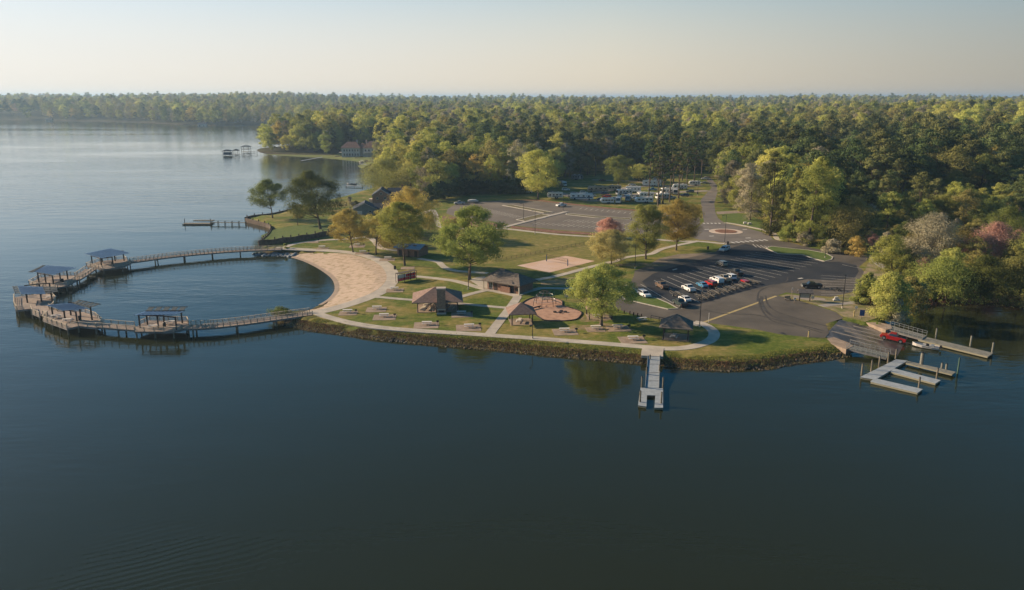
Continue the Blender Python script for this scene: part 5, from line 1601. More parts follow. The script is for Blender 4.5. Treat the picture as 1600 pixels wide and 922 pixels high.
mb = MB(); mb.slab([(1.1, -0.4, 1.8), (4.6, -0.4, 0.3), (4.6, 0.4, 0.3), (1.1, 0.4, 1.8)], 0.1); mb.build("slide", mat("tan_plastic", (0.42, 0.30, 0.18), 0.5), b)
p = at(832, 484); b = thing("balance_beam", "long low timber balance log at the playground's near side", "balance log", (p.x, p.y, G + 0.05), 0.75)
MB().tube((-3, 0, 0.35), (3, 0, 0.4), 0.18).build("log", M_darkbrown, b)
for x in (-2.4, 2.4): MB().box(x, 0, 0, 0.15, 0.4, 0.25).build("support", M_darkbrown, b)
p = at(875, 489); b = thing("spring_toys", "low dark stepping platforms in the middle of the playground", "stepping platform", (p.x, p.y, G + 0.05))
for dx, dy in ((0, 0), (1.4, 0.5), (-1.3, 0.4), (0.4, 1.3)): MB().tube((dx, dy, 0), (dx, dy, 0.3), 0.45, n=12).build("step", M_darkbrown, b)
p = at(885, 470); b = thing("playground_sign", "small tan sign board by the playground's far edge", "sign", (p.x, p.y, G))
MB().box(0, 0, 0, 0.1, 0.1, 1.9).build("post", M_darkbrown, b); MB().box(0, -0.09, 1.0, 1.1, 0.06, 0.9).build("board", M_cream, b)
# volleyball
for px_, lab in (((854, 408.5), "volleyball net post at the court's left side"), ((887, 416), "volleyball net post at the court's right side")):
    p = at(*px_); b = thing("volleyball_post", lab, "post", (p.x, p.y, G), 0); MB().tube((0, 0, 0), (0, 0, 2.5), 0.08).build("pole", M_black, b); MB().tube((0, 0, 0.2), (0, 0, 2.0), 0.16).build("padding", mat("blue_pad", (0.06, 0.09, 0.16), 0.7), b)
a, c_ = at(854, 408.5), at(887, 416)
mb = MB()
for z in (1.45, 2.4): mb.beam((a.x, a.y, G + z), (c_.x, c_.y, G + z), 0.03, 0.07)
for k in range(1, 24):
    q = a.lerp(c_, k / 24); mb.beam((q.x, q.y, G + 1.45), (q.x, q.y, G + 2.4), 0.02)
for k in range(1, 5):
    z = 1.45 + k * 0.19; mb.beam((a.x, a.y, G + z), (c_.x, c_.y, G + z), 0.02)
tag(mb.build("volleyball_net", M_darkbrown), "volleyball net strung across the sand court", "net")

# ---------------- lamps, posts, signs
def lamp(px, ytop, label, col_=M_black):
    p = at(*px); H = hgt(p, ytop)
    t = thing("street_lamp", label, "street lamp", (p.x, p.y, G - 0.02), random.Random(int(px[0])).random() * 6, "pole lamps in the park")
    MB().tube((0, 0, 0), (0, 0, 0.6), 0.2, n=10).build("base", M_concrete, t)
    MB().tube((0, 0, 0.6), (0, 0, H), 0.10, 0.07, 8).build("pole", col_, t)
    MB().beam((0, 0, H - 0.1), (1.1, 0, H - 0.02), 0.08).build("arm", col_, t)
    MB().box(1.3, 0, H - 0.12, 0.8, 0.42, 0.16).build("lamp_head", col_, t)
for px_, yt, lab in (((1093, 511), 460, "black pole lamp at the shore path apron"), ((732, 452), 404, "black pole lamp in front of the tall green tree"), ((992, 420), 373, "black pole lamp on the grass west of the lot"), ((1132, 381), 336, "pole lamp beside the roundabout"),
                     ((1316, 482), 431, "pole lamp on the kiosk verge"), ((1363, 409), 384, "pole lamp at the lot's far corner"), ((836, 366), 329, "tall pole lamp in front of the upper lot"), ((1090, 306), 271, "tall lamp by the campground road"),
                     ((880, 331), 305, "pole lamp on the upper lot's median"), ((818, 345), 318, "pole lamp on the upper lot's left island"), ((1289, 403), 380, "thin pole lamp on the far grass island"), ((832, 529), 506, "short black lamp on the shore path south of the small pavilion")):
    lamp(px_, yt, lab)
def post(px, h, label, m=M_yellow, r_=0.12, kind_="bollard", cap=None):
    p = at(*px); t = thing(kind_, label, "bollard" if kind_ == "bollard" else "post", (p.x, p.y, G - 0.02))
    MB().tube((0, 0, 0), (0, 0, h), r_).build("shaft", m, t)
    MB().tube((0, 0, h), (0, 0, h + 0.12), r_ * 1.3, r_ * 0.6).build("cap", cap or m, t)
post((1263, 527), 1.6, "yellow post with dark top on the grass corner by the ramp", M_yellow, 0.14, cap=M_black)
post((1107, 504), 2.4, "slim white marker post at the yellow line's start", M_white, 0.05)
post((990, 452), 2.2, "slim grey post at the near grass island's far end", M_grey, 0.06)
post((1334, 495), 1.5, "short yellow post beside the blue sign", M_yellow, 0.15)
for i, x in enumerate((966, 975, 984, 990, 996, 1002)):
    post((x, 488.5 + i * 1.4), 0.8, "short dark bollard between lawn and lot road", M_darkbrown, 0.16)
    bpy.context.scene.objects[-1] if False else None
for o in list(bpy.data.objects):
    if o.get('label') == "short dark bollard between lawn and lot road": o['group'] = "bollards between lawn and lot road"
# pipe fence
a, c_ = at(1017, 499.5), at(1056, 507.5)
t = thing("pipe_fence", "black pipe rail fence between the lawn and the lot road", "fence", (a.x, a.y, G))
v = c_ - a
MB().beam((0, 0, 1.1), (v.x, v.y, 1.1), 0.12).build("top_rail", M_black, t)
MB().beam((0, 0, 0.6), (v.x, v.y, 0.6), 0.08).build("lower_rail", M_black, t)
for k in range(4): MB().tube((v.x * k / 3, v.y * k / 3, -0.05), (v.x * k / 3, v.y * k / 3, 1.15), 0.08).build("post", M_black, t)
# fence running behind the volleyball court
a, c_ = at(775, 409), at(925, 379)
t = thing("wire_fence", "thin dark wire fence running across the lawn behind the volleyball court", "fence", (a.x, a.y, G)); v = c_ - a
for z in (0.15, 0.5, 0.85): MB().beam((0, 0, z), (v.x, v.y, z), 0.05).build("wire", M_black, t)
for k in range(22): MB().tube((v.x * k / 21, v.y * k / 21, -0.05), (v.x * k / 21, v.y * k / 21, 0.95), 0.05).build("post", M_black, t)
# kiosk
p = at(1257, 470.5)
b = thing("information_kiosk", "roofed timber notice board beside the ramp road", "notice board", (p.x, p.y, G + 0.03), -0.12)
for x in (-1.35, 1.35): MB().box(x, 0, 0, 0.22, 0.22, 2.7).build("post", M_darkbrown, b)
MB().box(0, 0, 0.9, 2.4, 0.12, 1.4).build("board", M_cream, b)
mb = MB()
for k in range(3): mb.box(-0.75 + k * 0.75, -0.075, 1.0, 0.6, 0.03, 1.15)
mb.build("posters", mat("paper", (0.5, 0.47, 0.42), 0.8, (0.3, 0.3, 0.28), 3), b)
mb = MB(); gable(mb, -1.9, 1.9, -1.1, 1.1, 2.45, 3.3); mb.build("roof", mat("grey_shingle", (0.13, 0.115, 0.105), 0.9, (0.18, 0.16, 0.145), 1.5), b)
def sign(px, w_, h_, z, m, label, rz=0.0, posts=1):
    p = at(*px); t = thing("sign", label, "sign", (p.x, p.y, G + 0.02), rz)
    for k in range(posts): MB().box((k - (posts - 1) / 2) * w_ * 0.8, 0, 0, 0.1, 0.1, z + h_).build("post", M_wood, t)
    MB().box(0, -0.08, z, w_, 0.05, h_).build("panel", m, t)
M_bluesign = mat("blue_sign", (0.03, 0.07, 0.20), 0.6)
sign((1346, 499), 1.1, 1.5, 0.9, M_bluesign, "dark blue sign panel on a post at the boat ramp", -0.3)
sign((1337, 490), 0.6, 0.7, 1.3, M_white, "small white sign left of the blue sign", -0.3)
sign((1241, 473), 0.7, 0.5, 0.9, M_white, "small white sign just left of the information kiosk", 0.2)
sign((1269, 469), 0.9, 0.8, 0.4, M_offwhite, "pale square sign just right of the information kiosk", 0.1)
sign((1237, 463), 0.3, 0.5, 1.9, M_offwhite, "narrow white sign on a tall post behind the kiosk", 0.1)
sign((833, 358), 0.5, 0.5, 1.6, M_offwhite, "small sign in the front mulch bed of the upper lot", 0.0)
p = at(1306, 470); bm = MB(); bm.prism([(-0.9, -0.4), (0.9, -0.5), (1.1, 0.4), (-0.6, 0.6)], 0, 0.5); bm.prism([(-0.5, -0.3), (0.6, -0.3), (0.5, 0.3), (-0.3, 0.35)], 0.5, 1.15)
o = bm.build("white_boulder", M_offwhite, bevel=0.12); o.location = (p.x, p.y, G + 0.0); tag(o, "white boulder on the verge near the pole lamp", "boulder")
for k, (px_, lab) in enumerate((((1164, 350), "pale boulder on the grass by the roundabout, first"), ((1171, 351), "pale boulder on the grass by the roundabout, second"))):
    p = at(*px_); o = MB().prism([(-0.8, -0.5), (0.7, -0.6), (0.9, 0.5), (-0.6, 0.6)], 0, 0.9).build("pale_boulder", M_offwhite, bevel=0.15); o.location = (p.x, p.y, G); tag(o, "pale boulder on the grass beside the roundabout path", "boulder", "pale boulders by the roundabout")
p = at(1225, 469); b = thing("picnic_bench_by_kiosk", "dark bench left of the information kiosk", "bench", (p.x + 1, p.y, G + 0.03), 0.3)
MB().box(0, 0, 0.42, 1.8, 0.5, 0.07).build("seat", M_wood, b); MB().box(0, 0.28, 0.55, 1.8, 0.06, 0.5).build("backrest", M_wood, b)
for x in (-0.7, 0.7): MB().box(x, 0, 0, 0.1, 0.45, 0.42).build("leg", M_black, b)

# ---------------- vehicles
def paint(nm, c, rough=0.3):
    m = mat("paint_" + nm, c, rough); 
    m.node_tree.nodes["Principled BSDF"].inputs['Coat Weight'].default_value = 0.6
    return m
PAINT = {'white': paint('white', (0.72, 0.71, 0.69)), 'silver': paint('silver', (0.42, 0.43, 0.44)), 'black': paint('black', (0.02, 0.02, 0.022)), 'red': paint('red', (0.34, 0.014, 0.012)),
         'blue': paint('blue', (0.07, 0.22, 0.36)), 'tan': paint('tan', (0.36, 0.30, 0.22)), 'brown': paint('brown', (0.17, 0.11, 0.075)), 'dark': paint('dark_green', (0.03, 0.045, 0.045)), 'navy': paint('navy', (0.03, 0.05, 0.12)), 'grey': paint('grey', (0.16, 0.17, 0.18))}
SPECS = {
    'pickup': dict(prof=[(2.72, .5), (2.78, .80), (2.66, 1.02), (1.35, 1.14), (0.72, 1.74), (-0.55, 1.80), (-0.82, 1.22), (-2.74, 1.20), (-2.78, .55)], belt=1.16, w=0.98, ax=(1.8, -1.75), r=.42, wind=((1.33, 1.17), (0.76, 1.70)), rear=((-0.60, 1.72), (-0.80, 1.28)), side=[(0.98, 1.2), (0.66, 1.68), (-0.48, 1.73), (-0.66, 1.2)]),
    'suv': dict(prof=[(2.35, .45), (2.42, .80), (2.3, 1.0), (1.25, 1.12), (0.62, 1.70), (-1.9, 1.76), (-2.3, 1.15), (-2.38, .5)], belt=1.14, w=0.94, ax=(1.5, -1.45), r=.38, wind=((1.22, 1.16), (0.66, 1.66)), rear=((-1.95, 1.68), (-2.25, 1.2)), side=[(0.9, 1.18), (0.55, 1.64), (-1.8, 1.68), (-2.0, 1.18)]),
    'car': dict(prof=[(2.25, .38), (2.32, .62), (2.15, .82), (1.15, .96), (0.42, 1.42), (-0.95, 1.45), (-1.65, 1.02), (-2.25, .98), (-2.32, .45)], belt=0.98, w=0.89, ax=(1.4, -1.4), r=.33, wind=((1.12, 1.0), (0.48, 1.39)), rear=((-1.0, 1.42), (-1.6, 1.05)), side=[(0.85, 1.0), (0.38, 1.37), (-0.88, 1.4), (-1.35, 1.02)]),
}
VCACHE = {}
def make_vehicle(kind_, colr, cap=False):
    S = SPECS[kind_]; pm = PAINT[colr]; w_ = S['w']
    t = empty({'pickup': 'pickup_truck', 'suv': 'suv', 'car': 'parked_car'}[kind_], (0, 0, 0))
    prof = S['prof']
    bot = []
    # underside with wheel arches, front to rear order is closed from the rear back to the front
    zr = min(prof[0][1], prof[-1][1]) - 0.12
    for ax in sorted(S['ax']):
        R_ = S['r'] + 0.08
        bot += [(ax - R_, zr)] + [(ax + R_ * math.cos(a), max(zr, S['r'] + R_ * math.sin(a))) for a in [math.pi * (1 - k / 5) for k in range(1, 5)]] + [(ax + R_, zr)]
    full = prof + bot
    tp = lambda z: 1.0 if z <= S['belt'] + 0.03 else 1.0 - 0.17 * (z - S['belt']) / 0.6
    MB().extr(full, -w_, w_, tp).build("body", pm, t, bevel=0.05)
    y_ = lambda z: w_ * tp(z)
    def quad(pts_, nm, m=M_glass):
        mb = MB(); n = len(pts_)
        P = [Vector(q) for q in pts_]
        nrm = (P[1] - P[0]).cross(P[2] - P[0]).normalized() * 0.02
        mb.add([q + nrm for q in P] + [q - nrm for q in P], [tuple(range(n)), tuple(range(n, 2 * n))[::-1]] + [(i, n + i, n + (i + 1) % n, (i + 1) % n) for i in range(n)])
        return mb.build(nm, m, t)
    for nm, ((xa, za), (xb, zb)) in (("windscreen", S['wind']), ("rear_window", S['rear'])):
        s_ = 0.88
        quad([(xa, -y_(za) * s_, za), (xa, y_(za) * s_, za), (xb, y_(zb) * s_, zb), (xb, -y_(zb) * s_, zb)], nm)
    for sd in (-1, 1):
        quad([(x, sd * (y_(z) + 0.004), z) for x, z in S['side']], "side_window")
    for ax in S['ax']:
        for sd in (-1, 1):
            wh = MB().tube((ax, sd * (w_ - 0.24), S['r']), (ax, sd * (w_ + 0.01), S['r']), S['r'], n=16).build("wheel", M_tyre, t)
            MB().tube((ax, sd * (w_ - 0.1), S['r']), (ax, sd * (w_ + 0.025), S['r']), S['r'] * 0.6, n=12).build("rim", M_rim, wh)
    xf = prof[1][0]; zf = prof[1][1]; xb = prof[-1][0]
    for sd in (-1, 1):
        MB().box(xf - 0.02, sd * (w_ - 0.28), zf - 0.1, 0.08, 0.36, 0.16).build("headlight", M_lamp, t)
        MB().box(xb + 0.02, sd * (w_ - 0.12), 0.75 if kind_ != 'car' else 0.68, 0.08, 0.18, 0.25).build("tail_light", M_tail, t)
    MB().box(xf + 0.0, 0, 0.42, 0.1, w_ * 1.9, 0.16).build("bumper", M_grey if kind_ == 'pickup' else pm, t)
    if kind_ == 'pickup':
        if cap:
            MB().extr([(-0.84, 1.21), (-0.80, 1.76), (-2.62, 1.74), (-2.72, 1.21)], -w_ * 0.93, w_ * 0.93, lambda z: 1 if z < 1.3 else 0.9).build("bed_cap", pm, t, bevel=0.04)
            for sd in (-1, 1): quad([(-1.0, sd * w_ * .905, 1.34), (-1.0, sd * w_ * .88, 1.6), (-2.4, sd * w_ * .88, 1.6), (-2.4, sd * w_ * .905, 1.34)], "cap_window")
        else:
            MB().box(-1.78, 0, 1.18, 1.74, w_ * 1.62, 0.03).build("bed_liner", M_black, t)
    if kind_ == 'pickup': t.scale = (1, 1, 1.09)
    return t
def vehicle(kind_, colr, px, head, label, cat, group=None, cap=False, z=G + 0.012, pitch=0.0):
    key = (kind_, colr, cap)
    p = at(px[0], px[1], z)
    az = math.atan2(head[1], head[0])
    if key not in VCACHE:
        t = VCACHE[key] = make_vehicle(kind_, colr, cap)
        t.location = p; t.rotation_euler = (0, pitch, az)
    else:
        t = copy_tree(VCACHE[key], None, p, az); t.rotation_euler = (0, pitch, az)
    for k in ('label', 'category', 'group'):
        if k in t: del t[k]
    return tag(t, label, cat, group)
# stall direction: away from the water
UP = ((S0 - E0) / (S0 - E0).length); UPv = (UP.x, UP.y); DNv = (-UP.x, -UP.y)
GP = "vehicles parked in the lower lot"
vehicle('suv', 'white', (1006, 463), (0.35, -0.93), "white car parked alone at the near grass island's tip", "car", GP)
vehicle('pickup', 'brown', (1034, 450), UPv, "dark brown pickup with an empty boat trailer behind it at the row's west end", "pickup", GP)
vehicle('pickup', 'dark', (1062, 477.5), UPv, "dark green pickup nearest the water beside the near grass island", "pickup", GP)
vehicle('car', 'white', (1070, 470), UPv, "white car next to the dark green pickup", "car", GP)
vehicle('pickup', 'white', (1076, 454.5), UPv, "white pickup standing alone left of the blue car", "pickup", GP)
vehicle('car', 'blue', (1097, 448), UPv, "bright blue car in the middle of the row", "car", GP)
vehicle('suv', 'red', (1111, 446.5), UPv, "red vehicle right next to the blue car", "car", GP)
vehicle('pickup', 'white', (1120, 441.5), UPv, "white pickup right behind the red vehicle", "pickup", GP, cap=True)
vehicle('pickup', 'tan', (1132, 439), UPv, "tan pickup between two white ones", "pickup", GP)
vehicle('suv', 'white', (1141, 436), UPv, "white vehicle between the tan and the black one", "car", GP)
vehicle('pickup', 'black', (1150, 429.5), UPv, "black pickup at the row's east end", "pickup", GP)
vehicle('suv', 'tan', (1128, 415), UPv, "tan car standing alone behind the row", "car", GP)
vehicle('pickup', 'white', (1132, 392.5), (-0.62, -0.78), "white pickup with closed bed cap driving in beside the roundabout", "pickup", None, cap=True)
vehicle('pickup', 'black', (1268, 450), (-0.98, 0.12), "black pickup with a trailer parked beyond the kiosk", "pickup")
rp = at(1395, 528, ramp_z(at(1395, 528, 0.6).x, at(1395, 528, 0.6).y))
tr_ = vehicle('pickup', 'red', (1395, 529), (-RDIR.x, -RDIR.y), "red pickup backed down the boat ramp into the water", "pickup", None)
q = at(1395, 529, 0.8); tr_.location = (q.x, q.y, ramp_z(q.x, q.y) + 0.02); tr_.rotation_euler = (0, -math.atan(G / RLEN), math.atan2(-RDIR.y, -RDIR.x))
vehicle('pickup', 'white', (877, 323), (-0.85, -0.5), "white pickup alone at the far side of the upper lot", "pickup")
vehicle('pickup', 'silver', (718, 319.5), (-0.95, -0.2), "silver pickup towing a covered boat in the upper lot", "pickup")
# trailers
M_tr = mat("trailer_steel", (0.07, 0.065, 0.055), 0.5, (0.20, 0.175, 0.14), 0.8, metal=0.4)
def make_trailer(boat=False):
    t = empty("boat_trailer", (0, 0, 0))
    for sd in (-1, 1):
        MB().beam((-3.0, sd * 0.85, 0.5), (1.2, sd * 0.85, 0.5), 0.10, 0.14).build("side_rail", M_tr, t)
        MB().beam((1.2, sd * 0.85, 0.5), (3.4, 0, 0.5), 0.10, 0.12).build("tongue_bar", M_tr, t)
        MB().beam((-2.9, sd * 0.5, 0.8), (0.9, sd * 0.5, 0.85), 0.14, 0.1).build("bunk", M_tr, t)
        wh = MB().tube((-1.3, sd * 1.0, 0.33), (-1.3, sd * 1.22, 0.33), 0.33, n=14).build("wheel", M_tyre, t)
        MB().tube((-1.3, sd * 1.2, 0.33), (-1.3, sd * 1.24, 0.33), 0.18, n=10).build("rim", M_rim, wh)
        mb = MB(); mb.box(-1.3, sd * 1.12, 0.70, 0.95, 0.3, 0.05); mb.build("mudguard", M_tr, t)
        MB().beam((-2.8, sd * 0.85, 0.5), (-2.8, sd * 0.95, 1.3), 0.06).build("guide_post", M_tr, t)
    for x in (-2.7, -1.0, 0.8): MB().beam((x, -0.85, 0.45), (x, 0.85, 0.45), 0.09).build("cross_member", M_tr, t)
    MB().beam((2.6, 0, 0.5), (2.4, 0, 1.2), 0.1).build("winch_post", M_tr, t)
    return t
TR = None
def trailer(px, head, label, group="boat trailers parked in the lower lot", z=G + 0.012):
    global TR
    p = at(px[0], px[1], z); az = math.atan2(head[1], head[0])
    if TR is None: TR = make_trailer(); t = TR; t.location = p; t.rotation_euler = (0, 0, az)
    else: t = copy_tree(TR, None, p, az)
    for k in ('label', 'category', 'group'):
        if k in t: del t[k]
    return tag(t, label, "trailer", group)
for px_, lab in (((1054, 461), "empty boat trailer behind the brown pickup"), ((1094, 466), "empty boat trailer nearest the water, behind the lone white pickup"), ((1104, 463), "second boat trailer, just right of the one nearest the water"), ((1113, 459), "boat trailer behind the blue car"),
                 ((1126, 456), "boat trailer behind the red vehicle"), ((1137, 452.5), "boat trailer behind the capped white pickup"), ((1151, 449), "boat trailer behind the tan pickup"), ((1162, 446), "boat trailer behind the white vehicle near the row's east end"), ((1174, 442), "boat trailer behind the black pickup")):
    trailer(px_, UPv, lab)
trailer((1302, 454), (-0.98, 0.12), "trailer hitched to the black pickup beyond the kiosk", None)
def make_boat(m, cover=None, motor=True, L=5.4, console=True):
    t = empty("motor_boat", (0, 0, 0))
    secs = [(-L / 2, 0.95, 0.55), (-L / 4, 1.05, 0.55), (L / 8, 1.0, 0.6), (L * 0.34, 0.65, 0.72), (L / 2, 0.06, 0.85)]
    vs = []; fs = []
    for x, w_, z in secs: vs += [(x, -w_, z), (x, -w_ * 0.75, 0.02 + 0.12 * (x > 1.5)), (x, 0, -0.12 + 0.3 * (x > 2)), (x, w_ * 0.75, 0.02 + 0.12 * (x > 1.5)), (x, w_, z)]
    for i in range(len(secs) - 1):
        for j in range(4): fs.append((5 * i + j, 5 * i + j + 1, 5 * i + j + 6, 5 * i + j + 5))
    fs.append((0, 1, 2, 3, 4))
    MB().add(vs, fs).build("hull", m, t)
    dv = []; df = []
    for x, w_, z in secs: dv += [(x, -w_ * 0.97, z - 0.14), (x, w_ * 0.97, z - 0.14)]
    for i in range(len(secs) - 1): df.append((2 * i, 2 * i + 2, 2 * i + 3, 2 * i + 1))
    MB().add(dv, df).build("deck", cover or M_grey, t)
    g_ = MB()
    for i in range(len(secs) - 1):
        for sd in (-1, 1): g_.beam((secs[i][0], sd * secs[i][1], secs[i][2]), (secs[i + 1][0], sd * secs[i + 1][1], secs[i + 1][2]), 0.08, 0.08)
    g_.build("gunwale", m, t)
    if console:
        MB().box(-0.4, 0.35, 0.42, 0.6, 0.7, 0.55).build("console", M_black, t); MB().box(-1.4, 0, 0.42, 0.6, 1.3, 0.4).build("seat", M_grey, t)
    if motor:
        MB().box(-L / 2 - 0.3, 0, 0.35, 0.45, 0.4, 0.65).build("outboard_motor", M_black, t, bevel=0.08)
    return t
b = make_boat(M_offwhite, None); p = at(1446, 543, 0.1); b.location = (p.x, p.y, 0.12); b.rotation_euler = (0, 0, math.atan2(-RDIR.y, -RDIR.x)); tag(b, "white open motor boat floating at the ramp behind the red pickup", "boat")
b = make_boat(M_offwhite, M_offwhite, False, 5.6, False); p = at(739, 317.5); b.location = (p.x, p.y, G + 0.75); b.rotation_euler = (0, 0, math.atan2(-0.05, -0.99)); tag(b, "white covered boat on the trailer behind the silver pickup in the upper lot", "boat")
MB().extr([(-2.6, 0.5), (-1.5, 1.15), (0.6, 1.25), (2.6, 0.85), (1.5, 0.5)], -0.85, 0.85).build("cover", M_white, b, bevel=0.15)
trailer((739.5, 317.5), (-0.99, -0.05), "trailer carrying the covered boat in the upper lot", None)
# small red trailer at the row's end
p = at(1164, 443); t = thing("utility_trailer", "small red utility trailer at the east end of the trailer row", "trailer", (p.x, p.y, G + 0.012), math.atan2(UP.y, UP.x))
MB().box(0, 0, 0.5, 2.6, 1.6, 0.5).build("box", PAINT['red'], t, bevel=0.05)
for sd in (-1, 1):
    wh = MB().tube((0, sd * 0.85, 0.33), (0, sd * 1.05, 0.33), 0.33, n=14).build("wheel", M_tyre, t)
MB().beam((1.3, 0, 0.55), (2.6, 0, 0.5), 0.1).build("tongue", M_grey, t)

# ---------------- campground vehicles
def rv(px, head, label, L=11.0, W=2.55, H=3.4, body='white', stripe=None, motor=True, group="motorhomes and trailers in the campground", name="motorhome", cat="motorhome"):
    p = at(*px); az = math.atan2(head[1], head[0])
    t = thing(name, label, cat, (p.x, p.y, G + 0.03), az, group)
    pm = PAINT[body]; z0 = 0.55
    if motor: prof = [(L / 2, z0), (L / 2 + 0.05, 1.5), (L / 2 - 0.35, H - 0.3), (L / 2 - 0.8, H), (-L / 2 + 0.2, H), (-L / 2, H - 0.2), (-L / 2, z0)]
    else: prof = [(L / 2 - 0.7, z0), (L / 2, 1.3), (L / 2 - 0.1, H - 0.7), (L / 2 - 0.8, H - 0.05), (-L / 2 + 0.25, H), (-L / 2, H - 0.3), (-L / 2, z0)]
    MB().extr(prof, -W / 2, W / 2).build("body", pm, t, bevel=0.12)
    rj_ = random.Random(int(px[0] * 7))
    for sd in (-1, 1):
        for k in range(4):
            x = -L / 2 + L * (0.14 + 0.22 * k); w_ = 0.8 + 0.5 * rj_.random()
            MB().box(x, sd * (W / 2 + 0.01), H * 0.52, w_, 0.04, 0.65).build("window", M_glass, t)
        MB().box(L * 0.2, sd * (W / 2 + 0.012), 0.75, 0.7, 0.03, 1.9).build("door", M_offwhite if sd < 0 else pm, t)
        if stripe:
            q = W / 2 + 0.008
            MB().add([(-L / 2 + .2, sd * q, 0.8), (L / 2 - .6, sd * q, 1.15), (L / 2 - .6, sd * q, 1.75), (-L / 2 + .2, sd * q, 1.15), (-L / 2 + .2, sd * (q + .015), 0.8), (L / 2 - .6, sd * (q + .015), 1.15), (L / 2 - .6, sd * (q + .015), 1.75), (-L / 2 + .2, sd * (q + .015), 1.15)],
                     [(0, 1, 2, 3), (4, 5, 6, 7), (0, 1, 5, 4), (1, 2, 6, 5), (2, 3, 7, 6), (3, 0, 4, 7)]).build("side_stripe", stripe, t)
        for x in ((L * 0.32, -L * 0.3) if motor else (-L * 0.05, -L * 0.16)):
            MB().tube((x, sd * (W / 2 - 0.3), 0.45), (x, sd * (W / 2 + 0.01), 0.45), 0.45, n=12).build("wheel", M_tyre, t)
    for x in (-L * 0.22, L * 0.15): MB().box(x, 0, H, 1.0, 0.8, 0.28).build("air_conditioner", M_offwhite, t, bevel=0.05)
    if motor:
        MB().add([(L / 2 + .06, -W * .44, 1.55), (L / 2 + .06, W * .44, 1.55), (L / 2 - .24, W * .42, H - .45), (L / 2 - .24, -W * .42, H - .45), (L / 2 + .0, -W * .44, 1.52), (L / 2 + .0, W * .44, 1.52), (L / 2 - .3, W * .42, H - .45), (L / 2 - .3, -W * .42, H - .45)],
                 [(0, 1, 2, 3), (4, 5, 6, 7), (0, 1, 5, 4), (1, 2, 6, 5), (2, 3, 7, 6), (3, 0, 4, 7)]).build("windscreen", M_glass, t)
    else:
        MB().beam((L / 2 - 0.7, 0, 0.6), (L / 2 + 0.9, 0, 0.55), 0.14).build("hitch", M_black, t)
    return t
rv((948, 318), (-1, -0.15), "short white trailer in the front row left of the grey nosed motorhome", 7.0, H=2.9, motor=False, name="travel_trailer", cat="travel trailer")
rv((960, 298), (-1, 0.2), "tan and white trailer next to the upright green tree", 8.0, H=3.2, body='tan', motor=False, name="travel_trailer", cat="travel trailer")
rv((1035, 311), (-0.9, -0.3), "small white motorhome half hidden by the pine trunks", 7.5, H=3.1, stripe=PAINT['red'])
rv((1030, 285), (-1, 0.1), "silver trailer behind the fifth wheel in the rear row", 8.5, H=3.2, body='silver', motor=False, name="travel_trailer", cat="travel trailer")
rv((1062, 296), (-1, 0.1), "white trailer with dark stripe at the spur road's bend", 8.5, H=3.2, stripe=PAINT['navy'], motor=False, name="travel_trailer", cat="travel trailer")
Z_ = None
rv((867, 310), (-1, 0.05), "white travel trailer with dark window band at the campground's west end", 8.5, stripe=PAINT['grey'], motor=False, name="travel_trailer", cat="travel trailer")
rv((909, 312), (1, -0.12), "long motorhome with sweeping navy stripes behind the upper lot", 12.5, stripe=PAINT['navy'])
rv((934, 300), (-1, 0.1), "long tan and brown motorhome in the campground's middle row", 12.0, body='tan', stripe=PAINT['brown'])
rv((880, 291), (0.3, -1), "small white camper facing the camera near the wood", 6.5, H=3.0)
rv((975, 305), (-0.9, -0.4), "white motorhome with tan stripe behind the grey ones", 9.5, stripe=PAINT['tan'])
rv((989, 301), (-1, 0.2), "pair-windowed white trailer, tallest of the middle row", 9.0, H=3.7, motor=False, name="travel_trailer", cat="travel trailer")
rv((967, 317), (-0.25, -1), "motorhome with grey zigzag nose facing the upper lot", 9.0, stripe=PAINT['grey'])
rv((982, 314), (-0.3, -1), "silver motorhome right of the grey zigzag one", 8.5, body='silver', stripe=PAINT['navy'])
rv((1006, 317), (-1, -0.1), "low white trailer in the front row behind the budding trees", 9.5, H=3.0, motor=False, name="travel_trailer", cat="travel trailer")
rv((1010, 309), (-1, 0.15), "white trailer between the tall pine trunks", 8.0, H=3.1, stripe=PAINT['silver'], motor=False, name="travel_trailer", cat="travel trailer")
rv((1018, 291), (-1, 0.1), "big white fifth wheel trailer in the rear row", 11.5, H=3.8, motor=False, name="travel_trailer", cat="travel trailer")
rv((1044, 303), (-1, -0.2), "white motorhome with red brown marks right of the pine trunks", 9.0, stripe=PAINT['brown'])
rv((1056, 304), (-0.3, -1), "dark nosed motorhome near the right end of the campground", 7.5, body='silver', stripe=PAINT['black'])
rv((1000, 282), (-1, 0), "dark green trailer in shade at the rear of the campground", 9.0, body='dark', motor=False, name="travel_trailer", cat="travel trailer")
rv((823, 302), (1, 0.1), "white camper van tucked beside the light green campground tree", 6.5, H=2.9, body='white')
rv((902, 281), (1, 0.1), "grey trailer in the shade under the wood behind the camp", 8.0, body='grey', motor=False, name="travel_trailer", cat="travel trailer")
rv((1085, 290), (-1, 0.1), "white trailer by the campground road near the tall lamp", 7.0, H=2.9, motor=False, name="travel_trailer", cat="travel trailer")
CG = "vehicles parked in the campground"
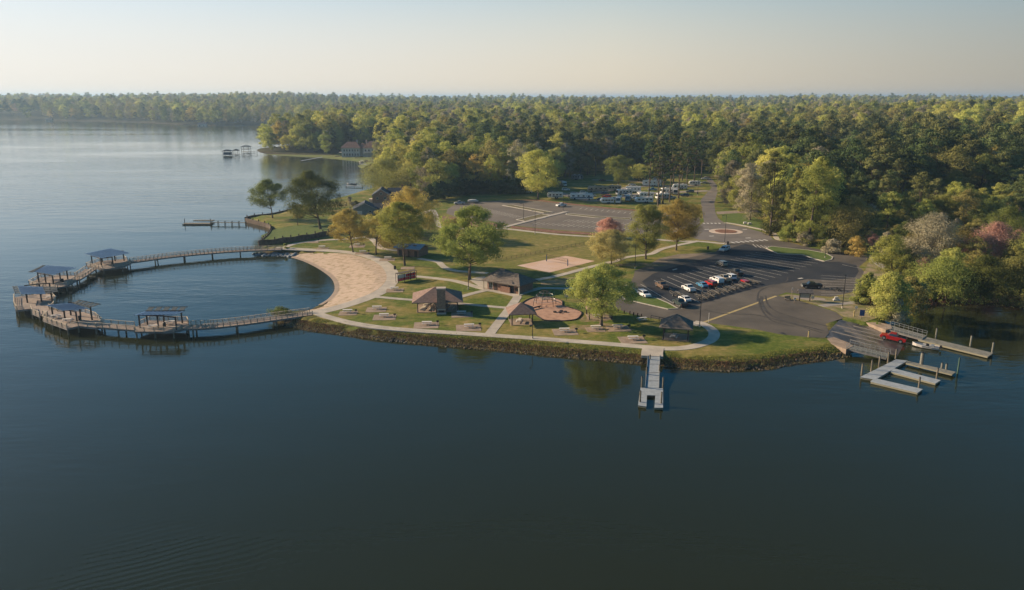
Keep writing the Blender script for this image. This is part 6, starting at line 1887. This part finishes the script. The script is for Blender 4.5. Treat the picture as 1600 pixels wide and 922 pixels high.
for kind_, c, px_, hd, lab in (('car', 'navy', (939, 313), (1, -0.1), "dark blue car between the striped motorhome and the grey ones"), ('suv', 'white', (884, 298), (1, -.1), "white car in front of the small camper near the wood"),
                               ('suv', 'white', (912, 303), (1, 0), "white car behind the navy striped motorhome"), ('car', 'navy', (945, 304), (1, 0), "dark car in front of the tan motorhome"), ('pickup', 'silver', (979, 306), (-.4, -1), "silver pickup in front of the tallest white trailer"),
                               ('suv', 'white', (957, 313), (-1, -.4), "white car left of the grey nosed motorhome"), ('pickup', 'black', (1029, 318), (-.1, -1), "black pickup in front of the pine trunks"), ('suv', 'navy', (1070, 307), (-1, 0.2), "dark car right of the dark nosed motorhome"),
                               ('car', 'silver', (1100, 287), (-1, 0), "silver car near the entrance road's top"), ('suv', 'black', (862, 303), (1, 0), "black car left of the white travel trailer"), ('car', 'black', (941, 283), (1, 0.2), "dark car at the rear camp loop"),
                               ('pickup', 'white', (1102, 281), (-1, .2), "white pickup parked at the top of the entrance road")):
    vehicle(kind_, c, px_, hd, lab, "car" if kind_ != 'pickup' else "pickup", CG, z=G + 0.035)

for kind_, c, px_, hd, lab in (('suv', 'red', (948, 309), (-.8, .3), "red car between the front and middle camp rows"), ('pickup', 'white', (992, 312), (-1, .1), "white pickup parked right of the silver motorhome"), ('suv', 'white', (1000, 304), (.2, -1), "white car nose on beside the pine trunks"),
                               ('pickup', 'silver', (1048, 311), (-1, -.2), "silver pickup right of the half hidden motorhome"), ('car', 'white', (925, 307), (1, 0.1), "small white car behind the striped motorhome's tail"), ('pickup', 'blue', (1020, 298), (-1, .1), "blue pickup on the camp spur road"),
                               ('suv', 'grey', (1078, 301), (-1, .1), "grey car by the camp road near the black bin"), ('car', 'white', (987, 290), (-1, .1), "white car in front of the rear dark green trailer"), ('pickup', 'tan', (895, 309), (1, -.1), "tan pickup squeezed between trailer and striped motorhome")):
    vehicle(kind_, c, px_, hd, lab, "car" if kind_ != 'pickup' else "pickup", CG, z=G + 0.035)
# ---------------- floating docks at the ramp
def dock_piece(t, quad, z, th=0.35, top=M_dock):
    MB().prism([(q.x, q.y) for q in quad], z - 0.08, z).build("dock_decking", top, t)
    cxy = sum(quad, Vector((0, 0))) / len(quad)
    MB().prism([(cxy.x + (q.x - cxy.x) * 0.985, cxy.y + (q.y - cxy.y) * 0.985) for q in quad], z - 0.08 - th, z - 0.085).build("float", M_float, t)
def pilings(pts, h, labf, group, m=M_pile, r_=0.17):
    for i, (x, y) in enumerate(pts):
        p = at(x, y, 0.0)
        t = thing("piling", labf if isinstance(labf, str) else labf[i], "piling", (p.x, p.y, -1.5), 0, group)
        MB().tube((0, 0, 0), (0, 0, 1.5 + h), r_, n=10).build("shaft", m, t)
        MB().tube((0, 0, 1.5 + h), (0, 0, 1.5 + h + 0.22), r_ * 1.05, 0.02, n=10).build("cap", M_black, t)
Q = lambda pts, z=0.45: [at(x, y, z).to_2d() for x, y in pts]
zd = 0.5
t = thing("floating_dock", "U shaped grey floating dock with two long fingers", "floating dock")
dock_piece(t, Q([(1344, 589), (1368, 593), (1418, 563.5), (1400, 561.5)], zd), zd)
dock_piece(t, Q([(1366, 590.5), (1360, 596), (1434, 613.5), (1442, 608)], zd), zd - 0.006)
dock_piece(t, Q([(1397, 575.5), (1391, 580.5), (1462, 599), (1470, 594)], zd), zd - 0.006)
pilings([(1346, 587), (1361, 581), (1373, 574.5), (1387, 568), (1399, 563), (1435, 609), (1463, 594)], 2.5, "grey timber piling standing along the U shaped floating dock", "pilings of the U shaped dock")
t = thing("narrow_pier", "narrow old timber pier right of the U shaped dock", "pier")
dock_piece(t, Q([(1418, 564), (1415, 567), (1488, 585), (1494, 581)], 0.7), 0.7, 0.25, M_dockold)
pilings([(1439, 574)], 3.2, "thick pale piling with white band halfway along the narrow pier", None, M_dockold, 0.36)
pilings([(1471, 578), (1478, 579.5)], 1.5, "short pale piling near the narrow pier's end", "short pilings on the narrow pier", M_dockold, 0.22)
pilings([(1496, 584)], 3.4, "tall green tinged piling at the narrow pier's tip", None, mat("green_post", (0.07, 0.12, 0.09), 0.8), 0.16)
t = thing("long_dock", "long low timber dock beside the boat ramp's far side", "dock")
dock_piece(t, Q([(1441, 525), (1434, 530), (1544, 557), (1552, 551.5)], 0.6), 0.6, 0.35, M_dockold)
pilings([(1462, 529), (1516, 541), (1550, 552)], 2.5, "yellowish timber piling along the long dock", "pilings of the long dock", M_dockold, 0.2)
def gangway(name, q, z0, z1, label):
    P = [at(*q[0], z0), at(*q[1], z0), at(*q[2], z1), at(*q[3], z1)]  # near-left, far-left, far-right, near-right
    t = thing(name, label, "gangway")
    MB().slab([P[0], P[3], P[2], P[1]], 0.15).build("deck", M_dockold, t)
    for a, b in ((P[0], P[3]), (P[1], P[2])):
        mb = MB()
        for h in (0.55, 1.05): mb.beam(a + Vector((0, 0, h)), b + Vector((0, 0, h)), 0.06)
        for k in range(9):
            r_ = a.lerp(b, k / 8); mb.beam(r_, r_ + Vector((0, 0, 1.08)), 0.06)
        mb.build("handrail", M_grey, t)
        MB().beam(a + Vector((0, 0, -0.25)), b + Vector((0, 0, -0.25)), 0.14, 0.3).build("stringer", M_fascia, t)
gangway("gangway", [(1322, 544), (1328, 538), (1391, 553), (1385, 559.5)], G + 0.05, 0.85, "aluminium railed gangway near the grass point leading toward the U shaped dock")
gangway("gangway", [(1384, 514), (1391, 508), (1448, 524), (1441, 530)], G - 0.1, 0.75, "aluminium railed gangway beside the red pickup")
sheet("gangway_landing", pxl([(1292, 529), (1303, 527), (1327, 536), (1333, 541), (1322, 546), (1300, 538)], G), M_slab, z=G + 0.03, skirt=1.2)
sheet("gangway_landing_far", pxl([(1352, 503), (1366, 502), (1392, 507), (1394, 513), (1384, 515)], G), M_slab, z=G - 0.06, skirt=1.2)
# floating kayak pier
t = thing("floating_pier", "pale grey floating pier with a notched square end in front of the lawn", "pier")
P = [at(1012.5, 556, G + 0.05), at(1031, 556, G + 0.05), at(1029.5, 606, 0.55), at(1008, 606, 0.55)]
MB().slab(P, 0.12).build("ramp_decking", M_dock, t)
for a, b in ((P[0], P[3]), (P[1], P[2])): MB().beam(a + Vector((0, 0, 0.02)), b + Vector((0, 0, 0.02)), 0.1, 0.3).build("edge_beam", M_grey, t)
for f in (0.02, 0.28, 0.55, 0.80):
    a = P[0].lerp(P[3], f) + Vector((0, 0, 0.02)); b = P[1].lerp(P[2], f) + Vector((0, 0, 0.02)); MB().beam(a, b, 0.1, 0.05).build("joint_plate", M_fascia, t)
zz_ = 0.5
dock_piece(t, Q([(1001, 605), (1036, 607), (1036, 618), (999.5, 617)], zz_), zz_)
dock_piece(t, Q([(999.2, 617.2), (1011, 617.4), (1010, 635), (997, 633)], zz_), zz_ - 0.004)
dock_piece(t, Q([(1024, 617.7), (1036, 618.2), (1036, 637), (1022.5, 637)], zz_), zz_ - 0.004)
MB().box(*(at(1017, 619, 0.3).to_2d()), 0.25, 1.6, 0.3, 0.12).build("launch_bar", M_black, t)
pilings([(1015, 572), (1030, 588), (1010, 592)], 2.4, "short grey piling beside the floating pier's ramp", "pilings along the floating pier's ramp")
pilings([(1002.5, 609), (1035.5, 610), (1000, 632), (1033, 634)], 2.6, "tall piling at a corner of the floating pier's square end", "corner pilings of the floating pier")

# ---------------- neighbour's shore: bulkhead, dark hedge fence, dock, houses
def wall_line(name, px, z0, z1, th, m, label, cat, posts=0, zbase=0.0, wav=0.0):
    P = smooth(pxl(px, zbase), 4)
    t = thing(name, label, cat, (P[0].x, P[0].y, 0))
    o_ = P[0]
    mb = MB(); a, b = offset_line(P, th)
    vs = []; n = len(P)
    for i in range(n):
        zt = z1 + wav * math.sin(i * 1.3)
        for q, z in ((a[i], z0), (a[i], zt), (b[i], zt), (b[i], z0)): vs.append((q.x - o_.x, q.y - o_.y, z))
    fs = []
    for i in range(n - 1):
        k = 4 * i
        for j in range(4): fs.append((k + j, k + (j + 1) % 4, k + 4 + (j + 1) % 4, k + 4 + j))
    fs += [(0, 3, 2, 1), (4 * n - 4, 4 * n - 3, 4 * n - 2, 4 * n - 1)]
    mb.add(vs, fs).build("timber_face", m, t)
    if posts:
        acc = 99
        for i in range(1, n):
            acc += (P[i] - P[i - 1]).length
            if acc > posts:
                acc = 0
                MB().tube((P[i].x - o_.x, P[i].y - o_.y, z0), (P[i].x - o_.x, P[i].y - o_.y, z1 + 0.8), 0.22, n=8).build("post", m, t)
wall_line("timber_bulkhead", [(384, 347), (400, 351), (418, 356), (424, 362), (420, 372), (410, 381)], -1.5, G + 0.25, 0.4, M_bulk, "dark timber bulkhead with post tops around the neighbouring lawn's near shore", "bulkhead", 3.0)
wall_line("timber_bulkhead", [(383, 345.5), (398, 342), (425, 339), (450, 333), (475, 326), (500, 319)], -1.5, G + 0.25, 0.4, M_bulk, "timber bulkhead with post tops along the lawn's lake side", "bulkhead", 4.0)
wall_line("scalloped_fence", [(404, 384), (430, 381.5), (455, 378), (480, 374.5), (505, 370), (521, 366)], G - 0.3, G + 2.0, 0.35, M_bulk, "dark scalloped timber fence between the lawn and the upper footpath", "fence", 3.2, G, 0.16)
sheet("terrace_lawn", pxl([(408, 368), (430, 358), (470, 352), (520, 350), (525, 362), (500, 369), (455, 376), (412, 381)]), M_lawn, z=G + 0.006)
t = thing("neighbour_dock", "thin timber footbridge and low swim platform off the neighbouring bulkhead", "dock")
a, b = at(384, 348, 1.0), at(330, 347.5, 1.0)
MB().beam(a, b, 1.5, 0.15).build("walkway", M_dockold, t)
for k in range(6):
    q = a.lerp(b, k / 5); MB().tube((q.x, q.y - 0.6, -1.5), (q.x, q.y - 0.6, 1.7), 0.14).build("pile", M_pile, t); MB().tube((q.x, q.y + 0.6, -1.5), (q.x, q.y + 0.6, 1.7), 0.14).build("pile", M_pile, t)
MB().beam(a + Vector((0, .7, 0.7)), b + Vector((0, .7, 0.7)), 0.08).build("handrail", M_pile, t)
c_ = at(309, 349, 0.5); MB().box(c_.x, c_.y, 0.15, 12.5, 3.6, 0.35).build("platform", M_pile, t)
MB().beam(b + Vector((0, 0, -0.1)), c_ + Vector((5.5, 0, 0.1)), 1.1, 0.12).build("ramp", M_dockold, t)
c2 = at(317, 346, 0.5); MB().box(c2.x, c2.y + 1.2, 0.5, 9, 2.2, 0.4).build("upper_platform", M_dockold, t)
for x in (-5.8, 5.8): MB().tube((c_.x + x, c_.y, -1.5), (c_.x + x, c_.y, 2.6), 0.16).build("mooring_pole", M_pile, t)
M_blk = M_pile
def house(px, rz, sx, sy, h, hr, wm, rm, label, axis='x', extras=None, z=G, name="house"):
    p = at(px[0], px[1], z)
    b = thing(name, label, "house", (p.x, p.y, z - 0.1), rz)
    MB().box(0, 0, 0, sx, sy, h).build("wall", wm, b)
    mb = MB()
    if axis == 'x':
        cy_ = 0; gx = sx / 2
        mb.add([(gx - .01, -sy / 2, h), (gx - .01, sy / 2, h), (gx - .01, 0, hr - .25), (-gx + .01, -sy / 2, h), (-gx + .01, sy / 2, h), (-gx + .01, 0, hr - .25)], [(0, 1, 2), (3, 5, 4), (0, 2, 5, 3), (1, 4, 5, 2), (0, 3, 4, 1)]); mb.build("gable_wall", wm, b)
        mb = MB(); gable(mb, -sx / 2 - .5, sx / 2 + .5, -sy / 2 - .5, sy / 2 + .5, h - 0.05, hr); 
    else:
        gx = sy / 2
        mb.add([(-sx / 2, gx - .01, h), (sx / 2, gx - .01, h), (0, gx - .01, hr - .25), (-sx / 2, -gx + .01, h), (sx / 2, -gx + .01, h), (0, -gx + .01, hr - .25)], [(0, 1, 2), (3, 5, 4), (0, 2, 5, 3), (1, 4, 5, 2), (0, 3, 4, 1)]); mb.build("gable_wall", wm, b)
        mb = MB(); gable(mb, -sx / 2 - .5, sx / 2 + .5, -sy / 2 - .5, sy / 2 + .5, h - 0.05, hr, 'y')
    mb.build("roof", rm, b)
    return b
b = house((597, 316), 0.1, 11, 13, 5.2, 9.0, M_brick, M_darkroof, "brick house with white edged gable and slate blue roof by the cove", 'y')
for sd in (-1, 1): MB().beam((sd * 6.0, -6.9, 5.0), (0, -6.9, 8.75), 0.12, 0.4).build("gable_trim", M_white, b)
window(b, 2.4, -6.5, 2.6, 1.2, 1.4, 0, -1); window(b, -2.4, -6.5, 2.6, 1.2, 1.4, 0, -1); window(b, 0, -6.5, 5.4, 1.2, 1.3, 0, -1)
MB().box(11, 5, 0, 14, 11, 4.6).build("wing_wall", M_brick2, b)
mb = MB(); gable(mb, 3.5, 19, -1, 11, 4.6, 8.4); mb.build("wing_roof", M_darkroof, b)
MB().box(-6.5, -2, 0, 2.6, 5, 2.6).build("side_porch", M_cream, b)
MB().box(13.0, 5, 7.6, 1.1, 1.1, 2.6).build("chimney", M_brick, b)
b = house((571, 333), 0.15, 13, 12, 3.2, 6.6, mat("grey_siding", (0.22, 0.23, 0.22), 0.85, (0.17, 0.18, 0.175), 1.0), M_darkroof, "grey sided outbuilding with dark gable roof in front of the brick house", 'y')
for sd in (-1, 1): MB().beam((sd * 7.0, -6.4, 3.0), (0, -6.4, 6.35), 0.12, 0.35).build("gable_trim", M_offwhite, b)
window(b, 3.0, -6.0, 1.2, 1.2, 1.2, 0, -1); MB().box(-3, -6.04, 0, 2.8, 0.1, 2.2).build("garage_door", M_offwhite, b)
MB().box(9.5, 1.0, 0, 8, 8, 3.0).build("wing_wall", MATS["grey_siding"], b)
mb = MB(); gable(mb, 5, 14, -3.6, 5.6, 3.0, 5.4); mb.build("wing_roof", M_darkroof, b)
for o in bpy.data.objects:
    if o.name.startswith("house") and o.parent is None: o.scale = (0.82, 0.82, 0.86)
# large lakeside mansion
zb = 2.5
p = at(566, 243.5, zb)
b = thing("lakeside_mansion", "large pale two storey mansion with terracotta hipped roofs across the cove", "house", (p.x, p.y + 6, tz(p.x, p.y + 6) - 0.2), 0.02)
MB().box(-10.5, 0, 0, 17, 12, 8.6).build("wall", M_offwhite, b); mb = MB(); hip(mb, -19.8, -1.2, -6.8, 6.8, 8.5, 13.6, 4.0); mb.build("roof", M_redroof, b)
MB().box(8.5, -1.5, 0, 14, 13, 8.8).build("wall", M_offwhite, b); mb = MB(); hip(mb, 0.8, 16.4, -8.9, 5.8, 8.7, 14.2, 2.0); mb.build("roof", M_redroof, b)
MB().box(-0.5, 1.5, 0, 8, 9, 7.8).build("centre_wall", M_cream, b); mb = MB(); hip(mb, -5, 4, -3.8, 6.8, 7.9, 12.2, 1.0); mb.build("centre_roof", M_redroof, b)
for x in (-16.5, -14, -11.5, -9, -6.5, -4): 
    window(b, x, -6.02, 0.9, 1.5, 2.4, 0, -1); window(b, x, -6.02, 5.1, 1.2, 1.8, 0, -1)
for x in (3.5, 6.5, 10, 13): window(b, x, -8.02, 5.2, 1.4, 1.8, 0, -1)
for x in (2.2, 5.3, 8.4, 11.5, 14.6): MB().tube((x, -10.6, 0), (x, -10.6, 4.2), 0.3, n=10).build("column", M_white, b)
MB().box(8.4, -9.4, 4.2, 14, 3.2, 0.5).build("porch_roof", M_offwhite, b)
MB().box(-20.2, -5.0, 3.9, 2.5, 3.5, 0.4).build("terrace", M_offwhite, b)
for x, y in ((-5.5, 1), (3.0, 2.5), (12, 1)): MB().box(x, y, 10.5, 1.4, 1.1, 4.6).build("chimney", M_cream, b)
# lawn edge seen in front of it is ground; small cove docks and boats
def small_dock(px0, px1, label, z=0.7, w_=1.8):
    a, b = at(*px0, z), at(*px1, z)
    t = thing("cove_dock", label, "dock")
    MB().beam(a, b, w_, 0.15).build("decking", M_dock, t)
    n = max(2, int((b - a).length / 6))
    for k in range(n + 1):
        q = a.lerp(b, k / n); MB().tube((q.x, q.y, -1), (q.x, q.y, z + 0.5), 0.18).build("pile", M_pile, t)
    return t
small_dock((470, 251.5), (503, 245.5), "thin pale dock slanting out from the peninsula lawn", 0.8, 2.4)
t = small_dock((566, 291), (541, 290), "cove dock with a moored boat beyond the large lawn tree", 0.8, 2.6)
b = make_boat(M_offwhite, M_navy if False else M_grey, True, 6.5); p = at(548, 289, 0.1); b.location = (p.x, p.y + 3, 0.1); b.rotation_euler = (0, 0, 2.9); tag(b, "white boat moored at the cove dock beyond the large lawn tree", "boat")
t = small_dock((574, 257), (563, 256), "short dock below the mansion at the cove's head", 0.8, 2.6)
b = make_boat(M_offwhite, None, True, 7.5); p = at(566, 254, 0.1); b.location = (p.x, p.y, 0.1); b.rotation_euler = (0, 0, 2.6); tag(b, "small white boat at the short dock below the mansion", "boat")
MB().box(0, 0, 1.9, 3.2, 2.2, 0.08).build("canopy", M_offwhite, b)
for x, y in ((-1.4, -0.9), (1.4, -0.9), (-1.4, 0.9), (1.4, 0.9)): MB().beam((x, y, 0.5), (x, y, 1.9), 0.06).build("canopy_pole", M_grey, b)
# boat houses off the peninsula tip
def boathouse(px, w_, d_, h, label, roof=M_black, side=True, two=False):
    p = at(px[0], px[1], 0.0)
    t = thing("boathouse", label, "boathouse", (p.x, p.y, 0))
    for x in (-w_ / 2 + .3, w_ / 2 - .3):
        for y in (-d_ / 2 + .3, d_ / 2 - .3): MB().tube((x, y, -1), (x, y, h), 0.2).build("pile", M_pile, t)
    mb = MB(); hip(mb, -w_ / 2 - .4, w_ / 2 + .4, -d_ / 2 - .4, d_ / 2 + .4, h + 0.2, h + 1.5, w_ * 0.2); mb.build("roof", roof, t)
    MB().box(0, 0, 0.7, w_, d_, 0.15).build("deck", M_dockold, t)
    if side: MB().box(0, 0, 0.9, w_ * 0.86, d_ * 0.7, 2.3).build("covered_boat", mat("blue_tarp", (0.035, 0.075, 0.13), 0.6), t)
    if two:
        MB().box(0, 0, h * 0.55, w_ * 0.9, d_ * 0.9, 0.3).build("upper_deck", M_dockold, t)
boathouse((356, 243), 8.0, 6, 4.2, "westernmost boathouse with dark roof and blue boat cover")
boathouse((369.5, 242), 4.6, 5, 4.2, "small open boathouse in the middle of the three", side=False)
boathouse((385, 238.5), 8.0, 7, 6.0, "boathouse with grey roof nearest the peninsula", mat("grey_metal_roof", (0.14, 0.15, 0.16), 0.5), False, True)
small_dock((402, 241), (358, 242.5), "long thin pier joining the boathouses to the peninsula", 0.9, 1.6)
t = small_dock((402, 236), (386, 238), "short pier running to the grey roofed boathouse", 0.9, 1.6)
# distant shore houses and docks
for px_, sx, wm, rm, lab in (((312, 194), 16, M_offwhite, M_darkroof, "tiny pale house on the hazy far shore below the hill"), ((369, 191.5), 14, M_offwhite, M_offwhite, "small white house at the far shore's water edge"), ((412, 192), 22, M_cream, M_darkroof, "low cream house on the far shore left of the white roofed row"),
                             ((432, 189), 20, M_offwhite, M_darkroof, "white house in the row on the far shore behind the peninsula"), ((453, 190.5), 24, M_offwhite, M_redroof, "widest pale house of the row behind the peninsula's trees"), ((72, 187), 14, M_cream, M_darkroof, "tiny tan house on the far left shore")):
    p = at(px_[0], px_[1], 3.0); zt = tz(p.x, p.y + 14)
    b = thing("shore_house", lab, "house", (p.x, p.y + 14, zt - 0.3), 0.1)
    MB().box(0, 0, 0, sx, 10, 5.0).build("wall", wm, b); mb = MB(); gable(mb, -sx / 2 - .6, sx / 2 + .6, -5.6, 5.6, 4.95, 8.2); mb.build("roof", rm, b)
    for k in (-1, 1): window(b, k * sx * 0.25, -5.02, 1.4, 1.8, 1.8, 0, -1)
for px_, lab in (((240, 192.5), "dark boathouse on the hazy far shore, left one"), ((350, 195), "dark boathouse standing off the hazy far shore below the hill"), ((158, 190.5), "low dock on the far left shore")):
    pass
# roof among the right hand wood
p = at(1511, 217, 18); b = thing("roofed_house_in_wood", "pale roofed house showing among the trees on the right hillside", "house", (p.x, p.y, tz(p.x, p.y)), 0.5)
hh_ = 16
MB().box(0, 0, 0, 20, 12, hh_).build("wall", M_cream, b); mb = MB(); gable(mb, -11, 11, -7, 7, hh_, hh_ + 4.5); mb.build("roof", mat("pale_roof", (0.36, 0.30, 0.27), 0.8), b)
# radio mast and water tower on the horizon
p = at(639, 160, 20); H = 55 + (152 - 141) / F * p.y * 1.03
t = thing("radio_mast", "thin radio mast rising above the distant tree line", "mast", (p.x, p.y, 12)); H = 66 - 12 + 8
MB().tube((0, 0, 0), (0, 0, H), 0.9, 0.5, 6).build("mast_pole", M_black, t); MB().tube((0, 0, H - 2), (0, 0, H + 0.5), 2.6, n=8).build("antenna_ring", M_black, t); MB().tube((0, 0, H), (0, 0, H + 4), 0.3).build("tip", M_black, t)
dd = 5200.0; x = (1495 - 800) / F * dd
t = thing("water_tower", "tiny white water tower on the hazy horizon", "water tower", (x, dd, 18))
MB().tube((0, 0, 0), (0, 0, 30), 2.5, n=10).build("column", M_white, t)
MB().tube((0, 0, 30), (0, 0, 35), 4, 14, 16).build("bowl", M_white, t); MB().tube((0, 0, 35), (0, 0, 40), 14, 7, 16).build("tank", M_white, t)

# ---------------- people: tiny figure near the roundabout entrance is not distinguishable; none are built

# ---------------- air
hz = MB(); hz.box(0, 10000, -3.5, 52000, 24000, 95)
o = hz.build("haze", bpy.data.materials.new("air")); o['kind'] = 'stuff'
m = o.data.materials[0]; m.use_nodes = True; nt = m.node_tree; nt.nodes.clear()
out = nt.nodes.new("ShaderNodeOutputMaterial"); pv = nt.nodes.new("ShaderNodeVolumePrincipled")
pv.inputs['Color'].default_value = (0.50, 0.74, 1.0, 1); pv.inputs['Density'].default_value = 0.00012; pv.inputs['Anisotropy'].default_value = 0.3
nt.links.new(pv.outputs[0], out.inputs['Volume'])
